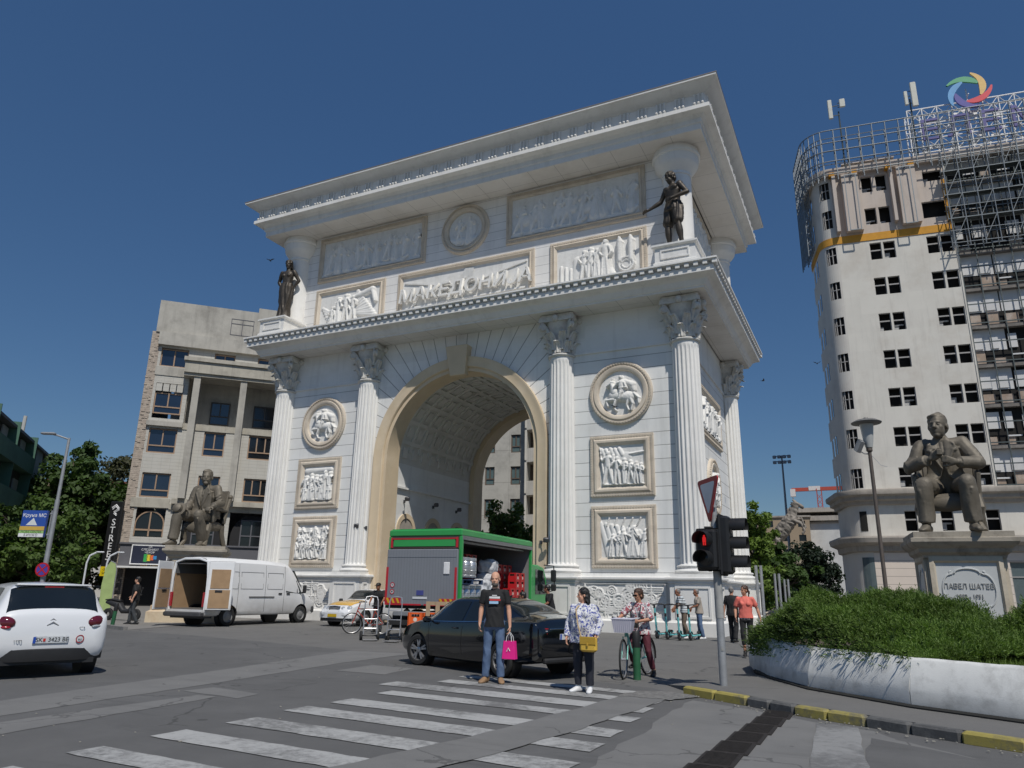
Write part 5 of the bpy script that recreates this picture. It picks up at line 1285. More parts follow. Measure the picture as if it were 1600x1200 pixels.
for ch, x in (('Е',9.0),('Л',11.35),('Е',13.9),('М',16.7)): text('letter', ch, 3.0, purple, RS, (x, .75, 43.1), depth=.1, xs=1.05, off=-.02)
b = MB(); rg = random.Random(8)
for k in range(46): b.box((rg.uniform(7.8,21), rg.uniform(1.25,2.3), rg.uniform(41,42.6) if k % 3 else rg.uniform(44.2,45.2)), (rg.uniform(.2,.8),.05,rg.uniform(.15,.5)), rot=(0,rg.uniform(-.2,.2),0))
b.build('cable_tray', whites, RS, smooth=0)
for i, c in enumerate(((.36,.62,.82),(.30,.64,.45),(.88,.72,.42),(.85,.22,.28),(.30,.28,.60))):
    a_ = R(205-72*i); P = []
    for t in np.linspace(0, 1, 17):
        an = a_+R(18)-R(112)*t; rc = 1.45+.62*(1-t)**1.6 if True else 0; wd = .30*math.sin(PI*(t*.9+.05))**.8
        rc = 1.35+.85*t**2.2 if False else 1.08+.80*(1-t)**2.0
        P.append([(12.5+rr*math.cos(an), .55+dy, 46.5+rr*math.sin(an)) for rr, dy in ((rc-wd,-.08),(rc+wd,-.08),(rc+wd,.08),(rc-wd,.08),(rc-wd,-.08))])
    b = MB(); b.grid(P); b.build('swirl_arm', mat('swirl_%s' % ('blue','green','amber','red','violet')[i], srgb(c), .5), RS, smooth=0)
b = MB(); b.tube([(12.5,1.2,44.5),(12.5,1.2,47.2)], .06, 5); b.tube([(12.5,1.1,46.3),(12.5,.6,46.3)], .05, 5); b.build('swirl_post', whites, RS)
# ================================================================ VEHICLES
def cspl(xs, ys, x):
    """monotone-ish cubic through (xs,ys)"""
    xs, ys = list(xs), list(ys)
    if x <= xs[0]: return ys[0]
    if x >= xs[-1]: return ys[-1]
    i = max(k for k in range(len(xs)-1) if xs[k] <= x); h = xs[i+1]-xs[i]; t = (x-xs[i])/h
    def sl(k):
        if k <= 0 or k >= len(xs)-1: return 0 if k in (0, len(xs)-1) else 0
        a = (ys[k]-ys[k-1])/(xs[k]-xs[k-1]); c = (ys[k+1]-ys[k])/(xs[k+1]-xs[k]); return 0 if a*c <= 0 else 2*a*c/(a+c)
    m0 = sl(i) if i > 0 else (ys[1]-ys[0])/(xs[1]-xs[0]); m1 = sl(i+1) if i+1 < len(xs)-1 else (ys[-1]-ys[-2])/(xs[-1]-xs[-2])
    return (2*t**3-3*t*t+1)*ys[i]+(t**3-2*t*t+t)*h*m0+(-2*t**3+3*t*t)*ys[i+1]+(t**3-t*t)*h*m1
class Car:
    """lofted car body: stations (x, z_bottom, z_belt, z_roof, half_width, half_roof_width)"""
    def __init__(s, st, crown=.04):
        s.st = st; s.X = [a[0] for a in st]; s.crown = crown
    def sec(s, x): return [cspl(s.X, [a[k] for a in s.st], x) for k in range(1, 6)]
    def ring(s, x):
        zb, zs, zr, w, wr = s.sec(x); h = zs-zb
        P = [(0,zb),(w*.80,zb),(w*.93,zb+.05*min(1,h/.4)),(w*.985,zb+h*.22),(w,zb+h*.50),(w*.992,zb+h*.78),(w*.965,zs-.02*min(1,h)),(w*.945,zs)]
        zt = zr-.035 if zr-zs > .1 else zs+(zr-zs)*.5
        P += [(w*.945+(wr-w*.945)*t, zs+(zt-zs)*t+.0*t) for t in (.33,.66)]+[(wr,zt),(wr*.93,zr-.006),(wr*.72,zr+s.crown*.55),(wr*.38,zr+s.crown*.9),(0,zr+s.crown)]
        return P
    def pt(s, x, u, side=1, off=0.):
        """u: 7 = belt, 10 = roof edge, 14 = centre"""
        P = s.ring(x); i = min(int(u), 13); t = u-i; a, b_ = P[i], P[i+1]
        y, z = a[0]+(b_[0]-a[0])*t, a[1]+(b_[1]-a[1])*t; d = Vector((b_[0]-a[0], b_[1]-a[1]))
        n = Vector((d.y, -d.x)).normalized() if d.length > 1e-6 else Vector((0, 1))
        return (x, side*(y+n.x*off), z+n.y*off)
    def body(s, name, m, parent, wheels, R_, n=64, wy=.62):
        b = MB(); xs = []
        x0, x1 = s.X[0], s.X[-1]
        for i in range(n+1): t = i/n; xs.append(x0+(x1-x0)*(t-.12*math.sin(2*PI*t)*(1 if True else 0)/1.))
        k = len(s.ring(0)); rows = []
        for x in xs:
            P = s.ring(x); rows.append([(x,y,z) for y, z in P]+[(x,-y,z) for y, z in P[-2:0:-1]])
        m_ = len(rows[0]); vs = [p for r in rows for p in r]
        fs = [(i*m_+j, i*m_+(j+1) % m_, (i+1)*m_+(j+1) % m_, (i+1)*m_+j) for i in range(n) for j in range(m_)]
        fs += [tuple(range(m_-1,-1,-1)), tuple(range(n*m_, (n+1)*m_))]; b.add(vs, fs)
        o = b.build(name, m, parent, smooth=48)
        cb = MB()
        for wx in wheels:
            for sd in (-1, 1):
                cb.cyl((wx, sd*wy, R_), (wx, sd*1.3, R_), R_*1.13, n=28)
                cb.bx(wx-R_*1.13, wx+R_*1.13, min(sd*wy,sd*1.3), max(sd*wy,sd*1.3), -.2, R_) if False else None
        c = cb.build('cutter', m, parent, smooth=0); md = o.modifiers.new('b', 'BOOLEAN'); md.operation = 'DIFFERENCE'; md.object = c; md.solver = 'EXACT'
        baked(o); me = c.data; bpy.data.objects.remove(c); bpy.data.meshes.remove(me)
        o.data.polygons.foreach_set('use_smooth', [True]*len(o.data.polygons)); o.data.set_sharp_from_angle(angle=R(40))
        # dark wheel wells
        b = MB()
        for wx in wheels:
            for sd in (-1, 1): b.M = Matrix.Translation((wx, sd*(wy+.02), R_)); b.lathe([(0,0),(R_*1.12,0),(R_*1.12,sd*.22)], 24, axis='y'); b.M = Matrix.Identity(4)
        b.build('wheel_well', MATS['black_plastic'], parent)
        return o
    def patch(s, name, m, parent, fx0, fx1, u0, u1, side=1, off=.006, nx=10, nu=6):
        """fx0(t),fx1(t): x limits at t (0 at u0, 1 at u1)"""
        b = MB(); rows = []
        for j in range(nu+1):
            t = j/nu; u = u0+(u1-u0)*t; a, c = fx0(t), fx1(t)
            rows.append([s.pt(a+(c-a)*i/nx, u, side, off) for i in range(nx+1)])
        b.grid(rows); return b.build(name, m, parent, smooth=60)
    def top(s, name, m, parent, xa, xb, ua=10.6, off=.006, nx=10):
        """windscreen / rear window: symmetric patch over the top; xa/xb functions of |lateral| 0 centre..1 edge"""
        b = MB(); rows = []
        for j in range(-8, 9):
            q = abs(j)/8; u = 14-(14-ua)*q; sd = 1 if j >= 0 else -1
            rows.append([s.pt(xa(q)+(xb(q)-xa(q))*i/nx, u, sd, off) for i in range(nx+1)])
        b.grid(rows); return b.build(name, m, parent, smooth=60)
def lin(a, b): return lambda t: a+(b-a)*t
alloy = mat('alloy_rim', (.52,.52,.53), .32, .85, .05, 4); steelrim = mat('steel_rim', (.30,.30,.30), .6, .5, .2, 6)
lampred = mat('lamp_red', (.35,.008,.015), .12, 0, .2, 8, coat=1., spec=.8); lampdark = mat('lamp_dark_red', (.10,.006,.012), .1, 0, .3, 6, coat=1.); lampclr = mat('lamp_clear', (.42,.44,.46), .08, .2, .25, 10, coat=1.)
platew = mat('plate_white', (.62,.64,.65), .5, 0, .04, 9); plateb = mat('plate_blue', (.02,.08,.42), .5); platek = mat('plate_black', (.015,.015,.015), .5); chromec = mat('chrome_trim', (.7,.7,.7), .15, 1., .03, 3)
autoglass = mat('car_glass', (.010,.013,.014), .04, 0, .3, .8, spec=.7)
def car_wheel(parent, x, y, r, w=.2, rim='alloy', steer=0.):
    s = 1 if y > 0 else -1; M = Matrix.Translation((x, y, r)) @ Matrix.Rotation(steer, 4, 'Z')
    b = MB(); b.M = M; b.lathe([(r*.62,-w/2),(r*.90,-w/2),(r*.975,-w*.40),(r,-w*.25),(r,w*.25),(r*.975,w*.40),(r*.90,w/2),(r*.70,w/2),(r*.66,w*.42)], 36, axis='y')
    o = b.build('wheel', MATS['rubber_tyre'], parent, smooth=40)
    b = MB(); b.M = M; f = s*w*.40
    b.lathe([(r*.70,f*1.08),(r*.665,f*1.06),(r*.64,f*.7),(r*.60,-f*.4)], 32, axis='y')
    if rim == 'alloy':
        for k in range(5):
            for d in (-.17, .17):
                a = 2*PI*k/5+d+.3; c = 2*PI*k/5+d*.45+.3
                p0, p1 = (r*.64*math.cos(a), r*.64*math.sin(a)), (r*.14*math.cos(c), r*.14*math.sin(c)); n_ = Vector((-(p0[1]-p1[1]), p0[0]-p1[0])).normalized()*r*.05
                q = [(p0[0]+n_.x*1.2,p0[1]+n_.y*1.2),(p0[0]-n_.x*1.2,p0[1]-n_.y*1.2),(p1[0]-n_.x,p1[1]-n_.y),(p1[0]+n_.x,p1[1]+n_.y)]
                b.add([(x_,f*1.0,z_) for x_, z_ in q]+[(x_,f*.70,z_) for x_, z_ in q], [(0,1,2,3),(0,4,5,1),(1,5,6,2),(2,6,7,3),(3,7,4,0)])
        b.lathe([(0,f*1.04),(r*.13,f*1.04),(r*.17,f*.98),(r*.17,f*.6)], 16, axis='y')
    else:
        b.lathe([(r*.64,f*.6),(r*.55,f*.75),(r*.42,f*.72),(r*.34,f*.95),(r*.22,f*1.1),(r*.10,f*1.15),(0,f*1.15)], 24, axis='y')
        for k in range(8): a = 2*PI*k/8; b.cyl((r*.48*math.cos(a),f*.70,r*.48*math.sin(a)),(r*.48*math.cos(a),f*.78,r*.48*math.sin(a)),r*.05,n=6)
    b.build('rim', alloy if rim == 'alloy' else steelrim, o, smooth=40)
    b = MB(); b.M = M; b.lathe([(0,-f*.3),(r*.62,-f*.3)], 24, axis='y'); b.build('brake_disc', MATS['black_plastic'], o); return o
def plate(parent, loc, rot, s, w=.52, h=.11, m=None, eu=True):
    b = MB(); b.bbox((0,0,0),(w,.012,h),.006); o = b.build('number_plate', m or platew, parent, smooth=0); o.location = loc; o.rotation_euler = rot
    if eu: b = MB(); b.box((-w/2+.025,-.007,0),(.04,.004,h*.92)); b.build('plate_band', plateb, o, smooth=0)
    if s: text('plate_text', s, h*.86, platek, o, (.02 if eu else 0,-.008,0), depth=.0015, xs=.95)
    return o

# ---------------- white hatchback (rear view)
HB = thing('parked_car', 'white hatchback seen from behind with round red tail lamps, nearest car at the left', 'car', (-14.2, 8.85, 0), R(159))
wpaint = mat('white_paint_car', (.70,.71,.72), .25, 0, .02, 2, coat=.8, spec=.5)
c = Car([(-1.99,.46,.66,.70,.66,.56),(-1.965,.38,.80,.84,.76,.64),(-1.93,.32,.92,.97,.82,.68),(-1.88,.28,.97,1.04,.855,.68),(-1.80,.26,.995,1.16,.868,.66),(-1.68,.24,1.005,1.35,.872,.64),(-1.58,.23,1.01,1.425,.875,.63),(-1.40,.22,1.01,1.455,.875,.62),(-1.20,.20,1.005,1.47,.875,.615),(-.5,.19,.98,1.475,.875,.61),(.1,.19,.95,1.45,.872,.60),(.55,.19,.94,1.30,.868,.57),(.95,.20,.93,1.03,.862,.62),(1.4,.21,.86,.92,.84,.62),(1.75,.24,.74,.80,.78,.56),(1.92,.32,.60,.66,.66,.5),(1.99,.42,.52,.56,.5,.4)])
c.body('body', wpaint, HB, (-1.30, 1.24), .315, wy=.60)
c.top('rear_window', autoglass, HB, lambda q: -1.875, lambda q: -1.62+.01*q, 10.2)
for sd in (1, -1):
    c.patch('side_window', autoglass, HB, lin(-1.42,-1.12), lin(-.50,-.52), 7.2, 9.8, sd); c.patch('side_window', autoglass, HB, lin(-.44,-.46), lin(.42,.18), 7.2, 9.8, sd)
    b = MB(); b.M = Matrix.Translation((-1.885, sd*.69, .865)) @ Matrix.Rotation(sd*R(-30), 4, 'Z'); b.ell((0,0,0), (.085,.185,.112), 18); b.build('tail_lamp', lampdark, HB, smooth=60)
    b = MB(); b.M = Matrix.Translation((-1.935, sd*.69, .80)) @ Matrix.Rotation(sd*R(-30), 4, 'Z'); b.ell((0,0,0), (.045,.12,.032), 14); b.build('reverse_lamp', lampclr if sd < 0 else lampred, HB, smooth=60)
    for wx in (-1.30, 1.24): car_wheel(HB, wx, sd*.745, .315, .19)
    b = MB(); b.lathe([(.315*1.13,-.01),(.315*1.13,.02),(.315*1.24,.02),(.315*1.26,-.02)], 24, a0=R(-8), a1=R(188), axis='y')
    for wx in (-1.30, 1.24):
        o = b.build('wheel_arch_trim', rubber if 'rubber' in globals() else MATS['black_plastic'], HB); o.location = (wx, sd*.842, .315); o.scale = (1, sd, 1)
bk = MATS['black_plastic']
b = MB(); P = []
for t in np.linspace(-1, 1, 21):
    x = -2.0+.22*abs(t)**3.4; y = t*.85; zt = .60 if abs(t) > .68 else .47; P.append([(x-.02,y,.27),(x-.035,y,.36),(x-.03,y,zt-.02),(x+.03,y,zt)])
b.grid(P); b.bx(-1.95,-1.7,-.7,.7,.22,.30); b.build('rear_bumper', bk, HB, smooth=40)
b = MB(); b.bbox((-1.60,0,1.43),(.10,.30,.035),.01); b.build('brake_lamp', lampred, HB)
b = MB(); b.bx(-1.66,-1.45,-.56,.56,1.452,1.482); b.build('spoiler', wpaint, HB, bevel=.01)
HBrot = (R(6), 0, -PI/2)
plate(HB, (-2.012,.0,.60), HBrot, 'SK   3423 BE')
b = MB(); b.box((-2.022,.095,.60),(.004,.035,.045)); b.build('plate_emblem', mat('emblem_red', (.5,.03,.02), .5), HB, smooth=0)
b = MB()
for z in (.855,.905):
    b.tube([(-1.972+.45*(z-.85),.085,z-.035),(-1.978+.45*(z-.85),0,z+.02),(-1.972+.45*(z-.85),-.085,z-.035)], .012, 5)
b.build('emblem', chromec, HB)
text('badge', 'C3', .075, chromec, HB, (-1.998,-.44,.79), HBrot, .004); text('speed_sticker', '100', .085, platek, HB, (-2.008,.47,.60), (R(6),0,-PI/2+R(-7)), .002)
b = MB(); b.M = Matrix.Translation((-2.004,-.43,.60)) @ Matrix.Rotation(R(5), 4, 'Z'); b.lathe([(0,0),(.062,0)], 20, axis='x'); o = b.build('speed_sticker_disc', platew, HB)
b = MB(); b.M = Matrix.Translation((-2.008,-.43,.60)) @ Matrix.Rotation(R(5), 4, 'Z'); b.lathe([(.05,0),(.066,0)], 20, axis='x'); b.build('speed_sticker_ring', lampred, HB); text('speed_text', '80', .065, platek, HB, (-2.014,-.43,.60), (R(6),0,-PI/2+R(5)), .002)
b = MB(); b.tube([(-1.10,0,1.49),(-1.16,0,1.56)], .012, 6); b.ell((-1.08,0,1.50), (.07,.035,.025), 8); b.build('antenna', bk, HB)
b = MB(); b.tube([(-1.78,.0,1.125),(-1.70,.2,1.18),(-1.66,.42,1.20)], .010, 5); b.build('wiper', bk, HB)

# ---------------- black saloon
SC_ = Vector((-7.1, 13.76, 0)); SH = math.atan2(.386, -.922)
SD = thing('parked_car', 'shiny black saloon with alloy wheels parked across the crossing behind the tall man', 'car', SC_, SH, None, .92)
bpaint = mat('black_car_paint', (.004,.0045,.006), .12, 0, .1, 2, coat=1., spec=.6)
c2 = Car([(-2.42,.50,.82,.86,.70,.58),(-2.38,.40,.98,1.02,.82,.66),(-2.28,.33,1.05,1.09,.885,.70),(-2.0,.28,1.06,1.12,.92,.68),(-1.75,.26,1.05,1.16,.928,.64),(-1.3,.22,1.03,1.33,.932,.60),(-.85,.20,1.01,1.43,.932,.60),(-.3,.19,.985,1.465,.932,.61),(.3,.19,.965,1.46,.932,.61),(.75,.19,.955,1.37,.93,.59),(1.2,.19,.95,1.13,.925,.60),(1.45,.20,.94,1.0,.918,.66),(1.85,.22,.86,.93,.88,.66),(2.15,.25,.76,.82,.82,.6),(2.35,.34,.62,.68,.70,.5),(2.44,.44,.54,.58,.54,.4)])
c2.body('body', bpaint, SD, (-1.42, 1.42), .335, wy=.64)
c2.top('rear_window', autoglass, SD, lambda q: -1.78, lambda q: -.90+.03*q, 10.4)
c2.top('windscreen', autoglass, SD, lambda q: .62, lambda q: 1.36-.05*q, 10.4)
for sd in (1, -1):
    c2.patch('side_window', autoglass, SD, lin(-1.40,-.86), lin(-.20,-.22), 7.15, 9.8, sd); c2.patch('side_window', autoglass, SD, lin(-.12,-.14), lin(.98,.52), 7.15, 9.8, sd)
    c2.patch('window_trim', chromec, SD, lin(-1.55,-1.55), lin(1.1,1.1), 6.96, 7.12, sd, .008, 20, 1)
    for wx in (-1.42, 1.42): car_wheel(SD, wx, sd*.815, .335, .22, steer=R(16) if wx > 0 else 0)
    b = MB(); b.M = Matrix.Translation((-2.30, sd*.70, .90)) @ Matrix.Rotation(sd*R(-32), 4, 'Z'); b.bbox((0,0,0), (.07,.36,.15), .03); b.build('tail_lamp', lampdark, SD, smooth=40)
    b = MB(); b.M = Matrix.Translation((-2.335, sd*.70, .90)) @ Matrix.Rotation(sd*R(-32), 4, 'Z'); b.box((-.005,0,.045),(.02,.31,.018)); b.box((-.005,0,-.045),(.02,.28,.018)); b.box((-.005,sd*.13,0),(.02,.03,.1)); b.build('lamp_strip', lampred, SD, smooth=0)
    b = MB(); b.M = Matrix.Translation((-2.34, sd*.70, .90)) @ Matrix.Rotation(sd*R(-32), 4, 'Z'); b.box((-.005,-sd*.02,0),(.02,.24,.02)); b.build('reverse_lamp', lampclr, SD, smooth=0)
    b = MB(); b.bbox((.95,sd*1.02,1.0),(.12,.2,.13),.04); b.bbox((.93,sd*.93,.97),(.05,.12,.04),.01); b.build('mirror', bpaint, SD, smooth=40)
    b = MB(); b.bbox((.05,sd*.938,.86),(.18,.03,.03),.01); b.bbox((-1.0,sd*.938,.88),(.18,.03,.03),.01); b.build('door_handle', bpaint, SD, smooth=40)
    b = MB()
    for x in (-.16,1.02): b.tube([(x, sd*.936, .32),(x-.01, sd*.936, .6),(x-.02, sd*.93, .92)], .003, 4)
    b.build('door_gap', bk, SD)
    b = MB(); b.bbox((-2.30,sd*.5,.42),(.05,.30,.05),.01); b.build('reflector', lampred, SD)
b = MB(); b.bbox((-2.415,0,.935),(.02,1.05,.022),.006); b.build('chrome_strip', chromec, SD)
b = MB(); b.bbox((-2.36,0,.36),(.16,1.30,.10),.03); b.build('rear_apron', bk, SD)
plate(SD, (-2.425,.0,.79), (R(4),0,-PI/2), 'SK  402')
text('badge', 'Š K O D A', .095, chromec, SD, (-2.36,0,1.01), (R(10),0,-PI/2), .003); text('badge', 'SUPERB', .05, chromec, SD, (-2.40,.52,.80), (R(4),0,-PI/2), .003)
b = MB(); b.tube([(-.62,0,1.48),(-.72,0,1.53)], .02, 6); b.build('antenna', bk, SD)

# ---------------- yellow and white taxi (front three quarter)
TX = thing('taxi', 'white taxi with yellow bonnet and four round headlamps parked before the arch', 'taxi', (-19.75, 27.0, 0), R(268))
ypaint = mat('taxi_yellow', (.62,.34,.01), .25, 0, .04, 2, coat=.8)
c3 = Car([(-2.38,.44,.78,.84,.66,.5),(-2.3,.34,.96,1.0,.8,.62),(-2.0,.28,1.0,1.05,.88,.66),(-1.5,.24,1.0,1.08,.9,.60),(-1.1,.22,.99,1.32,.9,.56),(-.7,.20,.98,1.42,.9,.57),(0,.19,.96,1.44,.9,.58),(.35,.19,.95,1.40,.9,.57),(.9,.19,.94,1.06,.895,.58),(1.15,.19,.92,.98,.89,.66),(1.7,.2,.86,.92,.86,.64),(2.1,.24,.74,.80,.80,.60),(2.3,.30,.62,.70,.72,.54),(2.40,.42,.54,.58,.58,.46)])
c3.body('body', wpaint, TX, (-1.42, 1.40), .32, wy=.62)
c3.top('windscreen', autoglass, TX, lambda q: .40, lambda q: 1.0-.06*q, 10.4)
b = MB(); rows = []
for j in range(-10, 11):
    q = abs(j)/10; u = 14-3.6*q; rows.append([c3.pt(1.12+(2.16-.10*q-1.12)*i/10, u, 1 if j >= 0 else -1, .006) for i in range(11)])
b.grid(rows); b.build('bonnet', ypaint, TX, smooth=50)
for sd in (1, -1):
    c3.patch('side_window', autoglass, TX, lin(-1.25,-.75), lin(-.2,-.22), 7.15, 9.8, sd); c3.patch('side_window', autoglass, TX, lin(-.12,-.14), lin(.72,.36), 7.15, 9.8, sd)
    for wx in (-1.42, 1.40): car_wheel(TX, wx, sd*.78, .32, .2, 'steel')
    for y, r_, x in ((.64,.145,2.17),(.40,.11,2.27)):
        b = MB(); b.M = Matrix.Translation((x, sd*y, .68)) @ Matrix.Rotation(sd*R(16), 4, 'Z') @ Matrix.Rotation(R(-22), 4, 'Y'); b.ell((0,0,0), (.07,r_*.86,r_), 16); o = b.build('headlamp', lampclr, TX, smooth=60)
    b = MB(); b.bbox((.82,sd*.98,1.0),(.10,.2,.13),.04); b.build('mirror', bk, TX, smooth=40)
b = MB(); b.M = Matrix.Translation((2.335,0,.675)) @ Matrix.Rotation(R(-14), 4, 'Y'); b.bbox((0,0,0),(.05,.58,.22),.03); b.build('grille', bk, TX, smooth=0)
b = MB(); b.M = Matrix.Translation((2.35,0,.675)) @ Matrix.Rotation(R(-14), 4, 'Y')
for z in (-.07,-.025,.02,.065): b.box((.02,0,z),(.02,.54,.012))
b.tube([(.02,-.30,-.11),(.02,-.31,.10),(.0,0,.125),(.02,.31,.10),(.02,.30,-.11)], .012, 5); b.build('grille_trim', chromec, TX)
b = MB(); P = [[(2.43-.20*abs(t)**3,t*.84,z) for z in (.33,.38,.50,.53)] for t in np.linspace(-1,1,13)]; b.grid(P); b.build('front_bumper', wpaint, TX, smooth=40)
b = MB(); P = [[(2.40-.20*abs(t)**3,t*.82,z) for z in (.20,.33)] for t in np.linspace(-1,1,13)]; b.grid(P); b.build('front_apron', bk, TX, smooth=40)
plate(TX, (2.455,0,.43), (0,0,PI/2), '', .46, .12, mat('plate_yellow', (.55,.36,.01), .5), False)
b = MB(); b.tube([(1.06,-.55,1.0),(1.02,-.1,1.06),(.98,.3,1.08)], .01, 5); b.build('wiper', bk, TX)

# ---------------- white van with open rear doors
VH = R(91); VN = thing('delivery_van', 'dirty white high roof van with both rear doors open and plywood lining inside', 'van', (-23.75, 20.75, 0), VH)
VN.scale = (1.07,1,1)
vpaint = mat('van_white', (.78,.785,.79), .4, 0, .03, 1.2, coat=.3, dirt=(.5,.48,.44), dscale=1.1, damt=.2)
def dirty_low(m, z0, z1, c, amt):
    N, L, b_ = mnodes(m); src = b_.inputs['Base Color'].links[0].from_socket; tc = N.new('ShaderNodeTexCoord'); sx = N.new('ShaderNodeSeparateXYZ'); L.new(tc.outputs['Object'], sx.inputs[0])
    mr = N.new('ShaderNodeMapRange'); mr.inputs[1].default_value = z1; mr.inputs[2].default_value = z0; L.new(sx.outputs[2], mr.inputs[0])
    n = N.new('ShaderNodeTexNoise'); n.inputs['Scale'].default_value = 3; n.inputs['Detail'].default_value = 8; L.new(tc.outputs['Object'], n.inputs['Vector'])
    f = mth(m, 'MULTIPLY', mr.outputs[0], mth(m, 'MULTIPLY', n.outputs['Fac'], amt)); mx = N.new('ShaderNodeMix'); mx.data_type = 'RGBA'; mx.clamp_factor = True; mx.inputs[7].default_value = (*c, 1)
    L.new(f, mx.inputs[0]); L.new(src, mx.inputs[6]); L.new(mx.outputs[2], b_.inputs['Base Color'])
dirty_low(vpaint, .25, 1.05, (.30,.27,.22), 1.15)
ply = mat('plywood', (.36,.235,.13), .8, 0, .12, 2.5, dirt=(.22,.14,.08), dscale=2, damt=.4)
# local: x forward from the rear sill, y left
W2 = .97
b = MB(); SEC = lambda x, zr, wr, zb=.42, w=W2: [(w*.96,zb),(w,zb+.12),(w,1.15),(w*.985,1.75),(wr+.03,zr-.16),(wr*.86,zr-.03),(wr*.5,zr+.02),(0,zr+.03)]
st = [(0,2.52,.84),(.3,2.55,.85),(1.5,2.56,.85),(3.0,2.55,.85),(4.0,2.50,.84),(4.35,2.42,.80),(4.62,2.22,.76),(4.95,1.78,.74),(5.22,1.40,.76),(5.45,1.26,.78),(5.75,1.10,.74),(5.95,.96,.64)]
rows = []
for x, zr, wr in st:
    w_ = W2 if x < 5.0 else W2-.16*((x-5.0)/.95)**1.5
    if zr < 2.0:
        P = [(w_*.96,.42),(w_,.54),(w_,.8),(w_*.985,min(1.0,zr-.14)),(max(wr,.5)+.05,zr-.06),(wr*.86,zr-.01),(wr*.5,zr+.02),(0,zr+.03)]
        if zr > 1.3: P = [(w_*.96,.42),(w_,.54),(w_,.95),(w_*.985,1.15),(wr+.03,zr-.08),(wr*.86,zr-.02),(wr*.5,zr+.02),(0,zr+.03)]
    else: P = SEC(x, zr, wr, w=w_)
    rows.append([(x,y,z) for y, z in P]+[(x,-y,z) for y, z in P[-2::-1]])
b.grid(rows); n_ = len(rows[0]); b.add(rows[-1], [tuple(range(n_))])
b.bx(0, 5.9, -.85, .85, .38, .46)
o = b.build('body', vpaint, VN, smooth=35)
cb = MB()
for wx in (1.12, 5.05-.0):
    for sd in (-1, 1): cb.cyl((wx, sd*.70, .36),(wx, sd*1.2, .36), .44, n=26)
cut_o = cb.build('cutter', vpaint, VN, smooth=0); md = o.modifiers.new('b','BOOLEAN'); md.operation='DIFFERENCE'; md.object = cut_o; md.solver = 'EXACT'
try:
    baked(o)
except Exception: pass
bpy.data.objects.remove(cut_o); o.data.polygons.foreach_set('use_smooth', [True]*len(o.data.polygons)); o.data.set_sharp_from_angle(angle=R(35))
b = MB(); b.bx(.02,3.4,-.86,.86,.62,.66); b.bx(3.35,3.4,-.86,.86,.66,2.3); b.build('load_floor', mat('van_floor', (.12,.11,.10), .8), VN, smooth=0)
b = MB(); b.bx(.04,3.3,.84,.87,.66,1.95); b.bx(.04,3.3,-.87,-.84,.66,1.95); b.build('plywood_lining', ply, VN, smooth=0)
b = MB(); b.bx(.02,3.35,-.80,.80,2.30,2.33); b.bx(.04,3.3,.80,.84,1.95,2.3); b.bx(.04,3.3,-.84,-.80,1.95,2.3); b.build('roof_lining', mat('van_lining', (.10,.10,.10), .9), VN, smooth=0)
b = MB(); b.tube([(.01,-.93,.55),(.01,-.95,1.2),(.01,-.93,1.8),(.01,-.84,2.38),(.01,-.4,2.5),(.01,.4,2.5),(.01,.84,2.38),(.01,.93,1.8),(.01,.95,1.2),(.01,.93,.55)], .05, 6); b.bx(-.12,.05,-.95,.95,.50,.62); b.build('door_surround', vpaint, VN, smooth=40)
b = MB(); b.bbox((-.10,0,.45),(.22,1.95,.18),.04); b.bx(.0,.5,-.8,.8,.3,.42); b.build('rear_bumper', mat('grey_plastic', (.055,.055,.058), .7, 0, .2, 5), VN, smooth=0)
for sd in (1, -1): b = MB(); b.bx(-.03,.02,*sorted((sd*.80,sd*.95)),.72,1.25); b.build('tail_lamp', lampred, VN, bevel=.01)
def vdoor(y, ang, name, card):
    t = MB(); M = Matrix.Translation((-.02, y, 0)) @ Matrix.Rotation(ang, 4, 'Z'); s = 1
    t.M = M; t.bbox((.45,0,1.50),(.90,.06,1.80),.05); o = t.build('rear_door', vpaint, VN, smooth=0)
    q = MB(); q.M = M @ Matrix.Diagonal((1,-1 if y < 0 else 1,1,1)); q.bx(.10,.82,.030,.045,.68,1.35); q.bx(.12,.78,.030,.05,1.40,2.1); q.build('plywood_panel', ply, o, smooth=0)
    q = MB(); q.M = M @ Matrix.Diagonal((1,-1 if y < 0 else 1,1,1)); q.bx(.3,.55,.045,.06,1.26,1.34); q.build('latch', bk, o, smooth=0); q = MB(); q.M = M; q.bbox((.62,-.04,1.0),(.5,.10,.9),.06) if card else None
    return o
vdoor(-.95, R(-48), 'r', False); vdoor(.95, R(196), 'l', False)
for wx in (1.12, 5.05):
    for sd in (-1, 1): car_wheel(VN, wx, sd*.84, .36, .22, 'steel')
b = MB()
for wx in (1.12, 5.05):
    for sd in (-1, 1): b.M = Matrix.Translation((wx, sd*.71, .36)); b.lathe([(0,0),(.43,0),(.43,sd*.2)], 24, axis='y')
b.build('wheel_well', bk, VN)
vglass = mat('van_glass', (.03,.04,.04), .06, 0, .3, 1, spec=.7)
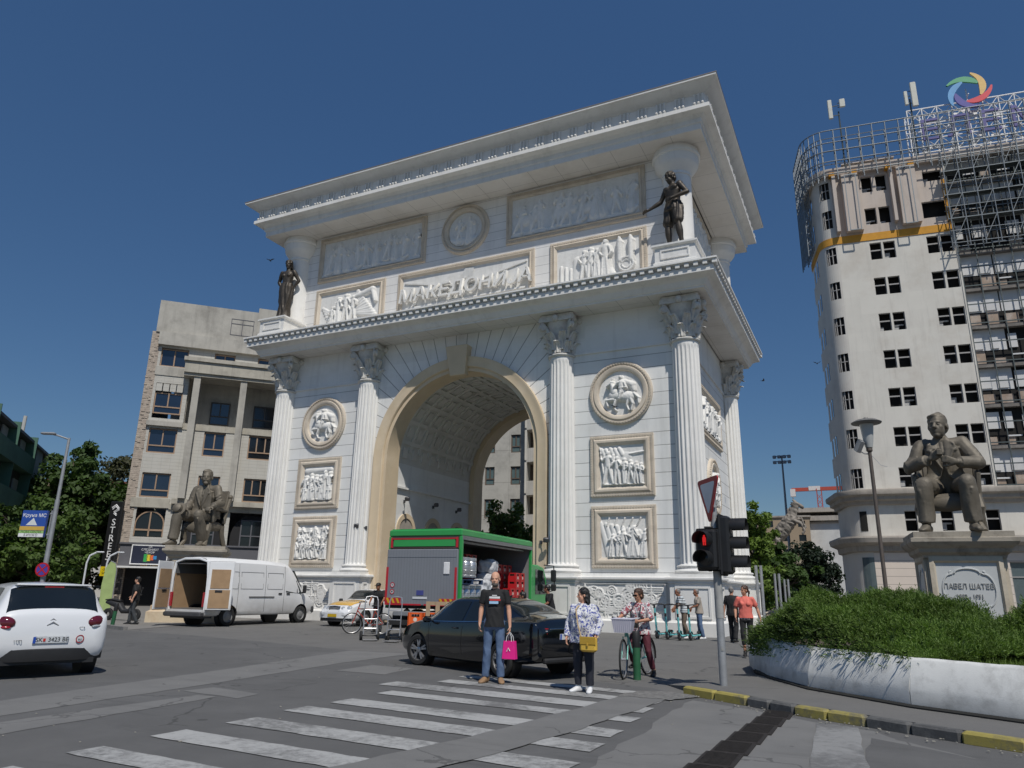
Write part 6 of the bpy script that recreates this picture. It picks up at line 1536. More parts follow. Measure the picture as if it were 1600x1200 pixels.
for sd in (-1, 1):
    b = MB(); b.add([(x, sd*(y+.012), z) for x, y, z in ((4.05,.962,1.28),(5.02,.955,1.22),(4.90,.90,1.5),(4.55,.83,1.98),(4.10,.86,1.98))], [(0,1,2,3,4)]); b.build('side_window', vglass, VN, smooth=0)
    b = MB(); b.tube([(4.72,sd*.975,1.26),(4.72,sd*.89,1.78)], .02, 5); b.build('quarter_bar', bk, VN)
    b = MB(); b.bbox((4.98,sd*1.13,1.42),(.10,.20,.34),.05); b.tube([(4.98,sd*.95,1.25),(4.98,sd*1.1,1.3)], .03, 6); b.build('mirror', bk, VN, smooth=40)
    b = MB(); b.bx(1.6,5.0,*sorted((sd*.965,sd*.985)),1.05,1.10) if sd > 0 else None
    for x0, x1 in ((2.35,3.6),): b.bx(x0-.3,x1-.2,*sorted((sd*.965,sd*.99)),1.06,1.11)
    for x0, x1, z0, z1 in ((.55,1.45,1.4,2.05),(1.6,2.75,1.4,2.05),(3.0,3.85,1.4,2.05)):
        for a in (((x0,z0),(x1,z0)),((x0,z1),(x1,z1)),((x0,z0),(x0,z1)),((x1,z0),(x1,z1))): b.tube([(p[0], sd*(.967 if p[1] < 1.8 else .925), p[1]) for p in a], .008, 4)
    for x in (1.48, 2.88, 3.95): b.tube([(x,sd*.973,.5),(x,sd*.973,1.2),(x,sd*.96,1.75),(x,sd*.885,2.35)], .007, 4)
    b.build('panel_gap', mat('gap_grey', (.12,.12,.12), .8), VN)
    b = MB(); b.bbox((3.72,sd*.985,1.22),(.20,.03,.06),.012); b.bbox((4.18,sd*.985,1.22),(.20,.03,.06),.012); b.build('door_handle', bk, VN, smooth=40)
    b = MB(); b.bbox((5.72,sd*.70,.98),(.28,.22,.22),.07); b.build('headlamp', lampclr, VN, smooth=40)
b = MB(); b.add([(4.70,-.70,2.16),(4.70,.70,2.16),(5.20,.72,1.46),(5.20,-.72,1.46)], [(0,1,2,3)]); o = b.build('windscreen', vglass, VN, smooth=0); o.location = (.02,0,.04)
b = MB(); b.bbox((5.88,0,.55),(.28,1.75,.36),.08); b.build('front_bumper', MATS['grey_plastic'], VN, smooth=40)
b = MB(); b.tube([(.5,.6,2.56),(.2,.35,2.6),(.1,.1,2.6)], .03, 5); b.build('roof_bar', bk, VN)

# ---------------- green delivery truck
TK = thing('delivery_truck', 'green drinks delivery truck with raised grey tail lift and its load side open', 'truck', (-12.42, 19.55, 0), R(93))
grnp = mat('truck_green', (.030,.30,.070), .4, 0, .05, 2, coat=.3, dirt=(.05,.28,.09), dscale=1.5, damt=.3); silver = mat('tail_lift_grey', (.27,.28,.30), .45, .35, .06, 1.5, dirt=(.2,.2,.21), dscale=1.5, damt=.4); joint_lines(silver, .10, .012, .82, 1)
redp = mat('reflective_red', (.45,.02,.03), .4); yelp = mat('reflective_yellow', (.62,.36,.02), .4); chas = mat('chassis_black', (.02,.02,.02), .8, 0, .2, 5)
LBX = 5.9
b = MB(); b.bbox((LBX/2,0,3.19),(LBX+.04,2.58,.20),.03); b.bx(.05,LBX-.05,-1.22,1.22,3.29,3.32); b.build('roof', grnp, TK, smooth=0)
for x, y in ((.05,-1.24),(.05,1.24),(LBX-.05,-1.24),(LBX-.05,1.24)): b = MB(); b.bbox((x,y,2.03),(.11,.11,2.12),.015); b.build('corner_post', grnp, TK, smooth=0)
b = MB(); b.bx(0,LBX,-1.29,1.29,.93,1.03); b.build('load_floor', chas, TK, smooth=0)
b = MB(); b.bx(.1,LBX-.1,1.2,1.25,1.03,3.1); b.bx(LBX-.09,LBX-.03,-1.2,1.2,1.03,3.1); b.bx(.02,LBX-.05,-1.2,1.2,3.03,3.085); b.build('inner_wall', mat('truck_inner_grey', (.20,.20,.20), .8, 0, .15, 1), TK, smooth=0)
b = MB(); b.bx(.02,LBX,-1.30,-1.235,2.98,3.10); b.tube([(.1,-1.0,2.95),(5.7,-1.0,2.95)], .05, 6); b.build('side_rail', mat('rail_grey', (.25,.25,.25), .5, .5), TK, smooth=0)
b = MB(); b.bx(-.04,.02,-1.18,1.18,2.72,3.06); b.build('rear_header', mat('header_dark', (.09,.06,.05), .7), TK, smooth=0); b = MB(); b.bx(-.06,-.03,-1.08,1.08,2.78,2.98); b.build('header_panel', grnp, TK, smooth=0)
b = MB()
for y in (-1.15,1.15): b.bx(-.065,-.04,y-.03,y+.03,2.74,3.05)
b.bx(-.065,-.04,-1.12,1.12,2.99,3.03); b.build('header_reflector', redp, TK, smooth=0)
b = MB(); b.bbox((-.10,0,1.86),(.10,2.46,1.66),.02); b.bx(-.16,-.10,-1.2,1.2,2.45,2.47); b.build('tail_lift', silver, TK, smooth=0)
b = MB()
for y in (-1.19,1.19): b.bx(-.165,-.15,y-.035,y+.035,1.08,2.15)
b.bx(-.165,-.15,-1.22,-.15,1.03,1.075); b.bx(-.165,-.15,-.05,1.22,1.03,1.075); b.build('red_reflector', redp, TK, smooth=0)
for y0 in (.66,-1.18):
    b = MB(); b.bx(-.166,-.155,y0,y0+.52,1.08,1.24); o = b.build('warning_board', redp, TK, smooth=0); b = MB()
    for k in range(3): y = y0+.02+.17*k; b.add([(-.170,y,1.085),(-.170,y+.08,1.085),(-.170,y+.16,1.235),(-.170,y+.08,1.235)], [(0,1,2,3)])
    b.build('warning_stripe', yelp, o, smooth=0)
for z in (1.62,1.42):
    b = MB(); b.M = Matrix.Translation((-.158,.98,z)); b.lathe([(0,0),(.075,0)], 20, axis='x'); o = b.build('speed_disc', platew, TK); b = MB(); b.M = Matrix.Translation((-.162,.98,z)); b.lathe([(.055,0),(.08,0)], 20, axis='x'); b.build('disc_ring', redp, o)
    text('speed_text', '70' if z > 1.5 else '80', .07, platek, o, (-.163,.98,z), (PI/2,0,-PI/2), .002)
b = MB(); b.bx(-.18,-.15,-.98,-.78,1.95,2.3); b.build('document_pouch', mat('white_paint', (1,1,1)), TK, smooth=0, bevel=.02)
b = MB(); b.bx(-.162,-.15,-.12,.12,1.33,1.47); b.build('blue_sticker', mat('sticker_blue', (.06,.07,.25), .5), TK, smooth=0)
plate(TK, (-.16,0,1.25), (0,0,-PI/2), '', .5, .07, None, False)
b = MB(); b.bx(.1,7.6,-.45,.45,.55,.85); b.bx(-.05,.12,-1.15,1.15,.45,.60); b.bx(.15,2.0,.6,1.1,.35,.8); b.build('chassis', chas, TK, smooth=0)
b = MB(); b.bbox((-.02,0,.78),(.14,1.9,.14),.02); b.build('under_run_bar', mat('bar_grey', (.3,.31,.32), .5, .4), TK, smooth=0)
for x in (1.6, 6.9):
    for sd in (-1, 1): car_wheel(TK, x, sd*1.05, .44, .30, 'steel')
# cab
b = MB(); b.prism([(6.02,.62),(7.95,.62),(7.98,1.4),(7.78,2.05),(7.5,2.40),(6.9,2.48),(6.02,2.48)], -1.16, 1.16, 'xz'); b.build('cab', grnp, TK, smooth=20, bevel=.05)
for sd in (-1, 1):
    b = MB(); b.add([(x, sd*1.17, z) for x, z in ((6.55,1.40),(7.72,1.40),(7.64,1.85),(7.40,2.28),(6.55,2.32))], [(0,1,2,3,4)]); b.build('cab_window', autoglass, TK, smooth=0)
    b = MB(); b.tube([(7.55,sd*1.15,2.5),(7.85,sd*1.45,2.48),(7.85,sd*1.48,1.55),(7.6,sd*1.2,1.45)], .025, 6); b.bbox((7.82,sd*1.45,2.1),(.10,.22,.45),.04); b.bbox((7.82,sd*1.45,1.65),(.10,.22,.26),.04); b.build('mirror', bk, TK, smooth=40)
b = MB(); b.add([(7.99,-1.02,1.45),(7.99,1.02,1.45),(7.56,1.0,2.36),(7.56,-1.0,2.36)], [(0,1,2,3)]); o = b.build('windscreen', autoglass, TK, smooth=0); o.location = (.04,0,0)
# ---------------- truck load
TM = TK.matrix_basis.copy()
def onto(x, y, z=0): p = TM @ Vector((x, y, z)); return p
kegm = mat('keg_steel', (.55,.56,.57), .38, .75, .1, 5); palm = mat('pallet_blue', (.03,.06,.13), .8, 0, .15, 5); wrapm = mat('shrink_wrap', (.55,.56,.58), .25, 0, .25, 7, .8, 16, coat=.5); redc = mat('crate_red', (.50,.015,.02), .45, 0, .1, 6); orgc = mat('crate_orange', (.72,.11,.015), .45, 0, .08, 6)
def keg_mb():
    b = MB(); b.lathe([(0,.0),(.17,.0),(.185,.02),(.185,.07),(.165,.09),(.19,.13),(.192,.30),(.19,.46),(.165,.5),(.185,.52),(.185,.60),(.175,.61),(.17,.55),(0,.55)], 18)
    for z in (.22,.38): b.lathe([(.19,z-.015),(.20,z),(.19,z+.015)], 18)
    return b
k0 = None; rg = random.Random(2)
KG = [(.35+.42*i, -1.02+.42*j, 1.035) for i in range(4) for j in range(2)]+[(.35+.42*i, -1.02+.42*j, 1.87) for i in range(3) for j in range(2)]
for x, y, z in KG:
    if k0 is None: k0 = keg_mb().build('beer_keg', kegm, None, smooth=40); o = k0
    else: o = k0.copy(); col.objects.link(o)
    o.location = onto(x, y, z); tag(o, 'steel beer keg on the upper pallet in the truck' if z > 1.5 else 'steel beer keg on the truck floor behind the green corner post', 'keg', 'beer kegs in the truck, upper layer' if z > 1.5 else 'beer kegs in the truck, lower layer')
def pallet_parts(name, label, loc, rot, m, L=1.2, W=.8):
    t = thing(name, label, 'pallet', loc, 0); t.rotation_euler = rot
    for i in range(5): b = MB(); b.bx(-L/2,L/2,-W/2+i*(W-.12)/4,-W/2+.12+i*(W-.12)/4,.122,.144); b.build('top_board', m, t, smooth=0)
    for x in (-L/2+.05,0,L/2-.05):
        b = MB(); b.bx(x-.05,x+.05,-W/2,W/2,.10,.122); b.build('cross_board', m, t, smooth=0)
        for y in (-W/2+.05,0,W/2-.05): b = MB(); b.bx(x-.05,x+.05,y-.05,y+.05,.022,.10); b.build('block', m, t, smooth=0)
    for y in (-W/2,-.05,W/2-.1): b = MB(); b.bx(-L/2,L/2,y,y+.1,0,.022); b.build('bottom_board', m, t, smooth=0)
    return t
pallet_parts('loading_pallet', 'dark blue pallet carrying the upper kegs inside the truck', onto(.86,-.82,1.67), (0,0,R(93)), palm, 1.5, .9)
for i, (x, y, s) in enumerate(((2.25,-.8,(.75,.7,.8)),(3.05,-.75,(.75,.7,1.0)),(3.1,-.75,(.6,.6,.45)))):
    b = MB(); b.bbox((0,0,s[2]/2),s,.08); o = remesh(b, 'wrapped_load', wrapm, None, .05, 1); folds(o, .05, (5,5,5), i); o.location = onto(x, y, 1.04 if i < 2 else 2.06); o.rotation_euler = (0,0,R(95+i*4))
    tag(o, ('shrink wrapped load next to the kegs in the truck','tall shrink wrapped load in the middle of the truck','small wrapped pack on top of the tall load in the truck')[i], 'wrapped load')
def crate(name, label, loc, rz, m, group, s=(.40,.30,.27)):
    t = thing(name, label, 'crate', loc, rz, group); L, W, H_ = s; b = MB()
    for sx in (-1, 1):
        for y in (-W/2+.03,W/2-.03): b.box((sx*(L/2-.012),y,H_/2),(.024,.06,H_))
        b.box((sx*(L/2-.012),0,H_-.02),(.024,W-.12,.04)); b.box((sx*(L/2-.012),0,H_*.30),(.022,W-.12,H_*.6))
    for sy in (-1, 1):
        for x in (-L/2+.05,L/2-.05): b.box((x,sy*(W/2-.012),H_/2),(.08,.024,H_))
        b.box((0,sy*(W/2-.012),H_-.02),(L-.16,.024,.04)); b.box((0,sy*(W/2-.012),H_*.30),(L-.16,.022,H_*.6))
    b.box((0,0,.01),(L-.03,W-.03,.02)); b.build('crate_body', m, t, smooth=0)
    b = MB()
    for i in range(5):
        for j in range(4): b.cyl((-L/2+.06+i*(L-.12)/4,-W/2+.05+j*(W-.1)/3,.03),(-L/2+.06+i*(L-.12)/4,-W/2+.05+j*(W-.1)/3,H_-.03),.027,.02,n=6)
    b.build('bottles', mat('bottle_brown', (.05,.02,.01), .15), t)
    b = MB(); b.M = Matrix.Translation((0,-W/2-.003,H_*.36)); b.lathe([(0,0),(.055,0)], 14, axis='y'); b.M = Matrix.Translation((L/2+.003,0,H_*.36)); b.lathe([(0,0),(.05,0)], 14, axis='x'); b.build('print', mat('crate_print', (.62,.55,.48), .6), t)
    return t
cr0 = crate('drinks_crate', 'red bottle crate in the tall stack at the front edge of the truck load', onto(4.85,-1.0,1.04), R(93), redc, 'red crates stacked in the truck, near stack')
POS = [(4.85,-1.0,k,0) for k in range(1,4)]+[(5.3,-1.0,k,0) for k in range(4)]+[(4.4,-1.0,k,0) for k in range(2)]+[(x,-.5,k,1) for x in (3.9,4.35,4.8,5.25) for k in range(5)]+[(x,-.1,k,1) for x in (2.6,3.05) for k in range(3,6)]
for x, y, k, far in POS:
    o = dup(cr0); o.location = onto(x, y, 1.04+.272*k)
    if far: o['label'] = 'red bottle crate in the rear stacks deep inside the truck'; o['group'] = 'red crates stacked in the truck, rear stacks'
for k in range(3):
    o = crate('drinks_crate', ('bottom orange bottle crate of the pair of stacks on the ground by the trolleys','orange bottle crate in the middle of the stack on the ground','topmost orange bottle crate of the stack on the ground')[k], (-11.85,18.35,.288*k), R(30), orgc, 'orange crates on the ground', (.42,.32,.285)) if k == 0 else dup(o0)
    if k == 0: o0 = o
    else: o.location = (-11.85,18.35,.288*k); o['label'] = (0,'orange bottle crate in the middle of the front stack on the ground','topmost orange bottle crate of the front stack on the ground')[k]
    q = dup(o0); q.location = (-11.52,18.62,.288*k); q['label'] = ('bottom orange crate of the rear stack half hidden by the pallet','middle orange crate of the rear stack half hidden by the pallet','topmost orange crate of the rear stack half hidden by the pallet')[k]
o0['label'] = 'bottom orange bottle crate of the front stack on the ground'
pallet_parts('wooden_pallet', 'pale wooden pallet leaning upright against the truck behind the black car', (-11.05,18.75,.62), (R(-72),0,R(12)), mat('pale_wood', (.38,.27,.17), .85, 0, .2, 5, dirt=(.25,.18,.12), dscale=3, damt=.5), 1.1, 1.2).rotation_euler = Euler((R(75), R(90), R(14)))
def trolley(label, loc, rz):
    t = thing('sack_trolley', label, 'hand trolley', loc, rz, 'hand trolleys beside the orange crates')
    b = MB()
    for s in (-1, 1): b.tube([(s*.2,0,.18),(s*.2,.06,.9),(s*.19,.10,1.15)], .018, 6)
    b.tube([(-.19,.10,1.15),(-.16,.13,1.25),(0,.14,1.28),(.16,.13,1.25),(.19,.10,1.15)], .018, 6)
    for z in (.35,.62,.88): b.tube([(-.2,.02+z*.05,z),(0,.0+z*.05,z+.0),(.2,.02+z*.05,z)], .012, 5)
    for s in (-1, 1): b.tube([(s*.18,.05,.55),(s*.18,.24,.22)], .012, 5)
    b.build('tube_frame', mat('trolley_steel', (.5,.5,.5), .4, .7), t)
    b = MB(); b.box((0,-.14,.045),(.42,.30,.012)); b.build('toe_plate', MATS['trolley_steel'], t, smooth=0)
    b = MB(); b.cyl((-.22,.2,.13),(.22,.2,.13),.015,n=6); b.build('axle', bk, t)
    for s in (-1, 1):
        q = MB(); q.M = Matrix.Translation((s*.25,.2,.135)); q.lathe([(.05,-.04),(.115,-.04),(.135,-.02),(.135,.02),(.115,.04),(.05,.04)], 18, axis='x'); w_ = q.build('wheel', MATS['rubber_tyre'], t); q = MB(); q.M = Matrix.Translation((s*.25,.2,.135)); q.lathe([(0,-.03),(.06,-.03),(.06,.03),(0,.03)], 12, axis='x'); q.build('rim', MATS['steel_rim'], w_)
    return t
trolley('tall steel hand trolley nearer the bicycle wheel, its rubber wheel in front', (-13.75,18.85,0), R(40)); trolley('steel hand trolley close to the orange crates', (-12.85,18.75,0), R(15))
# ================================================================ STREET FURNITURE
galv = mat('galvanised_pole', (.36,.37,.38), .55, .45, .14, 5, .1, 30, dirt=(.22,.22,.21), dscale=3, damt=.5)
# ---- traffic light with give-way sign
_t = G(1131, 1072, .11); TPx, TPy = _t.x, _t.y
TP = thing('traffic_light', 'grey pole with two black traffic light heads, one showing a red pedestrian signal', 'traffic light', (TPx, TPy, .11), R(20))
b = MB(); b.lathe([(0,0),(.062,0),(.062,2.2),(.055,2.25),(.055,2.8),(.0,2.81)], 20); b.build('pole', galv, TP, smooth=40)
b = MB(); b.bbox((.0,-.062,.55),(.04,.012,.05),.005); b.lathe([(.067,1.02),(.068,1.9),(.062,1.9)], 20); b.build('sticker', mat('worn_sticker', srgb((.62,.62,.61)), .8, 0, .2, 12, dirt=srgb((.35,.36,.37)), dscale=6, damt=.8), TP)
sigb = mat('signal_black', (.012,.012,.013), .5, 0, .2, 5)
def sighead(n, M, lit=None):
    b = MB(); b.M = M; H_ = .30*n+.04; b.bbox((0,0,0),(.34,.20,H_),.04); b.bbox((0,.05,0),(.40,.05,H_+.05),.03); o = b.build('signal_head', sigb, TP, smooth=40)
    for k in range(n):
        z = H_/2-.17-.30*k; b = MB(); b.M = M @ Matrix.Translation((0,-.10,z)) @ Matrix.Rotation(PI/2, 4, 'X')
        b.lathe([(.125,-.02),(.135,.02),(.132,.26),(.127,.26),(.12,.02)], 22, a0=R(-25), a1=R(205)); v = b.build('visor', sigb, o, smooth=40)
        b = MB(); b.M = M @ Matrix.Translation((0,-.105,z)); b.lathe([(0,-.02),(.09,-.01),(.118,.0)], 20, axis='y')
        b.build('lens', mat('lens_dark', (.02,.018,.016), .2, 0, .3, 8) if k != lit else mat('lens_red_off', (.05,.01,.01), .3), o)
        if k == lit:
            b = MB(); b.M = M @ Matrix.Translation((0,-.135,z)); b.ell((0,0,.055),(.02,.008,.022),10); b.bbox((0,0,.0),(.06,.012,.075),.012); b.bbox((-.014,0,-.06),(.022,.012,.06),.006); b.bbox((.016,0,-.06),(.022,.012,.06),.006)
            b.build('red_figure', mat('red_signal', (.3,.01,.01), .4, emit=(1.,.03,.03,.55)), o)
    return o
sighead(2, Matrix.Translation((-.155,-.12,2.10)) @ Matrix.Rotation(R(-28), 4, 'Z'), 0)
sighead(3, Matrix.Translation((.16,-.02,2.18)) @ Matrix.Rotation(R(66), 4, 'Z'))
b = MB(); b.box((0,-.02,1.80),(.34,.05,.04)); b.box((0,-.02,2.46),(.34,.05,.04)); b.cyl((-.12,-.06,1.75),(-.12,-.06,1.80),.03,n=8); b.build('bracket', sigb, TP, smooth=0)
YS = thing('give_way_sign', 'red edged white triangular give way sign on top of the traffic light pole', 'road sign', (TPx, TPy, 2.62), R(-56))
def tri(r): return [(r*math.sin(a), -r*math.cos(a)) for a in (0, 2*PI/3, 4*PI/3)]
def rtri(r, q=.12):
    o = []; P = [Vector(p) for p in tri(r)]
    for i in range(3):
        a, c, d = P[i-1], P[i], P[(i+1) % 3]
        for t in np.linspace(0, 1, 6): p0 = c+(a-c)*q; p1 = c+(d-c)*q; o.append(tuple(p0*(1-t)**2+c*2*t*(1-t)+p1*t*t))
    return o
zc_ = .52
b = MB(); b.M = Matrix.Translation((0,0,zc_)); b.prism(rtri(.52), -.085, -.065, 'xz'); b.build('plate', mat('sign_red', (.42,.01,.02), .4), YS, smooth=0)
b = MB(); b.M = Matrix.Translation((0,0,zc_)); b.prism(rtri(.36), -.092, -.086, 'xz'); b.build('field', mat('sign_white', (.70,.71,.71), .45), YS, smooth=0)
b = MB(); b.box((0,-.03,.30),(.2,.08,.04)); b.lathe([(0,0),(.052,0),(.052,.75),(0,.75)], 12); b.build('bracket', galv, YS, smooth=30)
# ---- lamp post by the right planter
LPp = at(1352, 641, 21.0); gx = foot(1386, 21.0)
LPT = thing('street_lamp', 'tall park lamp with a flat dish shade and tapered glass, a floodlight strapped to it', 'street lamp', (gx.x, gx.y, 0), R(10))
hh = LPp.z
rustp = mat('brown_lamp_metal', (.12,.10,.085), .6, .4, .2, 5)
b = MB(); b.lathe([(0,0),(.085,0),(.085,.9),(.06,1.0),(.055,hh-1.1),(.05,hh-.95),(.09,hh-.9),(.09,hh-.8),(.0,hh-.8)], 16); b.build('post', rustp, LPT)
b = MB(); b.lathe([(.10,hh-.80),(.14,hh-.6),(.19,hh-.15),(.20,hh-.08)], 20); b.build('lamp_glass', mat('frosted_glass', (.42,.43,.42), .35, 0, .05, 3), LPT)
b = MB(); b.lathe([(.20,hh-.08),(.42,hh-.05),(.44,hh-.02),(.30,hh+.06),(.08,hh+.10),(.06,hh+.14),(0,hh+.15)], 28); b.build('lamp_shade', mat('grey_shade', (.17,.165,.155), .6, .2, .1, 4), LPT)
b = MB(); b.box((-.28,-.05,hh-.75),(.12,.30,.36),rot=(.5,.3,.3)); b.tube([(0,0,hh-1.0),(-.15,0,hh-.98),(-.27,-.02,hh-.9)], .02, 6); b.tube([(0.05,0,hh-1.05),(.25,-.05,hh-1.35),(.42,-.1,hh-1.42)], .008, 4); b.build('floodlight', galv, LPT, smooth=0)
# ---- green bollards
def bollard(label, loc, rz=0, tilt=0.):
    t = thing('bollard', label, 'bollard', loc, rz); t.rotation_euler = (0, tilt, rz)
    b = MB(); b.lathe([(0,0),(.068,0),(.068,.66),(.0,.66)], 18); b.build('post', mat('bollard_green', (.018,.11,.045), .6, 0, .25, 6, dirt=(.06,.10,.06), dscale=5, damt=.5), t, smooth=40)
    b = MB(); b.lathe([(.069,.55),(.073,.56),(.073,.80),(.06,.83),(0,.835)], 18); b.build('cap', rubber, t, smooth=40)
bollard('green steel bollard with a black cap in front of the woman cyclist', (-4.02,13.62,0)); bollard('leaning green bollard on the far left pavement behind the white hatchback', (-25.3,18.9,.0), 0, R(6))
# ---- e-scooters
teal = mat('scooter_teal', (.16,.52,.53), .4, 0, .06, 4); 
def scooter(label, loc, rz, steer):
    t = thing('electric_scooter', label, 'scooter', loc, rz, 'parked electric scooters')
    b = MB(); b.tube([(0,-.52,.20),(0,-.58,.6),(0,-.645,1.12)], .033, 10); b.build('stem', teal, t)
    b = MB(); b.tube([(0,-.545,.45),(0,-.562,.55)], .036, 10); b.tube([(0,-.60,.75),(0,-.61,.86)], .036, 10); b.tube([(0,-.635,1.02),(0,-.65,1.13)], .036, 10); b.build('stem_band', rubber, t)
    b = MB(); b.M = Matrix.Translation((0,-.65,1.13)) @ Matrix.Rotation(steer, 4, 'Z'); b.tube([(-.27,.06,.03),(-.12,.0,.02),(0,0,.0),(.12,0,.02),(.27,.06,.03)], .019, 8); b.tube([(-.18,0,0),(-.2,-.05,-.03)], .01, 5); b.build('handlebar', rubber, t)
    b = MB(); b.bbox((0,-.02,.15),(.17,.82,.06),.02); b.tube([(0,-.40,.15),(0,-.50,.22)], .04, 8); b.build('deck', teal, t, smooth=40)
    b = MB(); b.bbox((0,.0,.185),(.14,.6,.008),.003); b.build('deck_mat', rubber, t, smooth=0)
    for y in (-.50,.45):
        b = MB(); b.M = Matrix.Translation((0,y,.125)); b.lathe([(.04,-.03),(.10,-.032),(.125,-.018),(.125,.018),(.10,.032),(.04,.03)], 18, axis='x'); w_ = b.build('wheel', rubber, t); b = MB(); b.M = Matrix.Translation((0,y,.125)); b.lathe([(0,-.028),(.05,-.028),(.05,.028),(0,.028)], 12, axis='x'); b.build('hub', MATS['steel_rim'], w_)
    b = MB(); b.grid([[(x, .45+.15*math.cos(a), .125+.15*math.sin(a)) for x in (-.05,.05)] for a in np.linspace(R(20), R(150), 8)]); b.grid([[(x, -.5+.15*math.cos(a), .125+.15*math.sin(a)) for x in (-.05,.05)] for a in np.linspace(R(30), R(150), 8)]); b.build('mudguard', rubber, t)
    b = MB(); b.bbox((0,.58,.21),(.12,.03,.08),.01); b.build('rear_lamp', teal, t)
for i, (px, py, st) in enumerate(((1028,998,.5),(1043,999.5,.3),(1061,1001,.2),(1077,1001,.1))):
    p = G(px, py); scooter(('leftmost teal electric scooter of the row before the arch pedestal','teal electric scooter second from the left in the row','teal electric scooter third from the left, in front of the striped shirt man','rightmost teal electric scooter of the row')[i], (p.x+.10, p.y+.5, 0), R(-14+3*i), st)
# ---- steel posts in a row behind the arch corner
for i, (px, w_, top) in enumerate(((1188,34,883),(1216,39,896),(1230,44,905),(1243,50,914),(1255,57,921))):
    p = foot(px, w_); zt = at(px, top, w_).z
    t = thing('light_column', ('nearest of the slim twin steel columns in the row right of the arch','second slim twin steel column from the arch','third slim twin steel column from the arch','fourth slim twin steel column, in shade','farthest slim twin steel column of the row')[i], 'light column', (p.x, p.y, 0), R(20), 'slim steel columns in a row')
    b = MB()
    for x in (-.11, .11): b.lathe([(0,0),(.07,0),(.07,zt),(0,zt)], 10, (x,0,0))
    b.build('tube', galv, t); b = MB(); b.bbox((0,0,.1),(.5,.3,.2),.02); b.build('base', galv, t, smooth=0)
# ---- far floodlight mast
p = foot(1240, 70); zt = at(1222, 700, 70).z
t = thing('floodlight_mast', 'very tall thin mast with a ring of floodlights behind the horse statue', 'lamp mast', (p.x, p.y, 0), 0)
b = MB(); b.cyl((0,0,0),(0,0,zt),.16,.08,n=10); b.build('mast', mat('mast_blue_grey', (.22,.26,.31), .6, .3), t)
b = MB()
for k in range(2):
    for x in (-.7,-.25,.25,.7): b.bbox((x,-.1,zt-.15-.55*k),(.34,.3,.3),.04)
b.box((0,0,zt-.05),(1.7,.08,.08)); b.box((0,0,zt-.6),(1.7,.08,.08)); b.build('lamps', MATS['mast_blue_grey'], t, smooth=0)
# ---- far-left lamp pole with advertising board and no-stopping sign
p0 = foot(66, 25.0); 
FP = thing('street_lamp', 'tall pale steel street lamp pole behind the white hatchback', 'street lamp', (p0.x, p0.y, 0), R(30))
zt = at(112, 672, 25).z
b = MB(); b.cyl((0,0,0),(0,0,zt*.66),.085,.075,n=12); b.cyl((0,0,zt*.66),(0,0,zt),.06,.045,n=12); b.build('pole', galv, FP)
b = MB(); b.tube([(0,0,zt-.05),(-.35,-.1,zt+.06),(-.55,-.15,zt+.1)], .03, 6); b.bbox((-.65,-.18,zt+.11),(.5,.2,.08),.03); b.build('lamp_head', galv, FP, smooth=40)
zb0, zb1 = at(50, 838, 25).z, at(55, 795, 25).z
AB = thing('advertising_board', 'blue advertising board with a white pyramid fixed to the street lamp pole', 'advertising board', (p0.x, p0.y, zb0), R(26))
Hh = zb1-zb0; Wd = .86
b = MB(); b.bbox((-.66,-.02,Hh/2),(Wd,.14,Hh),.015); b.build('panel', mat('board_blue', (.025,.075,.33), .4, 0, .05, 3), AB, smooth=0)
b = MB(); b.bx(-.66-Wd/2,-.66+Wd/2,-.098,-.088,Hh*.25,Hh*.40); b.build('yellow_strip', mat('board_yellow', (.55,.36,.07), .5), AB, smooth=0)
b = MB(); b.bx(-.66-Wd/2,-.66+Wd/2,-.098,-.088,Hh*.14,Hh*.235); b.build('green_strip', mat('board_green', (.30,.48,.16), .5), AB, smooth=0)
b = MB(); b.bx(-.66-Wd/2,-.66+Wd/2,-.098,-.088,0.0,Hh*.135); b.build('white_strip', mat('white_paint', (1,1,1)), AB, smooth=0)
b = MB(); b.add([(-.90,-.094,Hh*.44),(-.50,-.094,Hh*.44),(-.66,-.094,Hh*.72)], [(0,1,2)]); b.build('pyramid', mat('pyramid_white', (.60,.63,.62), .6), AB, smooth=0)
text('board_text', 'Круна МС', .17, wl, AB, (-.64,-.095,Hh*.81), depth=.003); text('board_text', 'MOBIS CENTER', .105, mat('board_dark_green', (.06,.16,.03), .5), AB, (-.66,-.10,Hh*.187), depth=.002); text('board_text', 'БИНКО', .12, platek, AB, (-.66,-.10,Hh*.068), depth=.002, space=1.25)
b = MB(); b.tube([(-.12,0,Hh*1.02),(-.12,0,-.05)], .022, 6); b.box((-.08,0,Hh*.9),(.16,.05,.05)); b.box((-.08,0,Hh*.1),(.16,.05,.05)); b.build('bracket', galv, AB)
NS = thing('no_stopping_sign', 'round blue and red no stopping sign on the lamp pole at the left', 'road sign', (p0.x+.06, p0.y-.12, at(68, 890, 25).z), R(28))
b = MB(); b.lathe([(0,-.012),(.235,-.012),(.235,.012),(0,.012)], 28, axis='y'); b.build('plate', mat('sign_red', (.42,.01,.02), .4), NS, smooth=30)
b = MB(); b.M = Matrix.Translation((0,-.016,0)); b.lathe([(0,0),(.185,0)], 28, axis='y'); b.build('field', mat('sign_violet_blue', (.07,.05,.30), .4), NS)
b = MB(); b.box((0,-.02,0),(.40,.006,.045),rot=(0,.785,0)); b.box((0,-.02,0),(.40,.0062,.045),rot=(0,-.785,0)); b.build('cross', MATS['sign_red'], NS, smooth=0)
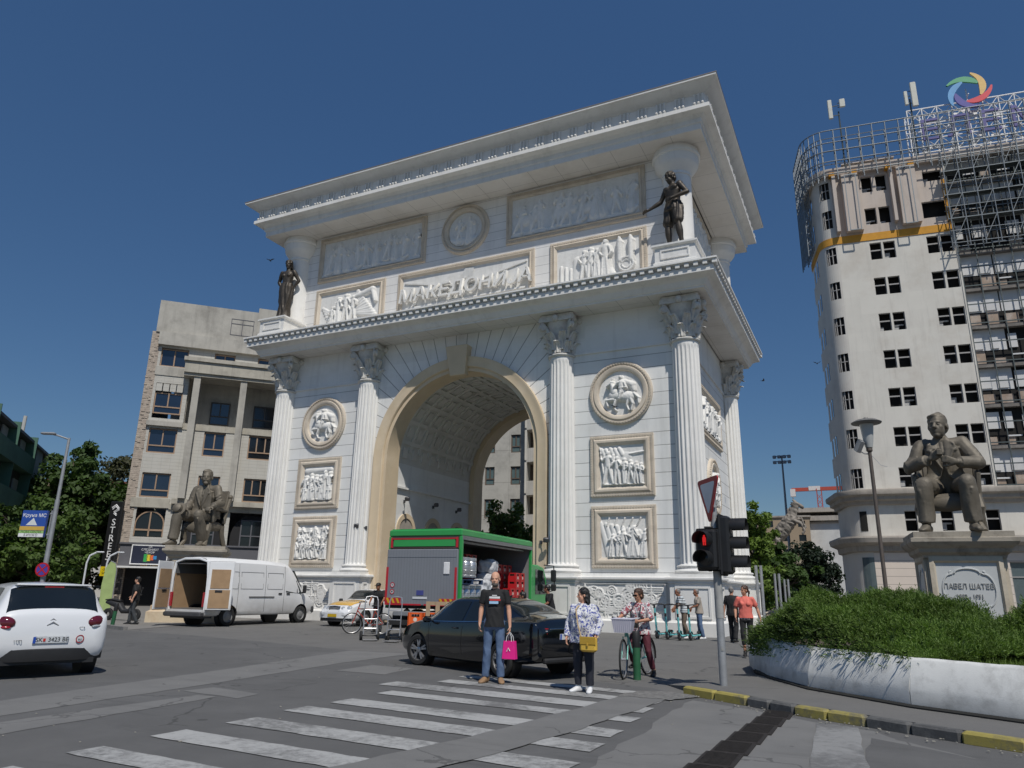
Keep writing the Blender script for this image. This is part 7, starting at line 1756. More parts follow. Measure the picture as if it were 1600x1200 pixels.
# ---- small curved lamps, flag banner, motorcycle on the left pavement
for px, lab in ((130,'small curved white lamp post below the dark trees, nearer the hatchback'),(162,'small curved white lamp post next to the STREET sign')):
    p = foot(px, 40); t = thing('street_lamp', lab, 'street lamp', (p.x, p.y, 0), R(40)); b = MB(); b.tube([(0,0,0),(0,0,2.6),(.1,0,3.0),(.45,0,3.2)], .05, 8); b.build('post', mat('white_post', (.62,.64,.66), .5), t); b = MB(); b.bbox((.6,0,3.2),(.4,.16,.08),.03); b.build('lamp_head', MATS['white_post'], t)
p = foot(179, 33); t = thing('feather_flag', 'tall pale green feather flag banner before the shop', 'flag', (p.x, p.y, 0), R(35), None, .88)
b = MB(); b.tube([(0,0,0),(0,0,2.4),(-.1,0,2.75),(-.35,0,2.85)], .02, 6); b.build('pole', galv, t)
b = MB(); b.prism([(-.03,.4),(-.03,2.4),(-.1,2.72),(-.35,2.83),(-.55,2.5),(-.62,1.6),(-.58,.4)], -.012, .012, 'xz'); b.build('banner', mat('banner_green', (.33,.42,.16), .7, 0, .2, 2), t, smooth=0)
p = foot(196, 31.5); t = thing('motor_scooter', 'black motor scooter parked on the left pavement behind the striding man', 'motor scooter', (p.x, p.y, 0), R(15))
b = MB(); loft(b, [((-.75,0,.75),.10,.06),((-.5,0,.72),.16,.12),((-.1,0,.62),.16,.14),((.1,0,.40),.15,.12),((.4,0,.38),.14,.10),((.62,0,.7),.16,.10),((.68,0,1.0),.10,.08)], (0,1,0), 14); b.build('body', rubber, t, smooth=50)
b = MB(); loft(b, [((-.8,0,.84),.08,.03),((-.45,0,.86),.13,.05),((-.05,0,.80),.11,.04)], (0,1,0), 12); b.build('seat', cl_black, t, smooth=50)
for x in (-.62,.70): b = MB(); b.M = Matrix.Translation((x,0,.25)); b.lathe([(.1,-.05),(.22,-.06),(.25,-.03),(.25,.03),(.22,.06),(.1,.05)], 20, axis='y'); b.build('wheel', MATS['rubber_tyre'], t)
b = MB(); b.tube([(.64,.32,1.08),(.68,0,1.02),(.64,-.32,1.08)], .02, 6); b.tube([(.66,.2,1.05),(.66,.26,1.3)], .012, 5); b.ell((.67,.28,1.34),(.02,.07,.05),8); b.build('handlebar', rubber, t)

# ================================================================ PLANTER, PEDESTALS
wpl = mat('whitewashed_concrete', srgb((.84,.84,.825)), .9, 0, .08, 3, .12, 70, dirt=srgb((.50,.49,.47)), dscale=3.4, damt=.5); dirty_low(wpl, -.05, .24, (.22,.215,.20), 1.1)
PC = Vector((4.6, 18.2, 0))
WP = [(-2.45,17.9),(-2.50,16.6),(-2.22,15.35),(-1.80,14.15),(-1.08,12.90),(.27,11.62),(1.75,10.75),(3.6,10.1),(5.6,9.9),(8.,10.3)]
def wallseg(p, q, nm, label):
    p, q = Vector((*p, 0)), Vector((*q, 0)); d = (q-p); L_ = d.length; a = math.atan2(d.y, d.x); n = max(6, int(L_/.16))
    rg = random.Random(int(p.x*50)); b = MB(); rows = []
    for i in range(n+1):
        x = .008+(L_-.016)*i/n; j = lambda s: rg.uniform(-s, s)
        rows.append([(x,.0+j(.008),.0),(x,-.0+j(.008),.20+j(.01)),(x,.015+j(.008),.27+j(.012)),(x,.12+j(.01),.58+j(.012)),(x,.17,.62+j(.008)),(x,.42,.60),(x,.42,0)])
    b.grid(rows); b.add(rows[0], [tuple(range(7))]); b.add(rows[-1], [tuple(range(7))])
    o = b.build(nm, wpl, None, smooth=45); o.location = (p.x, p.y, .11); o.rotation_euler = (0,0,a); return o
wl_labels = ['low white planter block at the far side, half hidden','low white planter block behind the coral woman','low white planter block at the left end under the juniper','low white planter block beside the pavement, second from the left end','white planter block in shade just left of the bright corner','bright white planter block right of the corner joint','wide white planter block in front of the mown grass','white planter block at the right picture edge','white planter block beyond the right edge']
for i in range(len(WP)-1): tag(wallseg(WP[i], WP[i+1], 'planter_block', ''), wl_labels[i], 'planter block', 'whitewashed planter blocks')
gap = mat('dark_gap', (.02,.02,.018), .95)
b = MB(); b.tube([(x+.02, y-.06, .112) for x, y in WP[2:]], .045, 5); tag(b.build('soil_gap', gap), kind='structure')
soil = mat('soil', (.07,.055,.035), .95, 0, .3, 5, .5, 40)
inner = [(p[0]+(PC.x-p[0])*.03, p[1]+(PC.y-p[1])*.03) for p in WP]+[(12,14),(12,24),(4,26),(-1,22)]
b = MB(); b.add([(x,y,.60) for x, y in inner], [tuple(range(len(inner)))]); tag(b.build('soil', soil, smooth=0), kind='structure')
stone = mat('pedestal_stone', srgb((.74,.70,.63)), .85, 0, .08, 2, .2, 20, dirt=srgb((.50,.43,.34)), dscale=1.6, damt=.55); stone_d = mat('pedestal_cap_stone', srgb((.62,.59,.54)), .9, 0, .12, 2, .2, 20, dirt=srgb((.22,.19,.16)), dscale=1.8, damt=.7); marble = mat('grey_marble', srgb((.74,.75,.75)), .55, 0, .05, 2.5, .05, 20)
stone_o = mat('pedestal_base_stone', srgb((.78,.72,.62)), .85, 0, .10, 2.2, .2, 20, dirt=srgb((.62,.46,.30)), dscale=1.3, damt=.6)
def pedestal_thing(label, loc, rz, lines, s=1.):
    t = thing('statue_pedestal', label, 'pedestal', loc, rz, None, s)
    b = MB(); b.ringsweep([(.62,0),(.62,.40),(.50,.46),(.50,.62),(.36,.70),(.36,.84),(.20,.95),(.12,1.0),(0,1.02)], .80, .80); b.build('base', stone_o, t, smooth=30)
    b = MB(); b.ringsweep([(.0,1.0),(.0,2.36)], .86, .86); b.build('die', stone, t, smooth=0)
    b = MB(); b.ringsweep([(.06,2.36),(.08,2.42),(.16,2.48),(.18,2.56),(.30,2.64),(.34,2.70),(.34,2.78),(.26,2.80),(.26,2.92),(-.86,2.93)], .86, .86); b.build('cap', stone_d, t, smooth=30)
    for rot in (0, -PI/2, PI/2):
        M = Matrix.Rotation(rot, 4, 'Z'); b = MB(); b.M = M
        P = []
        for c in ((-1,-1),(1,-1),(1,1),(-1,1),(-1,-1)): P.append([(c[0]*(.70+o), y, 1.68+c[1]*(.60+o)) for o, y in ((.12,-.865),(.12,-.93),(.02,-.95),(-.02,-.90),(-.02,-.87))])
        b.grid(P); f = b.build('panel_frame', stone, t, smooth=30)
        b = MB(); b.M = M; b.bx(-.70,.70,-.885,-.86,1.08,2.28); b.build('panel', marble, f, smooth=0)
        b = MB(); b.M = M
        def sc_(p): return [(x, -.895, 1.68+z) for x, z in p]
        for s_ in (-1, 1):
            b.tube(sc_([(s_*(.36+.22*math.cos(a)), .34*math.sin(a)) for a in np.linspace(-PI/2, PI/2, 14)]), .022, 6)
            for v in (-1, 1): b.tube(sc_([(s_*(.36-.05*t*math.cos(t*6)), v*(.38+.05*t*math.sin(t*6))) for t in np.linspace(.2, 1, 10)]), .02, 5)
        for v in (-1, 1): b.tube(sc_([(.28*math.sin(a), v*(.36+.10*math.cos(a))) for a in np.linspace(-PI/2, PI/2, 12)]), .022, 6)
        b.build('cartouche', marble, f)
        if rot == 0:
            text('inscription', lines[0], .155, mat('carved_letter', srgb((.60,.60,.59)), .6), f, (0,-.892,1.76), depth=.014); text('inscription', lines[1], .125, MATS['carved_letter'], f, (0,-.892,1.55), depth=.014)
    return t
PR = foot(1506, 16.4); PL_ = foot(303, 32.0)
pedestal_thing('pale stone pedestal with an inscribed oval plaque in the planter at the right', (PR.x, PR.y, .0), R(4), ('ПАВЕЛ ШАТЕВ', '1882 - 1951')).scale = (.86,.9,1)
pedestal_thing('pale stone pedestal standing behind the white van', (PL_.x, PL_.y, 0), R(42), ('', ''), 1.08)
# ================================================================ BRONZE STATUES
def suit_statue(name, label, loc, rz, S, J, m, parts, voxel=.0105, headk=1.1, vest=True, moustache=False):
    t = thing(name, label, 'statue', loc, rz, None, S); J = {k: Vector(v) for k, v in {**BASE, **J}.items()}
    b = MB(); torso(b, J, 1.13, 0, .02); c, nk, p, w_ = J['chest'], J['neck'], J['pelvis'], J['waist']
    taper(b, nk-Vector((0,0,.03)), J['head']+(nk-J['head'])*.25, .066, .060); add_head(b, J, headk)
    M = b.M.copy(); b.M = head_frame(J) @ Matrix.Scale(headk, 4); b.ell((0,.02,.055), (.082,.098,.082), 16); b.ell((.0,.05,.0), (.078,.066,.075), 14)
    b.ell((.015,.0,.092), (.066,.082,.034), 12); b.ell((-.04,.01,.085), (.04,.07,.03), 10)
    if moustache: b.ell((0,-.096,-.050), (.040,.016,.012), 10); b.ell((0,-.085,-.095), (.034,.026,.030), 10)
    b.M = M
    for s, q in ((1,'L'),(-1,'R')):
        taper(b, J['sh'+q], J['el'+q], .086, .074); e = J['el'+q]+(J['wr'+q]-J['el'+q])*.80; d = (J['wr'+q]-J['el'+q]).normalized()
        taper(b, J['el'+q], e, .077, .064, flat=True); taper(b, e-d*.045, e+d*.004, .070, .070, flat=True); taper(b, e, e+d*.025, .047, .047, flat=True); taper(b, e, J['wr'+q], .032, .030)
        taper(b, (c+nk)/2+Vector((s*.06,0,.04)), J['sh'+q]+Vector((0,0,.012)), .075, .080)
        for k in range(3): u_ = J['sh'+q]+(J['el'+q]-J['sh'+q])*(.45+.2*k); o_ = d.orthogonal().normalized(); taper(b, u_+Vector((s*.06,-.05,.02)), u_+Vector((-s*.01,-.085,-.03)), .013, .010, 8, 2)
        add_hand(b, J['wr'+q], J['hd'+q], J, s, 1.18, J.get('curl'+q, Vector((.6,0,0))).x, J.get('palm'+q, (0,0,0)))
        taper(b, J['hip'+q], J['kn'+q], .112, .088); taper(b, J['kn'+q]+Vector((0,0,-.02)), J['an'+q]+Vector((0,0,.02)), .090, .092, flat=True); taper(b, J['kn'+q]+Vector((0,-.075,-.03)), J['an'+q]+Vector((0,-.085,.03)), .016, .014); taper(b, J['kn'+q]+Vector((s*.04,-.07,-.08)), J['an'+q]+Vector((-s*.02,-.07,.06)), .016, .012)
        add_foot(b, J['an'+q], J['ft'+q], 1.15)
        # jacket fronts, lapels, collar
        f = Vector((0,-1,0)); x = Vector((s,0,0)); up = (nk-c).normalized()
        loft(b, [(nk+x*.050+f*.060+up*.01, .026, .016), (c+x*.090+f*.128+up*.08, .056, .018), (c+x*.060+f*.148-up*.02, .036, .018), (w_+x*.045+f*.165+up*.02, .012, .014)], (1,0,0), 10)
        loft(b, [(c+x*.115+f*.10+up*.1, .065, .030), (c+x*.110+f*.115, .070, .030), (w_+x*.115+f*.135, .075, .028), (p+x*.15+f*.17+Vector((0,0,.07)), .085, .026), (p+x*.17+f*.21+Vector((0,0,.02)), .060, .02)], (1,0,0), 14)
        loft(b, [(p+x*.185+f*.02+Vector((0,0,.10)), .06, .12), (p+x*.20+f*.03-Vector((0,0,.02)), .05, .16)], (1,0,0), 12)
        fl = lambda q, sx_, fy, uz: q+x*sx_+f*fy+up*uz
        pl = [fl(nk,.058,.045,.0), fl(c,.135,.128,.13), fl(c,.150,.136,.06), fl(c,.118,.150,.055), fl(c,.075,.168,-.06), fl(w_,.02,.185,.06)]
        for i in range(len(pl)-1): taper(b, pl[i], pl[i+1], .013, .013, 8, 3)
        pl = [fl(w_,.02,.180,.05), fl(w_,.045,.178,-.03), fl(p,.10,.185,.06), fl(p,.15,.215,.03)]
        for i in range(len(pl)-1): taper(b, pl[i], pl[i+1], .012, .012, 8, 3)
        taper(b, fl(c,.10,.140,.03), fl(c,.155,.122,.045), .011, .011, 8, 3)
        taper(b, nk+x*.055+f*.02+Vector((0,0,.02)), nk+x*.02+f*.075-Vector((0,0,.03)), .022, .018)
    taper(b, nk+Vector((0,-.07,-.02)), c+Vector((0,-.12,.03)), .018, .026)               # tie
    o = remesh(b, 'body', m, t, voxel, 2); folds(o, .016, (6,6,3.0), 1.7)
    for nm, mb_ in parts: r = remesh(mb_, nm, m, t, voxel, 1) if nm in ('chair_seat',) else mb_.build(nm, m, t, smooth=40)
    return t
def chair_parts(z=.45, y0=-.22, y1=.30, w_=.30, back=1.02):
    P = []
    b = MB(); b.bbox((0,(y0+y1)/2,z-.07),(2*w_,y1-y0,.16),.04); P.append(('chair_seat', b))
    for sx in (-1, 1):
        b = MB(); b.tube([(sx*w_*.92,y0+.05,z-.05),(sx*w_*1.02,y0-.0,z*.62),(sx*w_*.90,y0+.03,z*.25),(sx*w_*1.0,y0-.05,.0)], [.06,.055,.035,.05], 8); P.append(('chair_leg', b))
        b = MB(); b.tube([(sx*w_*.92,y1-.03,z-.05),(sx*w_*.95,y1+.0,z*.5),(sx*w_*1.0,y1+.10,.0)], [.055,.045,.04], 8); P.append(('chair_leg', b))
        b = MB(); b.tube([(sx*w_*.98,y1,z),(sx*w_*1.0,y1+.06,z+.30),(sx*w_*1.0,y1+.12,back)], .036, 8); b.ell((sx*w_*1.0,y1+.12,back+.03),(.05,.05,.05),8); P.append(('chair_post', b))
        b = MB(); b.tube([(sx*w_*1.03,y1+.03,z+.24),(sx*w_*1.08,y0+.16,z+.25),(sx*w_*1.08,y0+.08,z+.22),(sx*w_*1.02,y0+.10,z)], .032, 8); P.append(('chair_arm', b))
    b = MB(); b.bbox((0,y1+.08,z+.42),(2*w_-.05,.05,.42),.02,rot=(-.15,0,0)); P.append(('chair_back', b))
    b = MB(); b.ell((0,y0-.02,z-.12),(w_*.8,.05,.09),12); P.append(('chair_carving', b)); return P
JS = dict(pelvis=(0,.10,.56), waist=(0,.08,.70), chest=(0,.05,.92), neck=(0,.02,1.13), head=(-.01,-.03,1.285), shL=(.215,.04,1.06), shR=(-.215,.04,1.06),
    elL=(.36,-.06,.80), wrL=(.125,-.26,.805), hdL=(-.75,-.45,.28), palmL=(-.2,.9,.1), elR=(-.36,-.06,.80), wrR=(-.115,-.26,.86), hdR=(.75,-.35,.38), palmR=(.2,.9,.1),
    hipL=(.11,.08,.53), hipR=(-.11,.08,.53), knL=(.215,-.42,.545), knR=(-.215,-.42,.545), anL=(.225,-.36,.09), anR=(-.235,-.38,.09), ftL=(.25,-1,0), ftR=(-.25,-1,0), face=(-.22,-1,.02), curlL=(.75,0,0), curlR=(.75,0,0))
bk_ = MB(); bk_.bbox((-.02,-.31,.92),(.07,.07,.09),.02)
suit_statue('seated_statue', 'bronze seated man in a suit, both hands at his chest, on the planter pedestal', (PR.x, PR.y, 2.93), R(-8), 1.98, JS, bronze, chair_parts(.45,-.18,.34,.30,1.0)+[('held_object', bk_)], headk=1.28)
JT = dict(JS); JT.update(elL=(.31,.05,.80), wrL=(.30,-.20,.71), hdL=(0,-1,-.4), palmL=(0,0,-1), elR=(-.30,-.02,.80), wrR=(-.16,-.28,.66), hdR=(.1,-1,-.2), palmR=(0,0,-1), knL=(.20,-.40,.55), anL=(.17,-.16,.09), knR=(-.21,-.44,.57), anR=(-.24,-.44,.09), face=(.58,-1,.0), head=(0,-.03,1.285))
hat = MB(); hat.lathe([(0,.0),(.13,.0),(.135,.02),(.09,.03),(.085,.10),(.05,.13),(0,.135)], 18); hat.v = [tuple(Matrix.Translation((-.20,-.42,.64)) @ Matrix.Rotation(R(70), 4, 'X') @ Vector(p)) for p in hat.v]
suit_statue('seated_statue', 'bronze bearded man in jacket sitting on a carved chair, on the pedestal behind the van', (PL_.x, PL_.y, 2.93*1.08), R(12), 2.40, JT, bronze, chair_parts(.45,-.16,.30,.25,.93)+[('hat', hat)], headk=1.2, moustache=True)
def nude_statue(label, loc, rz, S, J, woman, m):
    t = thing('standing_statue', label, 'statue', loc, rz, None, S); J = {k: Vector(v) for k, v in {**BASE, **J}.items()}
    b = MB(); torso(b, J, 1.0 if not woman else .92, .9 if woman else 0, 0); taper(b, J['neck']-Vector((0,0,.03)), J['head']+(J['neck']-J['head'])*.25, .06, .055); add_head(b, J, 1.08, fem=woman)
    if not woman:
        c = J['chest']; sd = Vector(J['side'])
        for s in (-1, 1): b.ell(c+sd*s*.085+Vector((0,-.085,.06)), (.085,.045,.06), 12); b.ell((J['sh'+('L' if s > 0 else 'R')]), (.072,.07,.075), 12)
    for s, q in ((1,'L'),(-1,'R')):
        taper(b, J['sh'+q], J['el'+q], .056, .046, bulge=.008); taper(b, J['el'+q], J['wr'+q], .048, .030, bulge=.006); add_hand(b, J['wr'+q], J['hd'+q], J, s, 1.08, .5, J.get('palm'+q, (0,0,0)))
        taper(b, J['hip'+q], J['kn'+q], .094, .062); taper(b, J['kn'+q], J['an'+q], .064, .042, bulge=.014); add_foot(b, J['an'+q], J['ft'+q], 1.05)
    remesh(b, 'body', m, t, .012, 2)
    p = J['pelvis']; d = MB()
    if woman: loft(d, [(J['waist']+Vector((0,0,-.02)), .150, .115), (p, .185, .14), (p-Vector((0,0,.25)), .185, .145), (p-Vector((0,.01,.55)), .155, .125), (p-Vector((0,.02,.86)), .17, .14)], (1,0,0), 24)
    else:
        loft(d, [(J['waist']+Vector((0,0,-.04)), .160, .125), (p, .185, .145), (p-Vector((0,0,.10)), .20, .15)], (1,0,0), 22)
        for q in ('L', 'R'): taper(d, J['hip'+q]-Vector((0,0,.0)), J['hip'+q]+(J['kn'+q]-J['hip'+q])*.72, .118, .110)
    o = remesh(d, 'skirt' if woman else 'shorts', m, t, .012, 2); folds(o, .03, (11,11,2.2), 2.)
    h = MB(); h.M = head_frame(J) @ Matrix.Scale(1.08, 4); h.ell((0,.02,.05), (.088,.102,.088), 16); h.ell((0,.055,-.0), (.080,.066,.08), 14)
    if woman: h.ell((0,.06,-.06), (.085,.06,.10), 14)
    o = remesh(h, 'hair', m, t, .011, 1); M = head_frame(J); cut(o, M @ Vector((0,-.055,.050)), (M.to_3x3() @ Vector((0,-1.,-.62))).normalized()); folds(o, .02, (24,24,20), 1.)
    return t
ZP = 15.57
nude_statue('bare chested bronze man in shorts reaching one arm down, standing high on the arch', (XC+10.85, YC-5.85, ZP), R(-28), 2.12,
    dict(chest=(.01,-.01,1.27), face=(-.35,-1,-.38), head=(-.02,-.045,1.605), elR=(-.30,-.04,1.17), wrR=(-.50,-.20,1.02), hdR=(-.85,-.5,-.25), palmR=(0,-.3,-1), elL=(.34,.03,1.16), wrL=(.10,-.20,1.04), hdL=(-1,-.25,-.1), palmL=(0,1,0), knR=(-.13,-.05,.50), anR=(-.14,.0,.09), anL=(.14,.04,.09), knL=(.12,-.02,.5)), False, bronze_d)
nude_statue('bronze woman in a long wrapped skirt with arms akimbo, standing high on the arch', (XC-10.85, YC-5.85, ZP), R(10), 2.08,
    dict(elL=(.30,.07,1.16), wrL=(.19,.05,.98), hdL=(-.8,.3,-.6), elR=(-.30,.07,1.16), wrR=(-.19,.05,.98), hdR=(.8,.3,-.6), face=(.15,-1,-.1), anL=(.06,.0,.09), anR=(-.06,.02,.09), knL=(.07,-.03,.5)), True, bronze_d)
# ================================================================ TREES AND PLANTS
def leafmat(name, c, var=.35, trans=True):
    m = mat(name, c, .6, 0, var, 1.6, spec=.3); N, L, b = mnodes(m)
    # thin leaves: a share of the light passes through
    t = N.new('ShaderNodeBsdfTranslucent'); mx = N.new('ShaderNodeMixShader'); mx.inputs[0].default_value = .28
    src = b.inputs['Base Color'].links[0].from_socket; v = N.new('ShaderNodeVectorMath'); v.operation = 'MULTIPLY'; v.inputs[1].default_value = (1.3,1.5,.6); L.new(src, v.inputs[0]); L.new(v.outputs[0], t.inputs['Color'])
    L.new(b.outputs[0], mx.inputs[1]); L.new(t.outputs[0], mx.inputs[2]); L.new(mx.outputs[0], N['Material Output'].inputs['Surface']); return m
bark = mat('bark', (.085,.065,.048), .95, 0, .3, 4, .6, 20, dirt=(.05,.04,.03), dscale=3, damt=.5)
def leaves(centres, radii, per, size, rg, flat=.6, droop=.0):
    """leaf quads scattered in clumps; returns V,F"""
    n = len(centres)*per
    c = np.repeat(np.array(centres), per, 0); r = np.repeat(np.array(radii), per)
    d = rg.normal(size=(n,3)); d /= np.linalg.norm(d, axis=1)[:,None]; rad = r*rg.random(n)**.45
    p = c+d*rad[:,None]*np.array([1,1,flat])
    nrm = d+rg.normal(size=(n,3))*.7+np.array([0,0,.5]); nrm /= np.linalg.norm(nrm, axis=1)[:,None]
    a = np.cross(nrm, rg.normal(size=(n,3))); a /= np.linalg.norm(a, axis=1)[:,None]; b_ = np.cross(nrm, a)
    a[:,2] -= droop; s = size*rg.uniform(.55,1.25,n)[:,None]
    V = np.stack([p-a*s*.5, p+b_*s*.34, p+a*s*.62, p-b_*s*.34], 1).reshape(-1,3); F = np.arange(n*4).reshape(n,4); return V, F
def tree(label, loc, H, R_, m, seed, trunk=.3, nb=16, per=60, size=.28, low=.28, group=None, shape='round', clump=.9, cat='tree', name='tree'):
    rg = np.random.default_rng(seed); t = thing(name, label, cat, loc, rg.random()*6, group)
    b = MB(); th = H*.62; lean = rg.normal(size=2)*.25
    b.tube([(0,0,-.1),(lean[0]*.2,lean[1]*.2,th*.35),(lean[0]*.6,lean[1]*.6,th*.7),(lean[0],lean[1],th)], [trunk*1.25,trunk*.9,trunk*.65,trunk*.35], 10)
    C, Rr = [], []
    for k in range(nb):
        f = (k+.5)/nb; z0 = H*(low+(.60-low)*f); az = k*2.4+rg.normal()*.3
        if shape == 'round': rr = R_*(.55+.5*math.sin(PI*min(1,f*1.05)))*rg.uniform(.75,1.1); zt = z0+H*rg.uniform(.06,.34)*(.6+f*.6)
        elif shape == 'column': rr = R_*rg.uniform(.5,1.05)*(1.1-.55*f); zt = H*(low+(.97-low)*f)
        else: rr = R_*(1.08-f)*rg.uniform(.8,1.05)+.15; zt = H*(low+(.95-low)*f); z0 = zt-.2
        e = np.array([rr*math.cos(az), rr*math.sin(az), min(zt, H*.95)]); s0 = np.array([lean[0]*z0/th, lean[1]*z0/th, z0]); mid = (s0+e)/2+np.array([0,0,-.08*rr])+rg.normal(size=3)*.12
        b.tube([s0, mid, e], [trunk*.30,trunk*.18,trunk*.06], 5)
        for j in range(5):
            q = s0+(e-s0)*rg.uniform(.5,1.05)+rg.normal(size=3)*R_*.20; C.append(q); Rr.append(R_*clump*rg.uniform(.18,.36))
            if j < 2: b.tube([mid+(e-mid)*.3, (mid+q)/2+rg.normal(size=3)*.1, q], [trunk*.10,trunk*.07,trunk*.02], 4)
    for k in range(int(nb*.8)): C.append(np.array([lean[0],lean[1],H*rg.uniform(.55,.95)])+rg.normal(size=3)*np.array([R_*.30,R_*.30,H*.04])*(1 if shape=='round' else .6)); Rr.append(R_*clump*rg.uniform(.18,.32))
    b.build('trunk', bark, t)
    V, F = leaves(C, Rr, per, size, rg, .8); npmesh('crown', V, F, m, t); return t
lf_dark = leafmat('leaf_dark_green', (.055,.095,.026)); lf_mid = leafmat('leaf_mid_green', (.080,.130,.032)); lf_lime = leafmat('leaf_lime_green', (.125,.19,.035)); lf_black = leafmat('leaf_conifer', (.014,.026,.014)); lf_brown = leafmat('leaf_brownish', (.065,.068,.034))
def tr(label, px, w, ytop, R_, m, seed, **k):
    p = foot(px, w); H = at(px, ytop, w).z; return tree(label, (p.x, p.y, 0), H, R_, m, seed, **k)
tr('tall broad dark green tree behind the lamp pole at the left', 98, 58, 664, 3.3, lf_dark, 1, nb=22, per=95, size=.42, low=.2, trunk=.35)
tr('brownish green tree between the tall tree and the STREET sign', 168, 68, 692, 3.9, lf_brown, 2, nb=20, per=90, size=.40, low=.16, trunk=.32)
tr('low bushy green tree below the blue advertising board', 60, 44, 775, 2.6, lf_mid, 3, nb=16, per=75, size=.34, low=.12)
tr('dark leafy tree beside the green apartment block at the left edge', 18, 46, 800, 2.6, lf_dark, 4, nb=16, per=75, size=.36, low=.12)
tr('shady tree in the background above the white hatchback', 132, 62, 770, 3.6, lf_dark, 5, nb=16, per=75, size=.42, low=.1)
tr('green tree seen through the arch above the truck roof', 782, 49, 772, 2.1, lf_mid, 6, nb=16, per=95, size=.26, low=.25)
tr('bushy green tree through the arch at the right jamb', 828, 47, 820, 2.0, lf_mid, 7, nb=14, per=85, size=.26, low=.15)
tr('sunlit lime green tree just right of the arch corner', 1180, 46, 792, 1.75, lf_lime, 8, nb=18, per=110, size=.24, low=.12, shape='column')
tr('dark tree in shade behind the row of steel columns', 1226, 50, 852, 1.8, lf_dark, 9, nb=16, per=80, size=.34, low=.1)
tr('black green round conifer in front of the tower corner', 1278, 52, 853, 2.0, lf_black, 10, nb=20, per=110, size=.24, low=.10, shape='cone', clump=1.1)
tr('small dark tree low behind the light columns', 1208, 75, 862, 2.6, lf_dark, 11, nb=12, per=70, size=.4, low=.1)
# ---- junipers in the planter (feathery sprays)
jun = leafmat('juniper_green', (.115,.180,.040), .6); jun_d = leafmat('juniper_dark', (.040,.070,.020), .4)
def sprays(P, D, L_, rg, nq=8):
    """feathery fronds: P base points, D directions"""
    n = len(P); D = D/np.linalg.norm(D, axis=1)[:,None]; S = np.cross(D, rg.normal(size=(n,3))); S /= np.linalg.norm(S, axis=1)[:,None]
    V = []; Ls = (L_*rg.uniform(.5,1.25,n))[:,None]
    for k in range(nq):
        t = .1+.9*k/nq; sd = 1 if k % 2 else -1; base = P+D*Ls*t+np.array([0,0,-.10])*Ls*t*t; dr = D*.75+S*sd*.75*(1-t*.6)+rg.normal(size=(n,3))*.22; dr /= np.linalg.norm(dr, axis=1)[:,None]
        ln = Ls*.42*(1.1-t*.6); w_ = np.cross(dr, rg.normal(size=(n,3))); w_ /= np.linalg.norm(w_, axis=1)[:,None]; w_ *= ln*.13
        V.append(np.stack([base-w_*.6, base+dr*ln*.55-w_, base+dr*ln, base+dr*ln*.55+w_], 1))
    V = np.concatenate(V, 0).reshape(-1,3); return V, np.arange(len(V)).reshape(-1,4)
def wallpoint(s):
    pts = [Vector((*p, 0)) for p in WP[1:]]
    i = min(int(s), len(pts)-2); t = s-i; p = pts[i]+(pts[i+1]-pts[i])*t; a = pts[max(i-1,0)]; c = pts[min(i+2, len(pts)-1)]; d = (c-a).normalized(); return p, Vector((-d.y, d.x, 0))
rg = np.random.default_rng(5)
def mound(n, s0, s1, depth, hmax, skew, lo, rgn, bump):
    P, D = [], []
    while len(P) < n:
        s = rgn.uniform(s0, s1); d = rgn.uniform(.0, 1.)**.8*depth; f = (s-s0)/(s1-s0)
        end = min(1, (f/.42))**.55*min(1, ((1-f)/.50))**.62; p, nn = wallpoint(s)
        u = d/depth; prof = (math.sin(PI*min(1,.16+.62*u))**.75 if u < .95 else .9)
        bmp = 1+bump*mnoise.noise(Vector((p.x*1.1+nn.x*d, p.y*1.1+nn.y*d, 3)))+.10*mnoise.noise(Vector((p.x*3.1+nn.x*d*3, p.y*3.1+nn.y*d*3, 7)))
        hh_ = .60+(hmax-.60)*end*prof*bmp
        if end < .05: continue
        k = rgn.random(); z = lo+(hh_-lo)*(1-.42*k*k) if u > .05 else rgn.uniform(.52 if f > .45 else .40, hh_)
        q = p+nn*(d+(.16 if f > .5 else .16-.24*(.5-f)/.5)); P.append((q.x, q.y, z)); out = -nn*(1-u)*1.1+(Vector((-1,.2,0))*max(0,.3-f)*2)+(Vector((.8,-.2,0))*max(0,f-.75)*3)
        D.append((out.x+rgn.normal()*.45, out.y+rgn.normal()*.45, .55+.7*u+rgn.normal()*.35))
    return np.array(P), np.array(D)
P, D = mound(30000, 1.0, 4.05, 3.2, 1.46, 0, .60, rg, .6)
JB = thing('juniper_bush', 'big spreading dark green juniper bush filling the planter and hanging over its wall', 'bush', (0,0,0))
cen = P.mean(0); JB.location = (cen[0], cen[1], .6); O = np.array([cen[0], cen[1], .6])
P[:,2] += np.abs(rg.normal(size=len(P)))*.035; V, F = sprays(P, D, .17, rg, 8); npmesh('foliage', V-O, F, jun, JB)
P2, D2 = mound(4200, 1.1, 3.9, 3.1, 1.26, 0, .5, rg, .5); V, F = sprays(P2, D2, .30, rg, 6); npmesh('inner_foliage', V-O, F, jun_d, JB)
b = MB()
for k in range(26):
    i = rg.integers(0, len(P2)); e = P2[i]-O; s_ = np.array([e[0]*.6, e[1]*.6, .0]); b.tube([s_, (s_+e)/2+np.array([0,0,.12]), e], [.022,.016,.006], 5)
b.build('stem', bark, JB)
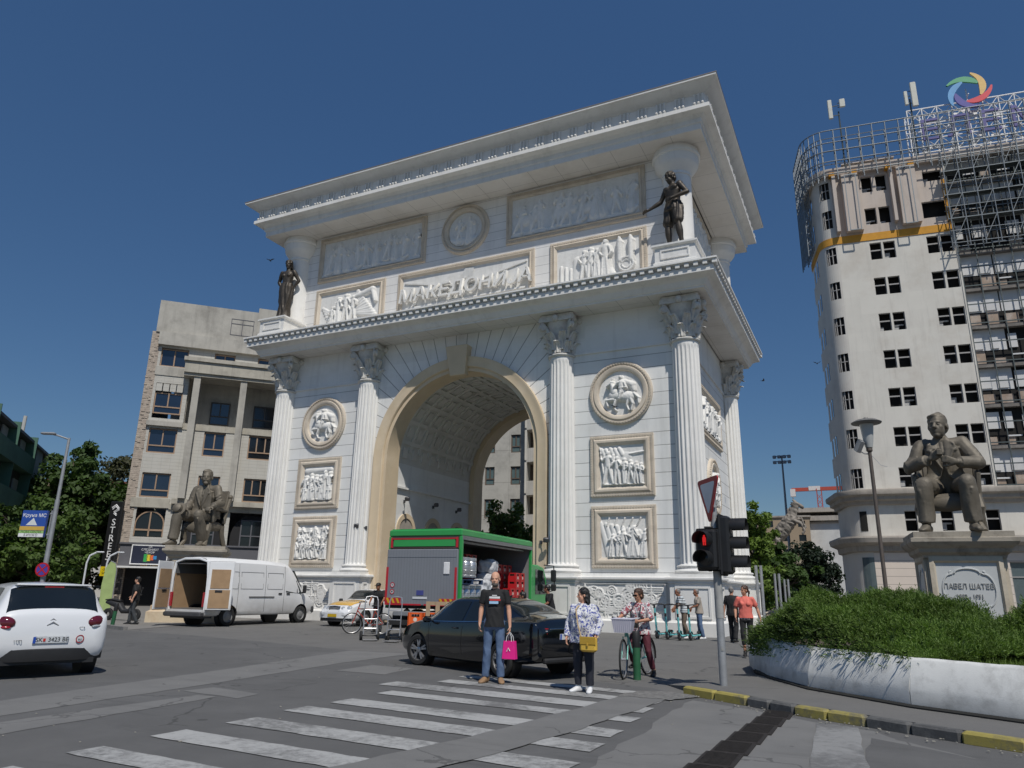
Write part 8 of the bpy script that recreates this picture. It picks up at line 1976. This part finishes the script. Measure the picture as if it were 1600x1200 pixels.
def ball_bush(label, c, r, n, rgn, m=jun):
    t = thing('juniper_bush', label, 'bush', c); d = rgn.normal(size=(n,3)); d[:,2] = abs(d[:,2]); d /= np.linalg.norm(d, axis=1)[:,None]
    rad = (.62+.38*rgn.random(n)**.5)*(1+.22*np.array([mnoise.noise(Vector((*(q*2.2),))) for q in d])); P_ = d*rad[:,None]*np.array(r); D_ = d*np.array([1,1,.8])+rgn.normal(size=(n,3))*.45+np.array([0,0,.3])
    V, F = sprays(P_, D_, .19, rgn, 8); npmesh('foliage', V, F, m, t)
    b = MB()
    for k in range(8): a = k*.8; b.tube([(0,0,0),(r[0]*.3*math.cos(a),r[1]*.3*math.sin(a),r[2]*.4),(r[0]*.6*math.cos(a),r[1]*.6*math.sin(a),r[2]*.7)], [.03,.02,.01], 5)
    b.build('stem', bark, t)
q = G(1585, 1040, .6); ball_bush('smaller juniper bush at the right edge below the pedestal', (q.x+.75, q.y+1.5, .58), (.85,.9,.80), 5200, rg)
# ---- lawn in the planter
gm = leafmat('grass_green', (.12,.18,.035), .35); n = 26000; px_ = rg.uniform(.2, 6.2, n); py_ = rg.uniform(10.2, 17, n)
front = np.interp(px_, [p[0] for p in WP[4:]], [p[1] for p in WP[4:]]); k_ = py_ > front+.38; px_, py_ = px_[k_], py_[k_]; n = len(px_)
base = np.stack([px_, py_, np.full(n, .60)], 1); hgt = rg.uniform(.04,.13,n)[:,None]; dr = rg.normal(size=(n,3))*.35; dr[:,2] = 1; sd = rg.normal(size=(n,3)); sd[:,2] = 0; sd = sd/np.linalg.norm(sd, axis=1)[:,None]*.009
V = np.stack([base-sd, base+sd, base+dr*hgt], 1).reshape(-1,3); F = np.arange(n*3).reshape(n,3)
tag(npmesh('grass', V, F, gm), kind='stuff')

# ================================================================ FAR BACKGROUND
def block(label, px, w, ytop, wd, dp, rz, m, rows=3, cols=4, name='building', roofm=None, win=True, z0=0):
    p = foot(px, w); H = at(px, ytop, w).z; t = thing(name, label, 'building', (p.x, p.y, 0), rz)
    hs = []
    if win:
        sx, sz = wd/cols, H/rows
        hs = [(-wd/2+sx*(i+.28), -wd/2+sx*(i+.72), sz*(j+.3), sz*(j+.75)) for i in range(cols) for j in range(rows)]
    b = MB(); facade(b, -wd/2, wd/2, 0, H, hs, 0, .2); b.bx(-wd/2, wd/2, .25, dp, 0, H-.02); b.build('wall', m, t, smooth=0)
    for h in hs: b = MB(); b.add([(h[0],.18,h[2]),(h[1],.18,h[2]),(h[1],.18,h[3]),(h[0],.18,h[3])], [(0,1,2,3)]); b.build('window', gl_dark, t, smooth=0)
    b = MB(); b.bx(-wd/2-.3, wd/2+.3, -.3, dp+.3, H, H+.35); b.build('roof', roofm or cornm, t, smooth=0); return t, H
pale = mat('pale_far_render', srgb((.74,.73,.70)), .9, 0, .06, .4, dirt=srgb((.6,.58,.55)), dscale=.3, damt=.5); tan = mat('tan_far_render', srgb((.62,.55,.46)), .9, 0, .08, .4); rust_ = mat('rust_roof', srgb((.45,.28,.22)), .9, 0, .1, .6)
block('pale house glimpsed between the trees at the left', 105, 85, 800, 9, 8, R(40), pale, 3, 4)
block('low tan building far left behind the trees with a rust red roof', 45, 120, 745, 26, 10, R(35), tan, 5, 8, roofm=rust_)
block('long pale building closing the view behind the left trees', 175, 130, 792, 40, 10, R(35), pale, 4, 10)
block('tan apartment building far off right of the arch', 1186, 150, 806, 22, 12, R(5), tan, 6, 7)
block('far apartment building behind the arch on the left side of its opening', 770, 120, 820, 24, 10, R(-10), pale, 4, 8)
t, H = block('white unfinished concrete hall behind the horse statue', 1278, 150, 815, 11, 14, R(2), mat('white_far_concrete', srgb((.78,.78,.77)), .9, 0, .08, .3, dirt=srgb((.62,.61,.6)), dscale=.25, damt=.6), 1, 1, win=False)
b = MB(); b.bx(-6.5, 9, -1, 15, H+.5, H+1.5); b.bx(-5.2,-4.6,-.2,.3,H,H+.5); b.bx(2,2.6,-.2,.3,H,H+.5); b.bx(-6.0,9,2,14,H+.3,H+.6); b.bx(-4.5,9,0,12,H+2.4,H+3.3); b.bx(-4.4,-4.,.5,.9,H+1.5,H+2.4); b.build('concrete_slab', cornm, t, smooth=0)
t, H = block('low glass roofed hall with teal roof right of the arch', 1215, 170, 850, 16, 10, R(4), tan, 2, 6, roofm=mat('teal_roof', srgb((.42,.60,.57)), .4))
# tower crane
p = foot(1296, 260); za = at(1285, 757, 260).z
t = thing('tower_crane', 'red and white tower crane jib above the far rooftops', 'crane', (p.x, p.y, 0), 0); cr = mat('crane_red', srgb((.70,.30,.24)), .6); cw = mat('crane_white', srgb((.85,.82,.80)), .6)
b = MB()
for x in (-.8,.8):
    for y in (-.8,.8): b.box((x,y,za/2),(.25,.25,za))
for k in range(int(za/2)): b.tube([(-.8,-.8,2*k),(.8,-.8,2*k+2)], .1, 4); b.tube([(.8,-.8,2*k),(-.8,-.8,2*k+2)], .1, 4)
b.build('mast', cr, t, smooth=0)
b = MB(); b.bx(-9.5, 14, -.6,.6, za-.7, za+.6); b.build('jib', cr, t, smooth=0); b = MB(); b.bx(-3.5,.5,-.75,.75,za-.6,za+1.0); b.build('machine_house', cw, t, smooth=0); b = MB(); b.bx(-10,-8.2,-.9,.9,za-2.6,za+.2); b.build('counterweight', cw, t, smooth=0)
# rearing horse statue on its plinth
p = foot(1236, 56); zt = at(1235, 833, 56).z
t = thing('horse_statue', 'grey bronze rearing horse statue seen beyond the arch corner', 'statue', (p.x, p.y, zt-1.3), R(-5), None, 1.5); b = MB()
hm = mat('grey_bronze', (.24,.215,.185), .7, .2, .25, 2)
loft(b, [((-.62,0,.55),.16,.22),((-.45,0,.72),.27,.33),((-.1,0,1.12),.29,.36),((.25,0,1.55),.27,.36),((.42,0,1.82),.20,.28)], (0,1,0), 16)
loft(b, [((.36,0,1.75),.15,.27),((.52,0,2.1),.12,.22),((.60,0,2.42),.10,.16)], (0,1,0), 14); loft(b, [((.52,0,2.52),.10,.13),((.72,0,2.42),.09,.12),((.95,0,2.24),.06,.075),((1.02,0,2.19),.04,.05)], (0,1,0), 12)
for s in (-1, 1):
    taper(b, (.52,s*.06,2.62), (.53,s*.07,2.76), .035, .012); taper(b, (-.5,s*.16,.70), (-.28,s*.2,.25), .19, .10); taper(b, (-.28,s*.2,.25), (-.62,s*.2,-.08), .095, .055); taper(b, (-.62,s*.2,-.08), (-.50,s*.2,-.45), .055, .045); taper(b, (-.50,s*.2,-.45), (-.40,s*.2,-.52), .06, .065)
    taper(b, (.36,s*.14,1.62), (.80,s*.15,1.55+.12*s), .13, .075); taper(b, (.80,s*.15,1.55+.12*s), (.98,s*.15,1.15+.1*s), .065, .045); taper(b, (.98,s*.15,1.15+.1*s), (.86,s*.15,.98+.1*s), .05, .055)
b.tube([(-.62,0,.62),(-.9,0,.5),(-1.0,0,.0),(-.95,0,-.4)], [.06,.09,.10,.04], 8)
for k in range(6): taper(b, (.34+.035*k,0,1.95+.10*k), (.20+.04*k,0,2.0+.10*k), .06, .03)
o = remesh(b, 'body', hm, t, .035, 2); folds(o, .05, (5,5,5), 2.)
b = MB(); b.ringsweep([(.5,-3.4),(.5,-3.1),(.1,-2.9),(.1,-.8),(.3,-.65),(.3,-.5),(-.6,-.48)], .7, .6); b.build('plinth', stone, t, smooth=0)
# small white notice by the hedge
p = foot(1300, 33); t = thing('notice_board', 'small white notice board with red lines behind the juniper', 'sign', (p.x, p.y, at(1300, 948, 33).z), R(10)); b = MB(); b.bbox((0,0,.25),(.85,.04,.48),.01); b.bx(-.35,-.30,-.02,.02,-1.1,.02); b.bx(.30,.35,-.02,.02,-1.1,.02); b.build('board', mat('white_paint', (1,1,1)), t, smooth=0)
b = MB(); b.bx(-.30,.30,-.028,-.021,.33,.40); b.build('red_line', MATS['sign_red'], t, smooth=0)
# birds
def bird(label, px, py, w, rz, fl):
    p = at(px, py, w); t = thing('bird', label, 'bird', p, rz, 'small birds in flight', .45); b = MB(); b.ell((0,0,0),(.05,.16,.05),10); b.ell((0,-.16,.02),(.03,.05,.03),8)
    b.add([(-.02,.14,0),(.02,.14,0),(.05,.28,0),(-.05,.28,0)], [(0,1,2,3)])
    for s in (-1, 1): b.add([(s*.03,-.08,.01),(s*.22,-.10,.12*fl),(s*.42,.05,.20*fl),(s*.20,.06,.08*fl),(s*.03,.08,.01)], [(0,1,2,3,4)])
    b.build('body', mat('bird_dark', (.02,.02,.022), .7), t, smooth=0)
bird('small dark bird flying left of the bronze woman', 422, 407, 30, .4, 1.); bird('dark bird flying in front of the right medallion', 961, 636, 24, 1.0, .6); bird('dark bird in the sky left of the tower', 1277, 568, 34, .2, 1.2); bird('tiny dark bird by the right back column of the arch', 1192, 595, 34, 2., .8)
# ================================================================ PEOPLE
tee = MATS['cloth_black']
r, J = person('person', 'tall bald man in black T-shirt and jeans holding a bright pink bag on the crossing', (-5.94,11.68,.012), R(20), 1.82,
    dict(wrL=(.262,-.03,.87), elL=(.235,.01,1.13), elR=(-.225,.03,1.14), wrR=(-.24,-.02,.90), anL=(.12,.0,.09), ftL=(.25,-1,0), ftR=(-.35,-1,0), anR=(-.13,.03,.09), face=(.02,-1,-.02)),
    skin2, tee, cl_jean, sh_tan, hair_gr, sleeve=.42, hairkind=None, beard=mat('beard_dark', (.10,.085,.075), .7, 0, .3, 40), wide=.95, hem=.86, loose=1.03, curl=.5)
wt = mat('print_white', (.7,.7,.7), .8); rd = mat('print_red', (.55,.05,.05), .8); lb = mat('print_blue', (.35,.55,.75), .8)
def chest_print(rows, y=-.158):
    for (x0, x1, z, h, m) in rows:
        b = MB(); P = [[(x, y+.9*x*x, zz) for x in np.linspace(x0, x1, 7)] for zz in (z-h/2, z+h/2)]; b.grid(P); b.build('shirt_print', m, r)
chest_print([(-.03,.05,1.355,.014,wt),(-.075,.10,1.322,.032,wt),(-.07,.11,1.285,.03,rd),(-.075,.075,1.243,.04,lb)], -.147)
# the bag he holds
M = Matrix.Translation((-5.94,11.68,.012)) @ Matrix.Rotation(R(20), 4, 'Z') @ Matrix.Scale(1.82/1.75, 4)
hp = M @ Vector((.27,-.07,.775))
bag = thing('gift_bag', 'bright pink paper bag with white handles held by the man in black', 'bag', (hp.x, hp.y, hp.z-.42), R(0))
pk = mat('pink_paper', (.80,.02,.25), .45, 0, .08, 6)
b = MB(); b.add([(-.12,-.06,0),(.12,-.06,0),(.12,.06,0),(-.12,.06,0),(-.10,-.045,.29),(.10,-.045,.29),(.10,.045,.29),(-.10,.045,.29)], [(0,3,2,1),(0,1,5,4),(1,2,6,5),(2,3,7,6),(3,0,4,7)]); b.build('bag_body', pk, bag, smooth=0, bevel=.006)
b = MB()
for y in (-.045,.045): b.tube([(-.05,y,.28),(-.04,y*.8,.36),(0,y*.3,.425),(.04,y*.8,.36),(.05,y,.28)], .006, 5)
b.build('handle', wt, bag)
b = MB(); b.tube([(-.03,-.062,.12),(0,-.06,.18),(.03,-.06,.13)], .007, 5); b.build('emblem', wt, bag)

flor_b = spots('blouse_blue_flowers', (.66,.66,.66), (.06,.08,.30), 27, .555, (.10,.13,.42))
r, J = person('person', 'woman in white blouse with blue flowers carrying a yellow shoulder bag by the black car', (-4.22,11.42,.012), R(2), 1.56,
    dict(face=(-.85,-.5,-.02), elL=(.30,.02,1.14), wrL=(.26,-.13,.93), elR=(-.29,.04,1.15), wrR=(-.30,-.06,.90), ftL=(.15,-1,0), ftR=(-.55,-1,0), anL=(.11,-.01,.09), anR=(-.12,.03,.09), hdL=(-.1,-.5,-1)),
    skin2, flor_b, cl_navy, sh_white, hair_bk, sleeve=1.95, fem=.8, belly=.035, wide=1.22, hem=.80, loose=1.20, hairkind='long', leg=.93)
strap = mat('bag_yellow', (.62,.40,.06), .5, 0, .1, 8); 
M = Matrix.Translation((-4.22,11.42,.012)) @ Matrix.Rotation(R(2), 4, 'Z') @ Matrix.Scale(1.56/1.75, 4)
sb = thing('shoulder_bag', 'yellow leather shoulder bag hanging at the hip of the woman in floral blouse', 'bag', M @ Vector((.17,-.25,.68)), R(2))
b = MB(); b.bbox((0,0,.11),(.27,.10,.22),.03); b.build('bag_body', strap, sb, smooth=40)
b = MB(); b.bbox((0,-.055,.165),(.26,.02,.12),.008,rot=(.12,0,0)); b.bbox((0,-.07,.11),(.03,.012,.05),.004); b.build('flap', mat('bag_yellow_dark', (.50,.31,.04), .5), sb, smooth=40)
b = MB(); b.tube([(-.12,0,.2),(-.17,-.01,.40),(-.21,.02,.62),(-.20,.12,.67),(-.05,.30,.60),(.10,.33,.30),(.12,.05,.2)], .012, 6); b.build('strap', mat('strap_tan', (.55,.40,.22), .6), sb)
bp = thing('backpack', 'small blue backpack on the back of the woman in floral blouse', 'backpack', M @ Vector((.05,.23,1.08)), R(2))
b = MB(); b.bbox((0,0,.16),(.30,.14,.34),.05); b.build('bag_body', mat('backpack_blue', (.07,.09,.25), .8, 0, .2, 9), bp, smooth=40)
b = MB()
for s in (-1, 1): b.tube([(s*.1,-.05,.3),(s*.11,-.16,.33),(s*.11,-.25,.28)], .016, 6)
b.build('strap', cl_navy, bp)

# ---- cyclist and her bicycle
def wheel_mb(r, w_=.018, spokes=16):
    t = MB(); t.M = Matrix.Rotation(PI/2, 4, 'X'); t.tube([(r*math.cos(a), r*math.sin(a), 0) for a in np.linspace(0, 2*PI, 37)[:-1]], w_, 8, True)
    h = MB(); h.M = t.M; h.tube([((r-.03)*math.cos(a), (r-.03)*math.sin(a), 0) for a in np.linspace(0, 2*PI, 37)[:-1]], .010, 5, True); h.cyl((0,0,-.04),(0,0,.04),.022,n=8)
    for k in range(spokes): a = 2*PI*k/spokes; h.cyl((.018*math.cos(a+.6),.018*math.sin(a+.6),(-1)**k*.025), ((r-.03)*math.cos(a),(r-.03)*math.sin(a),0), .0018, n=3, cap=False)
    return t, h
def bicycle(label, loc, rz, fm, basket=None, steer=0., group=None, step=True, lean=0.):
    """x forward; origin under the bottom bracket"""
    t = thing('bicycle', label, 'bicycle', loc, rz, group); t.rotation_euler = (lean, 0, rz); r_ = .335
    for x, st in ((-.45, 0), (.62, steer)):
        a, h = wheel_mb(r_); M = Matrix.Translation((x,0,r_)) @ Matrix.Rotation(st, 4, 'Z')
        for q in (a, h): q.v = [tuple(M @ Vector(p)) for p in q.v]
        w_ = a.build('wheel', tyre, t); h.build('rim', chrome, w_)
    b = MB(); hd0, hd1 = (.46,0,.78), (.40,0,.95)
    if step: b.tube([(.45,0,.80),(.30,0,.52),(.08,0,.33),(0,0,.28)], .02, 8); b.tube([(.44,0,.74),(.27,0,.46),(.05,0,.27)], .014, 8)
    else: b.tube([(.45,0,.82),(-.17,0,.80)], .018, 8); b.tube([(.46,0,.76),(0,0,.28)], .02, 8)
    b.tube([(0,0,.28),(-.2,0,.88)], .018, 8); b.tube([(0,0,.28),(-.45,.03,.335)], .011, 6); b.tube([(0,0,.28),(-.45,-.03,.335)], .011, 6)
    for s in (-1, 1): b.tube([(-.15,s*.03,.74),(-.45,s*.04,.335)], .009, 6)
    b.build('frame', fm, t)
    Ms = Matrix.Translation((.55,0,0)) @ Matrix.Rotation(steer, 4, 'Z') @ Matrix.Translation((-.55,0,0))
    b = MB(); b.M = Ms; b.tube([(.38,0,1.0),(.47,0,.72)], .02, 8)
    for s in (-1, 1): b.tube([(.47,s*.045,.72),(.54,s*.05,.5),(.62,s*.05,.335)], .011, 6)
    b.build('fork', fm, t)
    b = MB(); b.M = Ms; b.tube([(.22,.29,1.05),(.36,.24,1.05),(.41,.1,1.03),(.41,-.1,1.03),(.36,-.24,1.05),(.22,-.29,1.05)], .012, 6); b.tube([(.38,0,1.0),(.41,0,1.03)], .015, 6); b.build('handlebar', chrome, t)
    b = MB(); b.M = Ms; b.tube([(.20,.295,1.05),(.32,.26,1.05)], .018, 8); b.build('grip', rubber, t); b = MB(); b.M = Ms; b.tube([(.20,-.295,1.05),(.32,-.26,1.05)], .018, 8); b.build('grip', rubber, t)
    b = MB(); loft(b, [((-.34,0,.905),.09,.03),((-.25,0,.92),.10,.035),((-.12,0,.925),.045,.03),((-.02,0,.92),.025,.02)], (0,1,0), 12); b.build('saddle', rubber, t, smooth=50)
    b = MB(); b.cyl((0,-.05,.28),(0,.05,.28),.055,n=12); b.box((.07,.07,.22),(.17,.012,.022),rot=(0,.7,0)); b.box((-.07,-.07,.34),(.17,.012,.022),rot=(0,.7,0)); b.build('crank', chrome, t)
    for s, x, z in ((1,.14,.16),(-1,-.14,.40)): b = MB(); b.bbox((x,s*.12,z),(.09,.08,.02),.005); b.build('pedal', rubber, t)
    b = MB(); b.grid([[(-.45+.365*math.cos(a), y, .335+.365*math.sin(a)) for y in (-.03,0,.03)] for a in np.linspace(R(20), R(190), 16)]); b.build('mudguard', rubber, t)
    if basket:
        b = MB(); b.M = Ms; z0, z1 = .80, 1.04; T = [(.46,-.19),(.80,-.19),(.80,.19),(.46,.19)]; B_ = [(.50,-.15),(.75,-.15),(.75,.15),(.50,.15)]
        vs = [(x,y,z0) for x, y in B_]+[(x,y,z1) for x, y in T]; b.add(vs, [(3,2,1,0),(0,1,5,4),(1,2,6,5),(2,3,7,6),(3,0,4,7)]); b.tube([(x,y,z1) for x, y in T], .012, 6, True)
        for k in range(9): y = -.15+.0375*k; b.box((.775,y,.92),(.012,.012,.23),rot=(0,.2,0))
        o = b.build('basket', basket, t, smooth=0); so_ = o.modifiers.new('s','SOLIDIFY'); so_.thickness = .008
    return t
mint = mat('mint_paint', (.22,.62,.52), .35, 0, .05, 4, coat=.5)
bx_, by_, brz = -4.17, 14.2, R(262)
bicycle('mint green step-through bicycle with a pale basket under the woman cyclist', (bx_, by_, .0), brz, mint, mat('basket_lilac', (.55,.54,.62), .7, 0, .05, 6), steer=R(14))
flor_r = spots('blouse_red_flowers', (.66,.63,.62), (.35,.07,.09), 20, .54, (.10,.09,.14))
# figure faces -y; the bike runs along +x, so the rider is turned a quarter
r, J = person('person', 'woman cyclist in sunglasses, flowered blouse and wine red trousers standing over her bicycle', (bx_+.02, by_+.08, 0), brz+PI/2, 1.63,
    dict(pelvis=(0,.10,.90), waist=(0,.085,1.03), chest=(0,.055,1.22), neck=(0,.03,1.42), head=(.0,.0,1.565), shL=(.185,.04,1.37), shR=(-.185,.04,1.37),
        elR=(-.31,-.12,1.17), wrR=(-.30,-.34,1.10), hdR=(.12,-1,-.1), elL=(.27,-.01,1.10), wrL=(.08,-.20,1.06), hdL=(-1,-.4,.0), hipL=(.1,.09,.86), hipR=(-.1,.09,.86), knL=(.19,.0,.48), anL=(.24,.12,.09), knR=(-.13,-.20,.55), anR=(-.13,-.02,.24), ftL=(.2,-1,0), face=(-.35,-1,-.12)),
    skin1, flor_r, cl_wine, sh_black, hair_br, sleeve=.8, fem=.8, belly=.03, wide=1.02, hem=.80, hairkind='bob', glasses=mat('sunglass_black', (.01,.01,.01), .15), loose=1.15, leg=.86)
M = Matrix.Translation((bx_+.02, by_+.08, 0)) @ Matrix.Rotation(brz+PI/2, 4, 'Z') @ Matrix.Scale(1.63/1.75, 4)
cam_ = thing('camera', 'black camera with a strap hanging at the chest of the woman cyclist', 'camera', M @ Vector((.0,-.20,.98)), brz+PI/2)
b = MB(); b.bbox((0,0,0),(.14,.06,.09),.012); b.bbox((0,0,.055),(.05,.05,.03),.008); b.build('camera_body', rubber, cam_, smooth=40)
b = MB(); b.cyl((0,-.03,-.005),(0,-.10,-.02),.036,n=14); b.cyl((0,-.1,-.02),(0,-.115,-.022),.04,n=14); b.build('lens', rubber, cam_)
b = MB()
for s in (-1, 1): b.tube([(s*.07,0,.03),(s*.10,.02,.2),(s*.075,.13,.36),(s*.02,.22,.40)], .009, 5)
b.build('strap', cl_black, cam_)

# ---- bystanders round the arch
stripe = mat('striped_shirt', (.62,.66,.68), .8, 0, .04, 5); joint_lines(stripe, .085, .034, .28, 2, .02); 
_b = mnodes(stripe)[2]
r, J = person('person', 'man in blue and white striped shirt leaning over behind the scooters', (-6.15,26.9,0), R(-62), 1.74,
    dict(chest=(0,-.10,1.25), neck=(0,-.16,1.43), head=(0,-.22,1.56), shL=(.18,-.13,1.39), shR=(-.18,-.13,1.39), elL=(.2,-.22,1.14), wrL=(.12,-.38,1.0), elR=(-.2,-.22,1.14), wrR=(-.12,-.38,1.0), face=(0,-1,-.25), knL=(.1,-.06,.5), anL=(.12,.1,.09)),
    skin3, stripe, cl_brown, sh_white, hair_gr, sleeve=.5, hairkind='buzz', wide=1.02)
r, J = person('person', 'man in beige T-shirt and blue jeans beside the scooters with his back half turned', (-5.62,26.85,0), R(-70), 1.70,
    dict(chest=(0,-.04,1.27), neck=(0,-.06,1.46), head=(0,-.09,1.60), elL=(.22,-.10,1.14), wrL=(.15,-.30,1.08), elR=(-.22,-.1,1.14), wrR=(-.15,-.28,1.05), face=(0,-1,-.15), anL=(.13,.08,.09), anR=(-.1,.02,.09), knL=(.12,.0,.5)),
    skin3, cl_beige, cl_jean, sh_white, hair_gr, sleeve=.45, hairkind='buzz', wide=1.03)
r, J = person('person', 'man all in black seen from behind, walking away past the arch', (-4.3,25.7,0), R(172), 1.77,
    dict(anL=(.1,-.10,.09), knL=(.1,-.12,.5), anR=(-.1,.16,.12), knR=(-.1,.0,.5), wrL=(.27,.06,.88), wrR=(-.27,-.12,.9)),
    skin1, cl_black, cl_black, sh_black, hair_gr, sleeve=.5, hairkind='buzz', wide=1.06, belly=.02, hem=.84)
r, J = person('person', 'woman in coral T-shirt and black cropped leggings walking towards the planter', (-3.02,20.0,.04), R(6), 1.70,
    dict(anL=(.08,.20,.13), knL=(.09,-.02,.5), ftL=(.1,-1,-.3), anR=(-.07,-.13,.09), knR=(-.09,-.10,.5), elL=(.29,.10,1.16), wrL=(.36,.02,.92), elR=(-.26,.05,1.14), wrR=(-.25,-.14,.95), face=(-.75,-.7,-.05)),
    skin1, cl_coral, cl_black, sh_black, hair_br, sleeve=.45, fem=.7, hairkind='tail', leg=.58, wide=.98, hem=.93, loose=1.12)
b = MB(); loft(b, [((0,0,.90),.172,.130),((0,0,.95),.172,.128),((0,0,1.0),.165,.122)], (1,0,0), 18); b.build('tied_sweater', cl_grey, r, smooth=50)
r, J = person('person', 'man in black T-shirt with a phone striding left by the shop pavement', (-26.2,20.4,0), R(-62), 1.80,
    dict(anL=(.1,.2,.10), knL=(.1,.02,.5), anR=(-.1,-.16,.09), knR=(-.1,-.14,.52), elL=(.25,.1,1.15), wrL=(.28,.02,.93), elR=(-.26,-.02,1.15), wrR=(-.24,-.26,1.02), face=(.0,-1,-.05)),
    skin2, cl_black, cl_char, sh_black, hair_bk, sleeve=.5, hairkind='short', hem=.88)
r, J = person('person', 'man in black shirt and dark cap holding a bicycle behind the truck tail lift', (-16.2,22.6,0), R(20), 1.74,
    dict(chest=(0,-.08,1.26), neck=(0,-.12,1.45), head=(0,-.16,1.58), elL=(.24,-.14,1.16), wrL=(.22,-.36,1.03), elR=(-.24,-.14,1.16), wrR=(-.22,-.36,1.03), face=(-.5,-.85,-.2)),
    skin3, cl_black, cl_char, sh_black, hair_bk, sleeve=.5, hairkind='cap')
bicycle('dark mountain bicycle held by the man behind the truck tail lift', (-15.75,21.55,0), R(205), mat('bike_dark_red', (.35,.05,.03), .4), None, R(20), None, False)
r, J = person('person', 'man in pale grey top and sunglasses bent over a red bicycle beyond the black car', (-8.35,19.0,0), R(-60), 1.72,
    dict(pelvis=(0,.10,.92), chest=(0,-.22,1.16), waist=(0,-.03,1.05), neck=(0,-.34,1.30), head=(0,-.43,1.38), shL=(.18,-.28,1.24), shR=(-.18,-.28,1.24), elL=(.26,-.42,1.02), wrL=(.26,-.62,.98), elR=(-.26,-.42,1.02), wrR=(-.26,-.62,.98), hdL=(0,-1,0), hdR=(0,-1,0), face=(-.1,-1,-.12)),
    skin3, cl_grey, cl_char, sh_black, hair_bk, sleeve=.5, hairkind='short', glasses=MATS['sunglass_black'], hem=0)
bicycle('red bicycle with dark handlebar under the man in grey top beyond the black car', (-8.55,18.85,0), R(-150), mat('bike_red', (.5,.04,.05), .4), None, 0, None, False)
r, J = person('person', 'dark haired man in black top standing at the door of the green truck cab', (-9.2,22.0,0), R(-70), 1.74,
    dict(chest=(0,-.06,1.26), neck=(0,-.10,1.45), head=(0,-.14,1.59), elL=(.24,-.10,1.16), wrL=(.20,-.32,1.03), face=(-.3,-1,-.1)),
    skin3, cl_black, cl_jean, sh_black, hair_bk, sleeve=.5, hairkind='short')
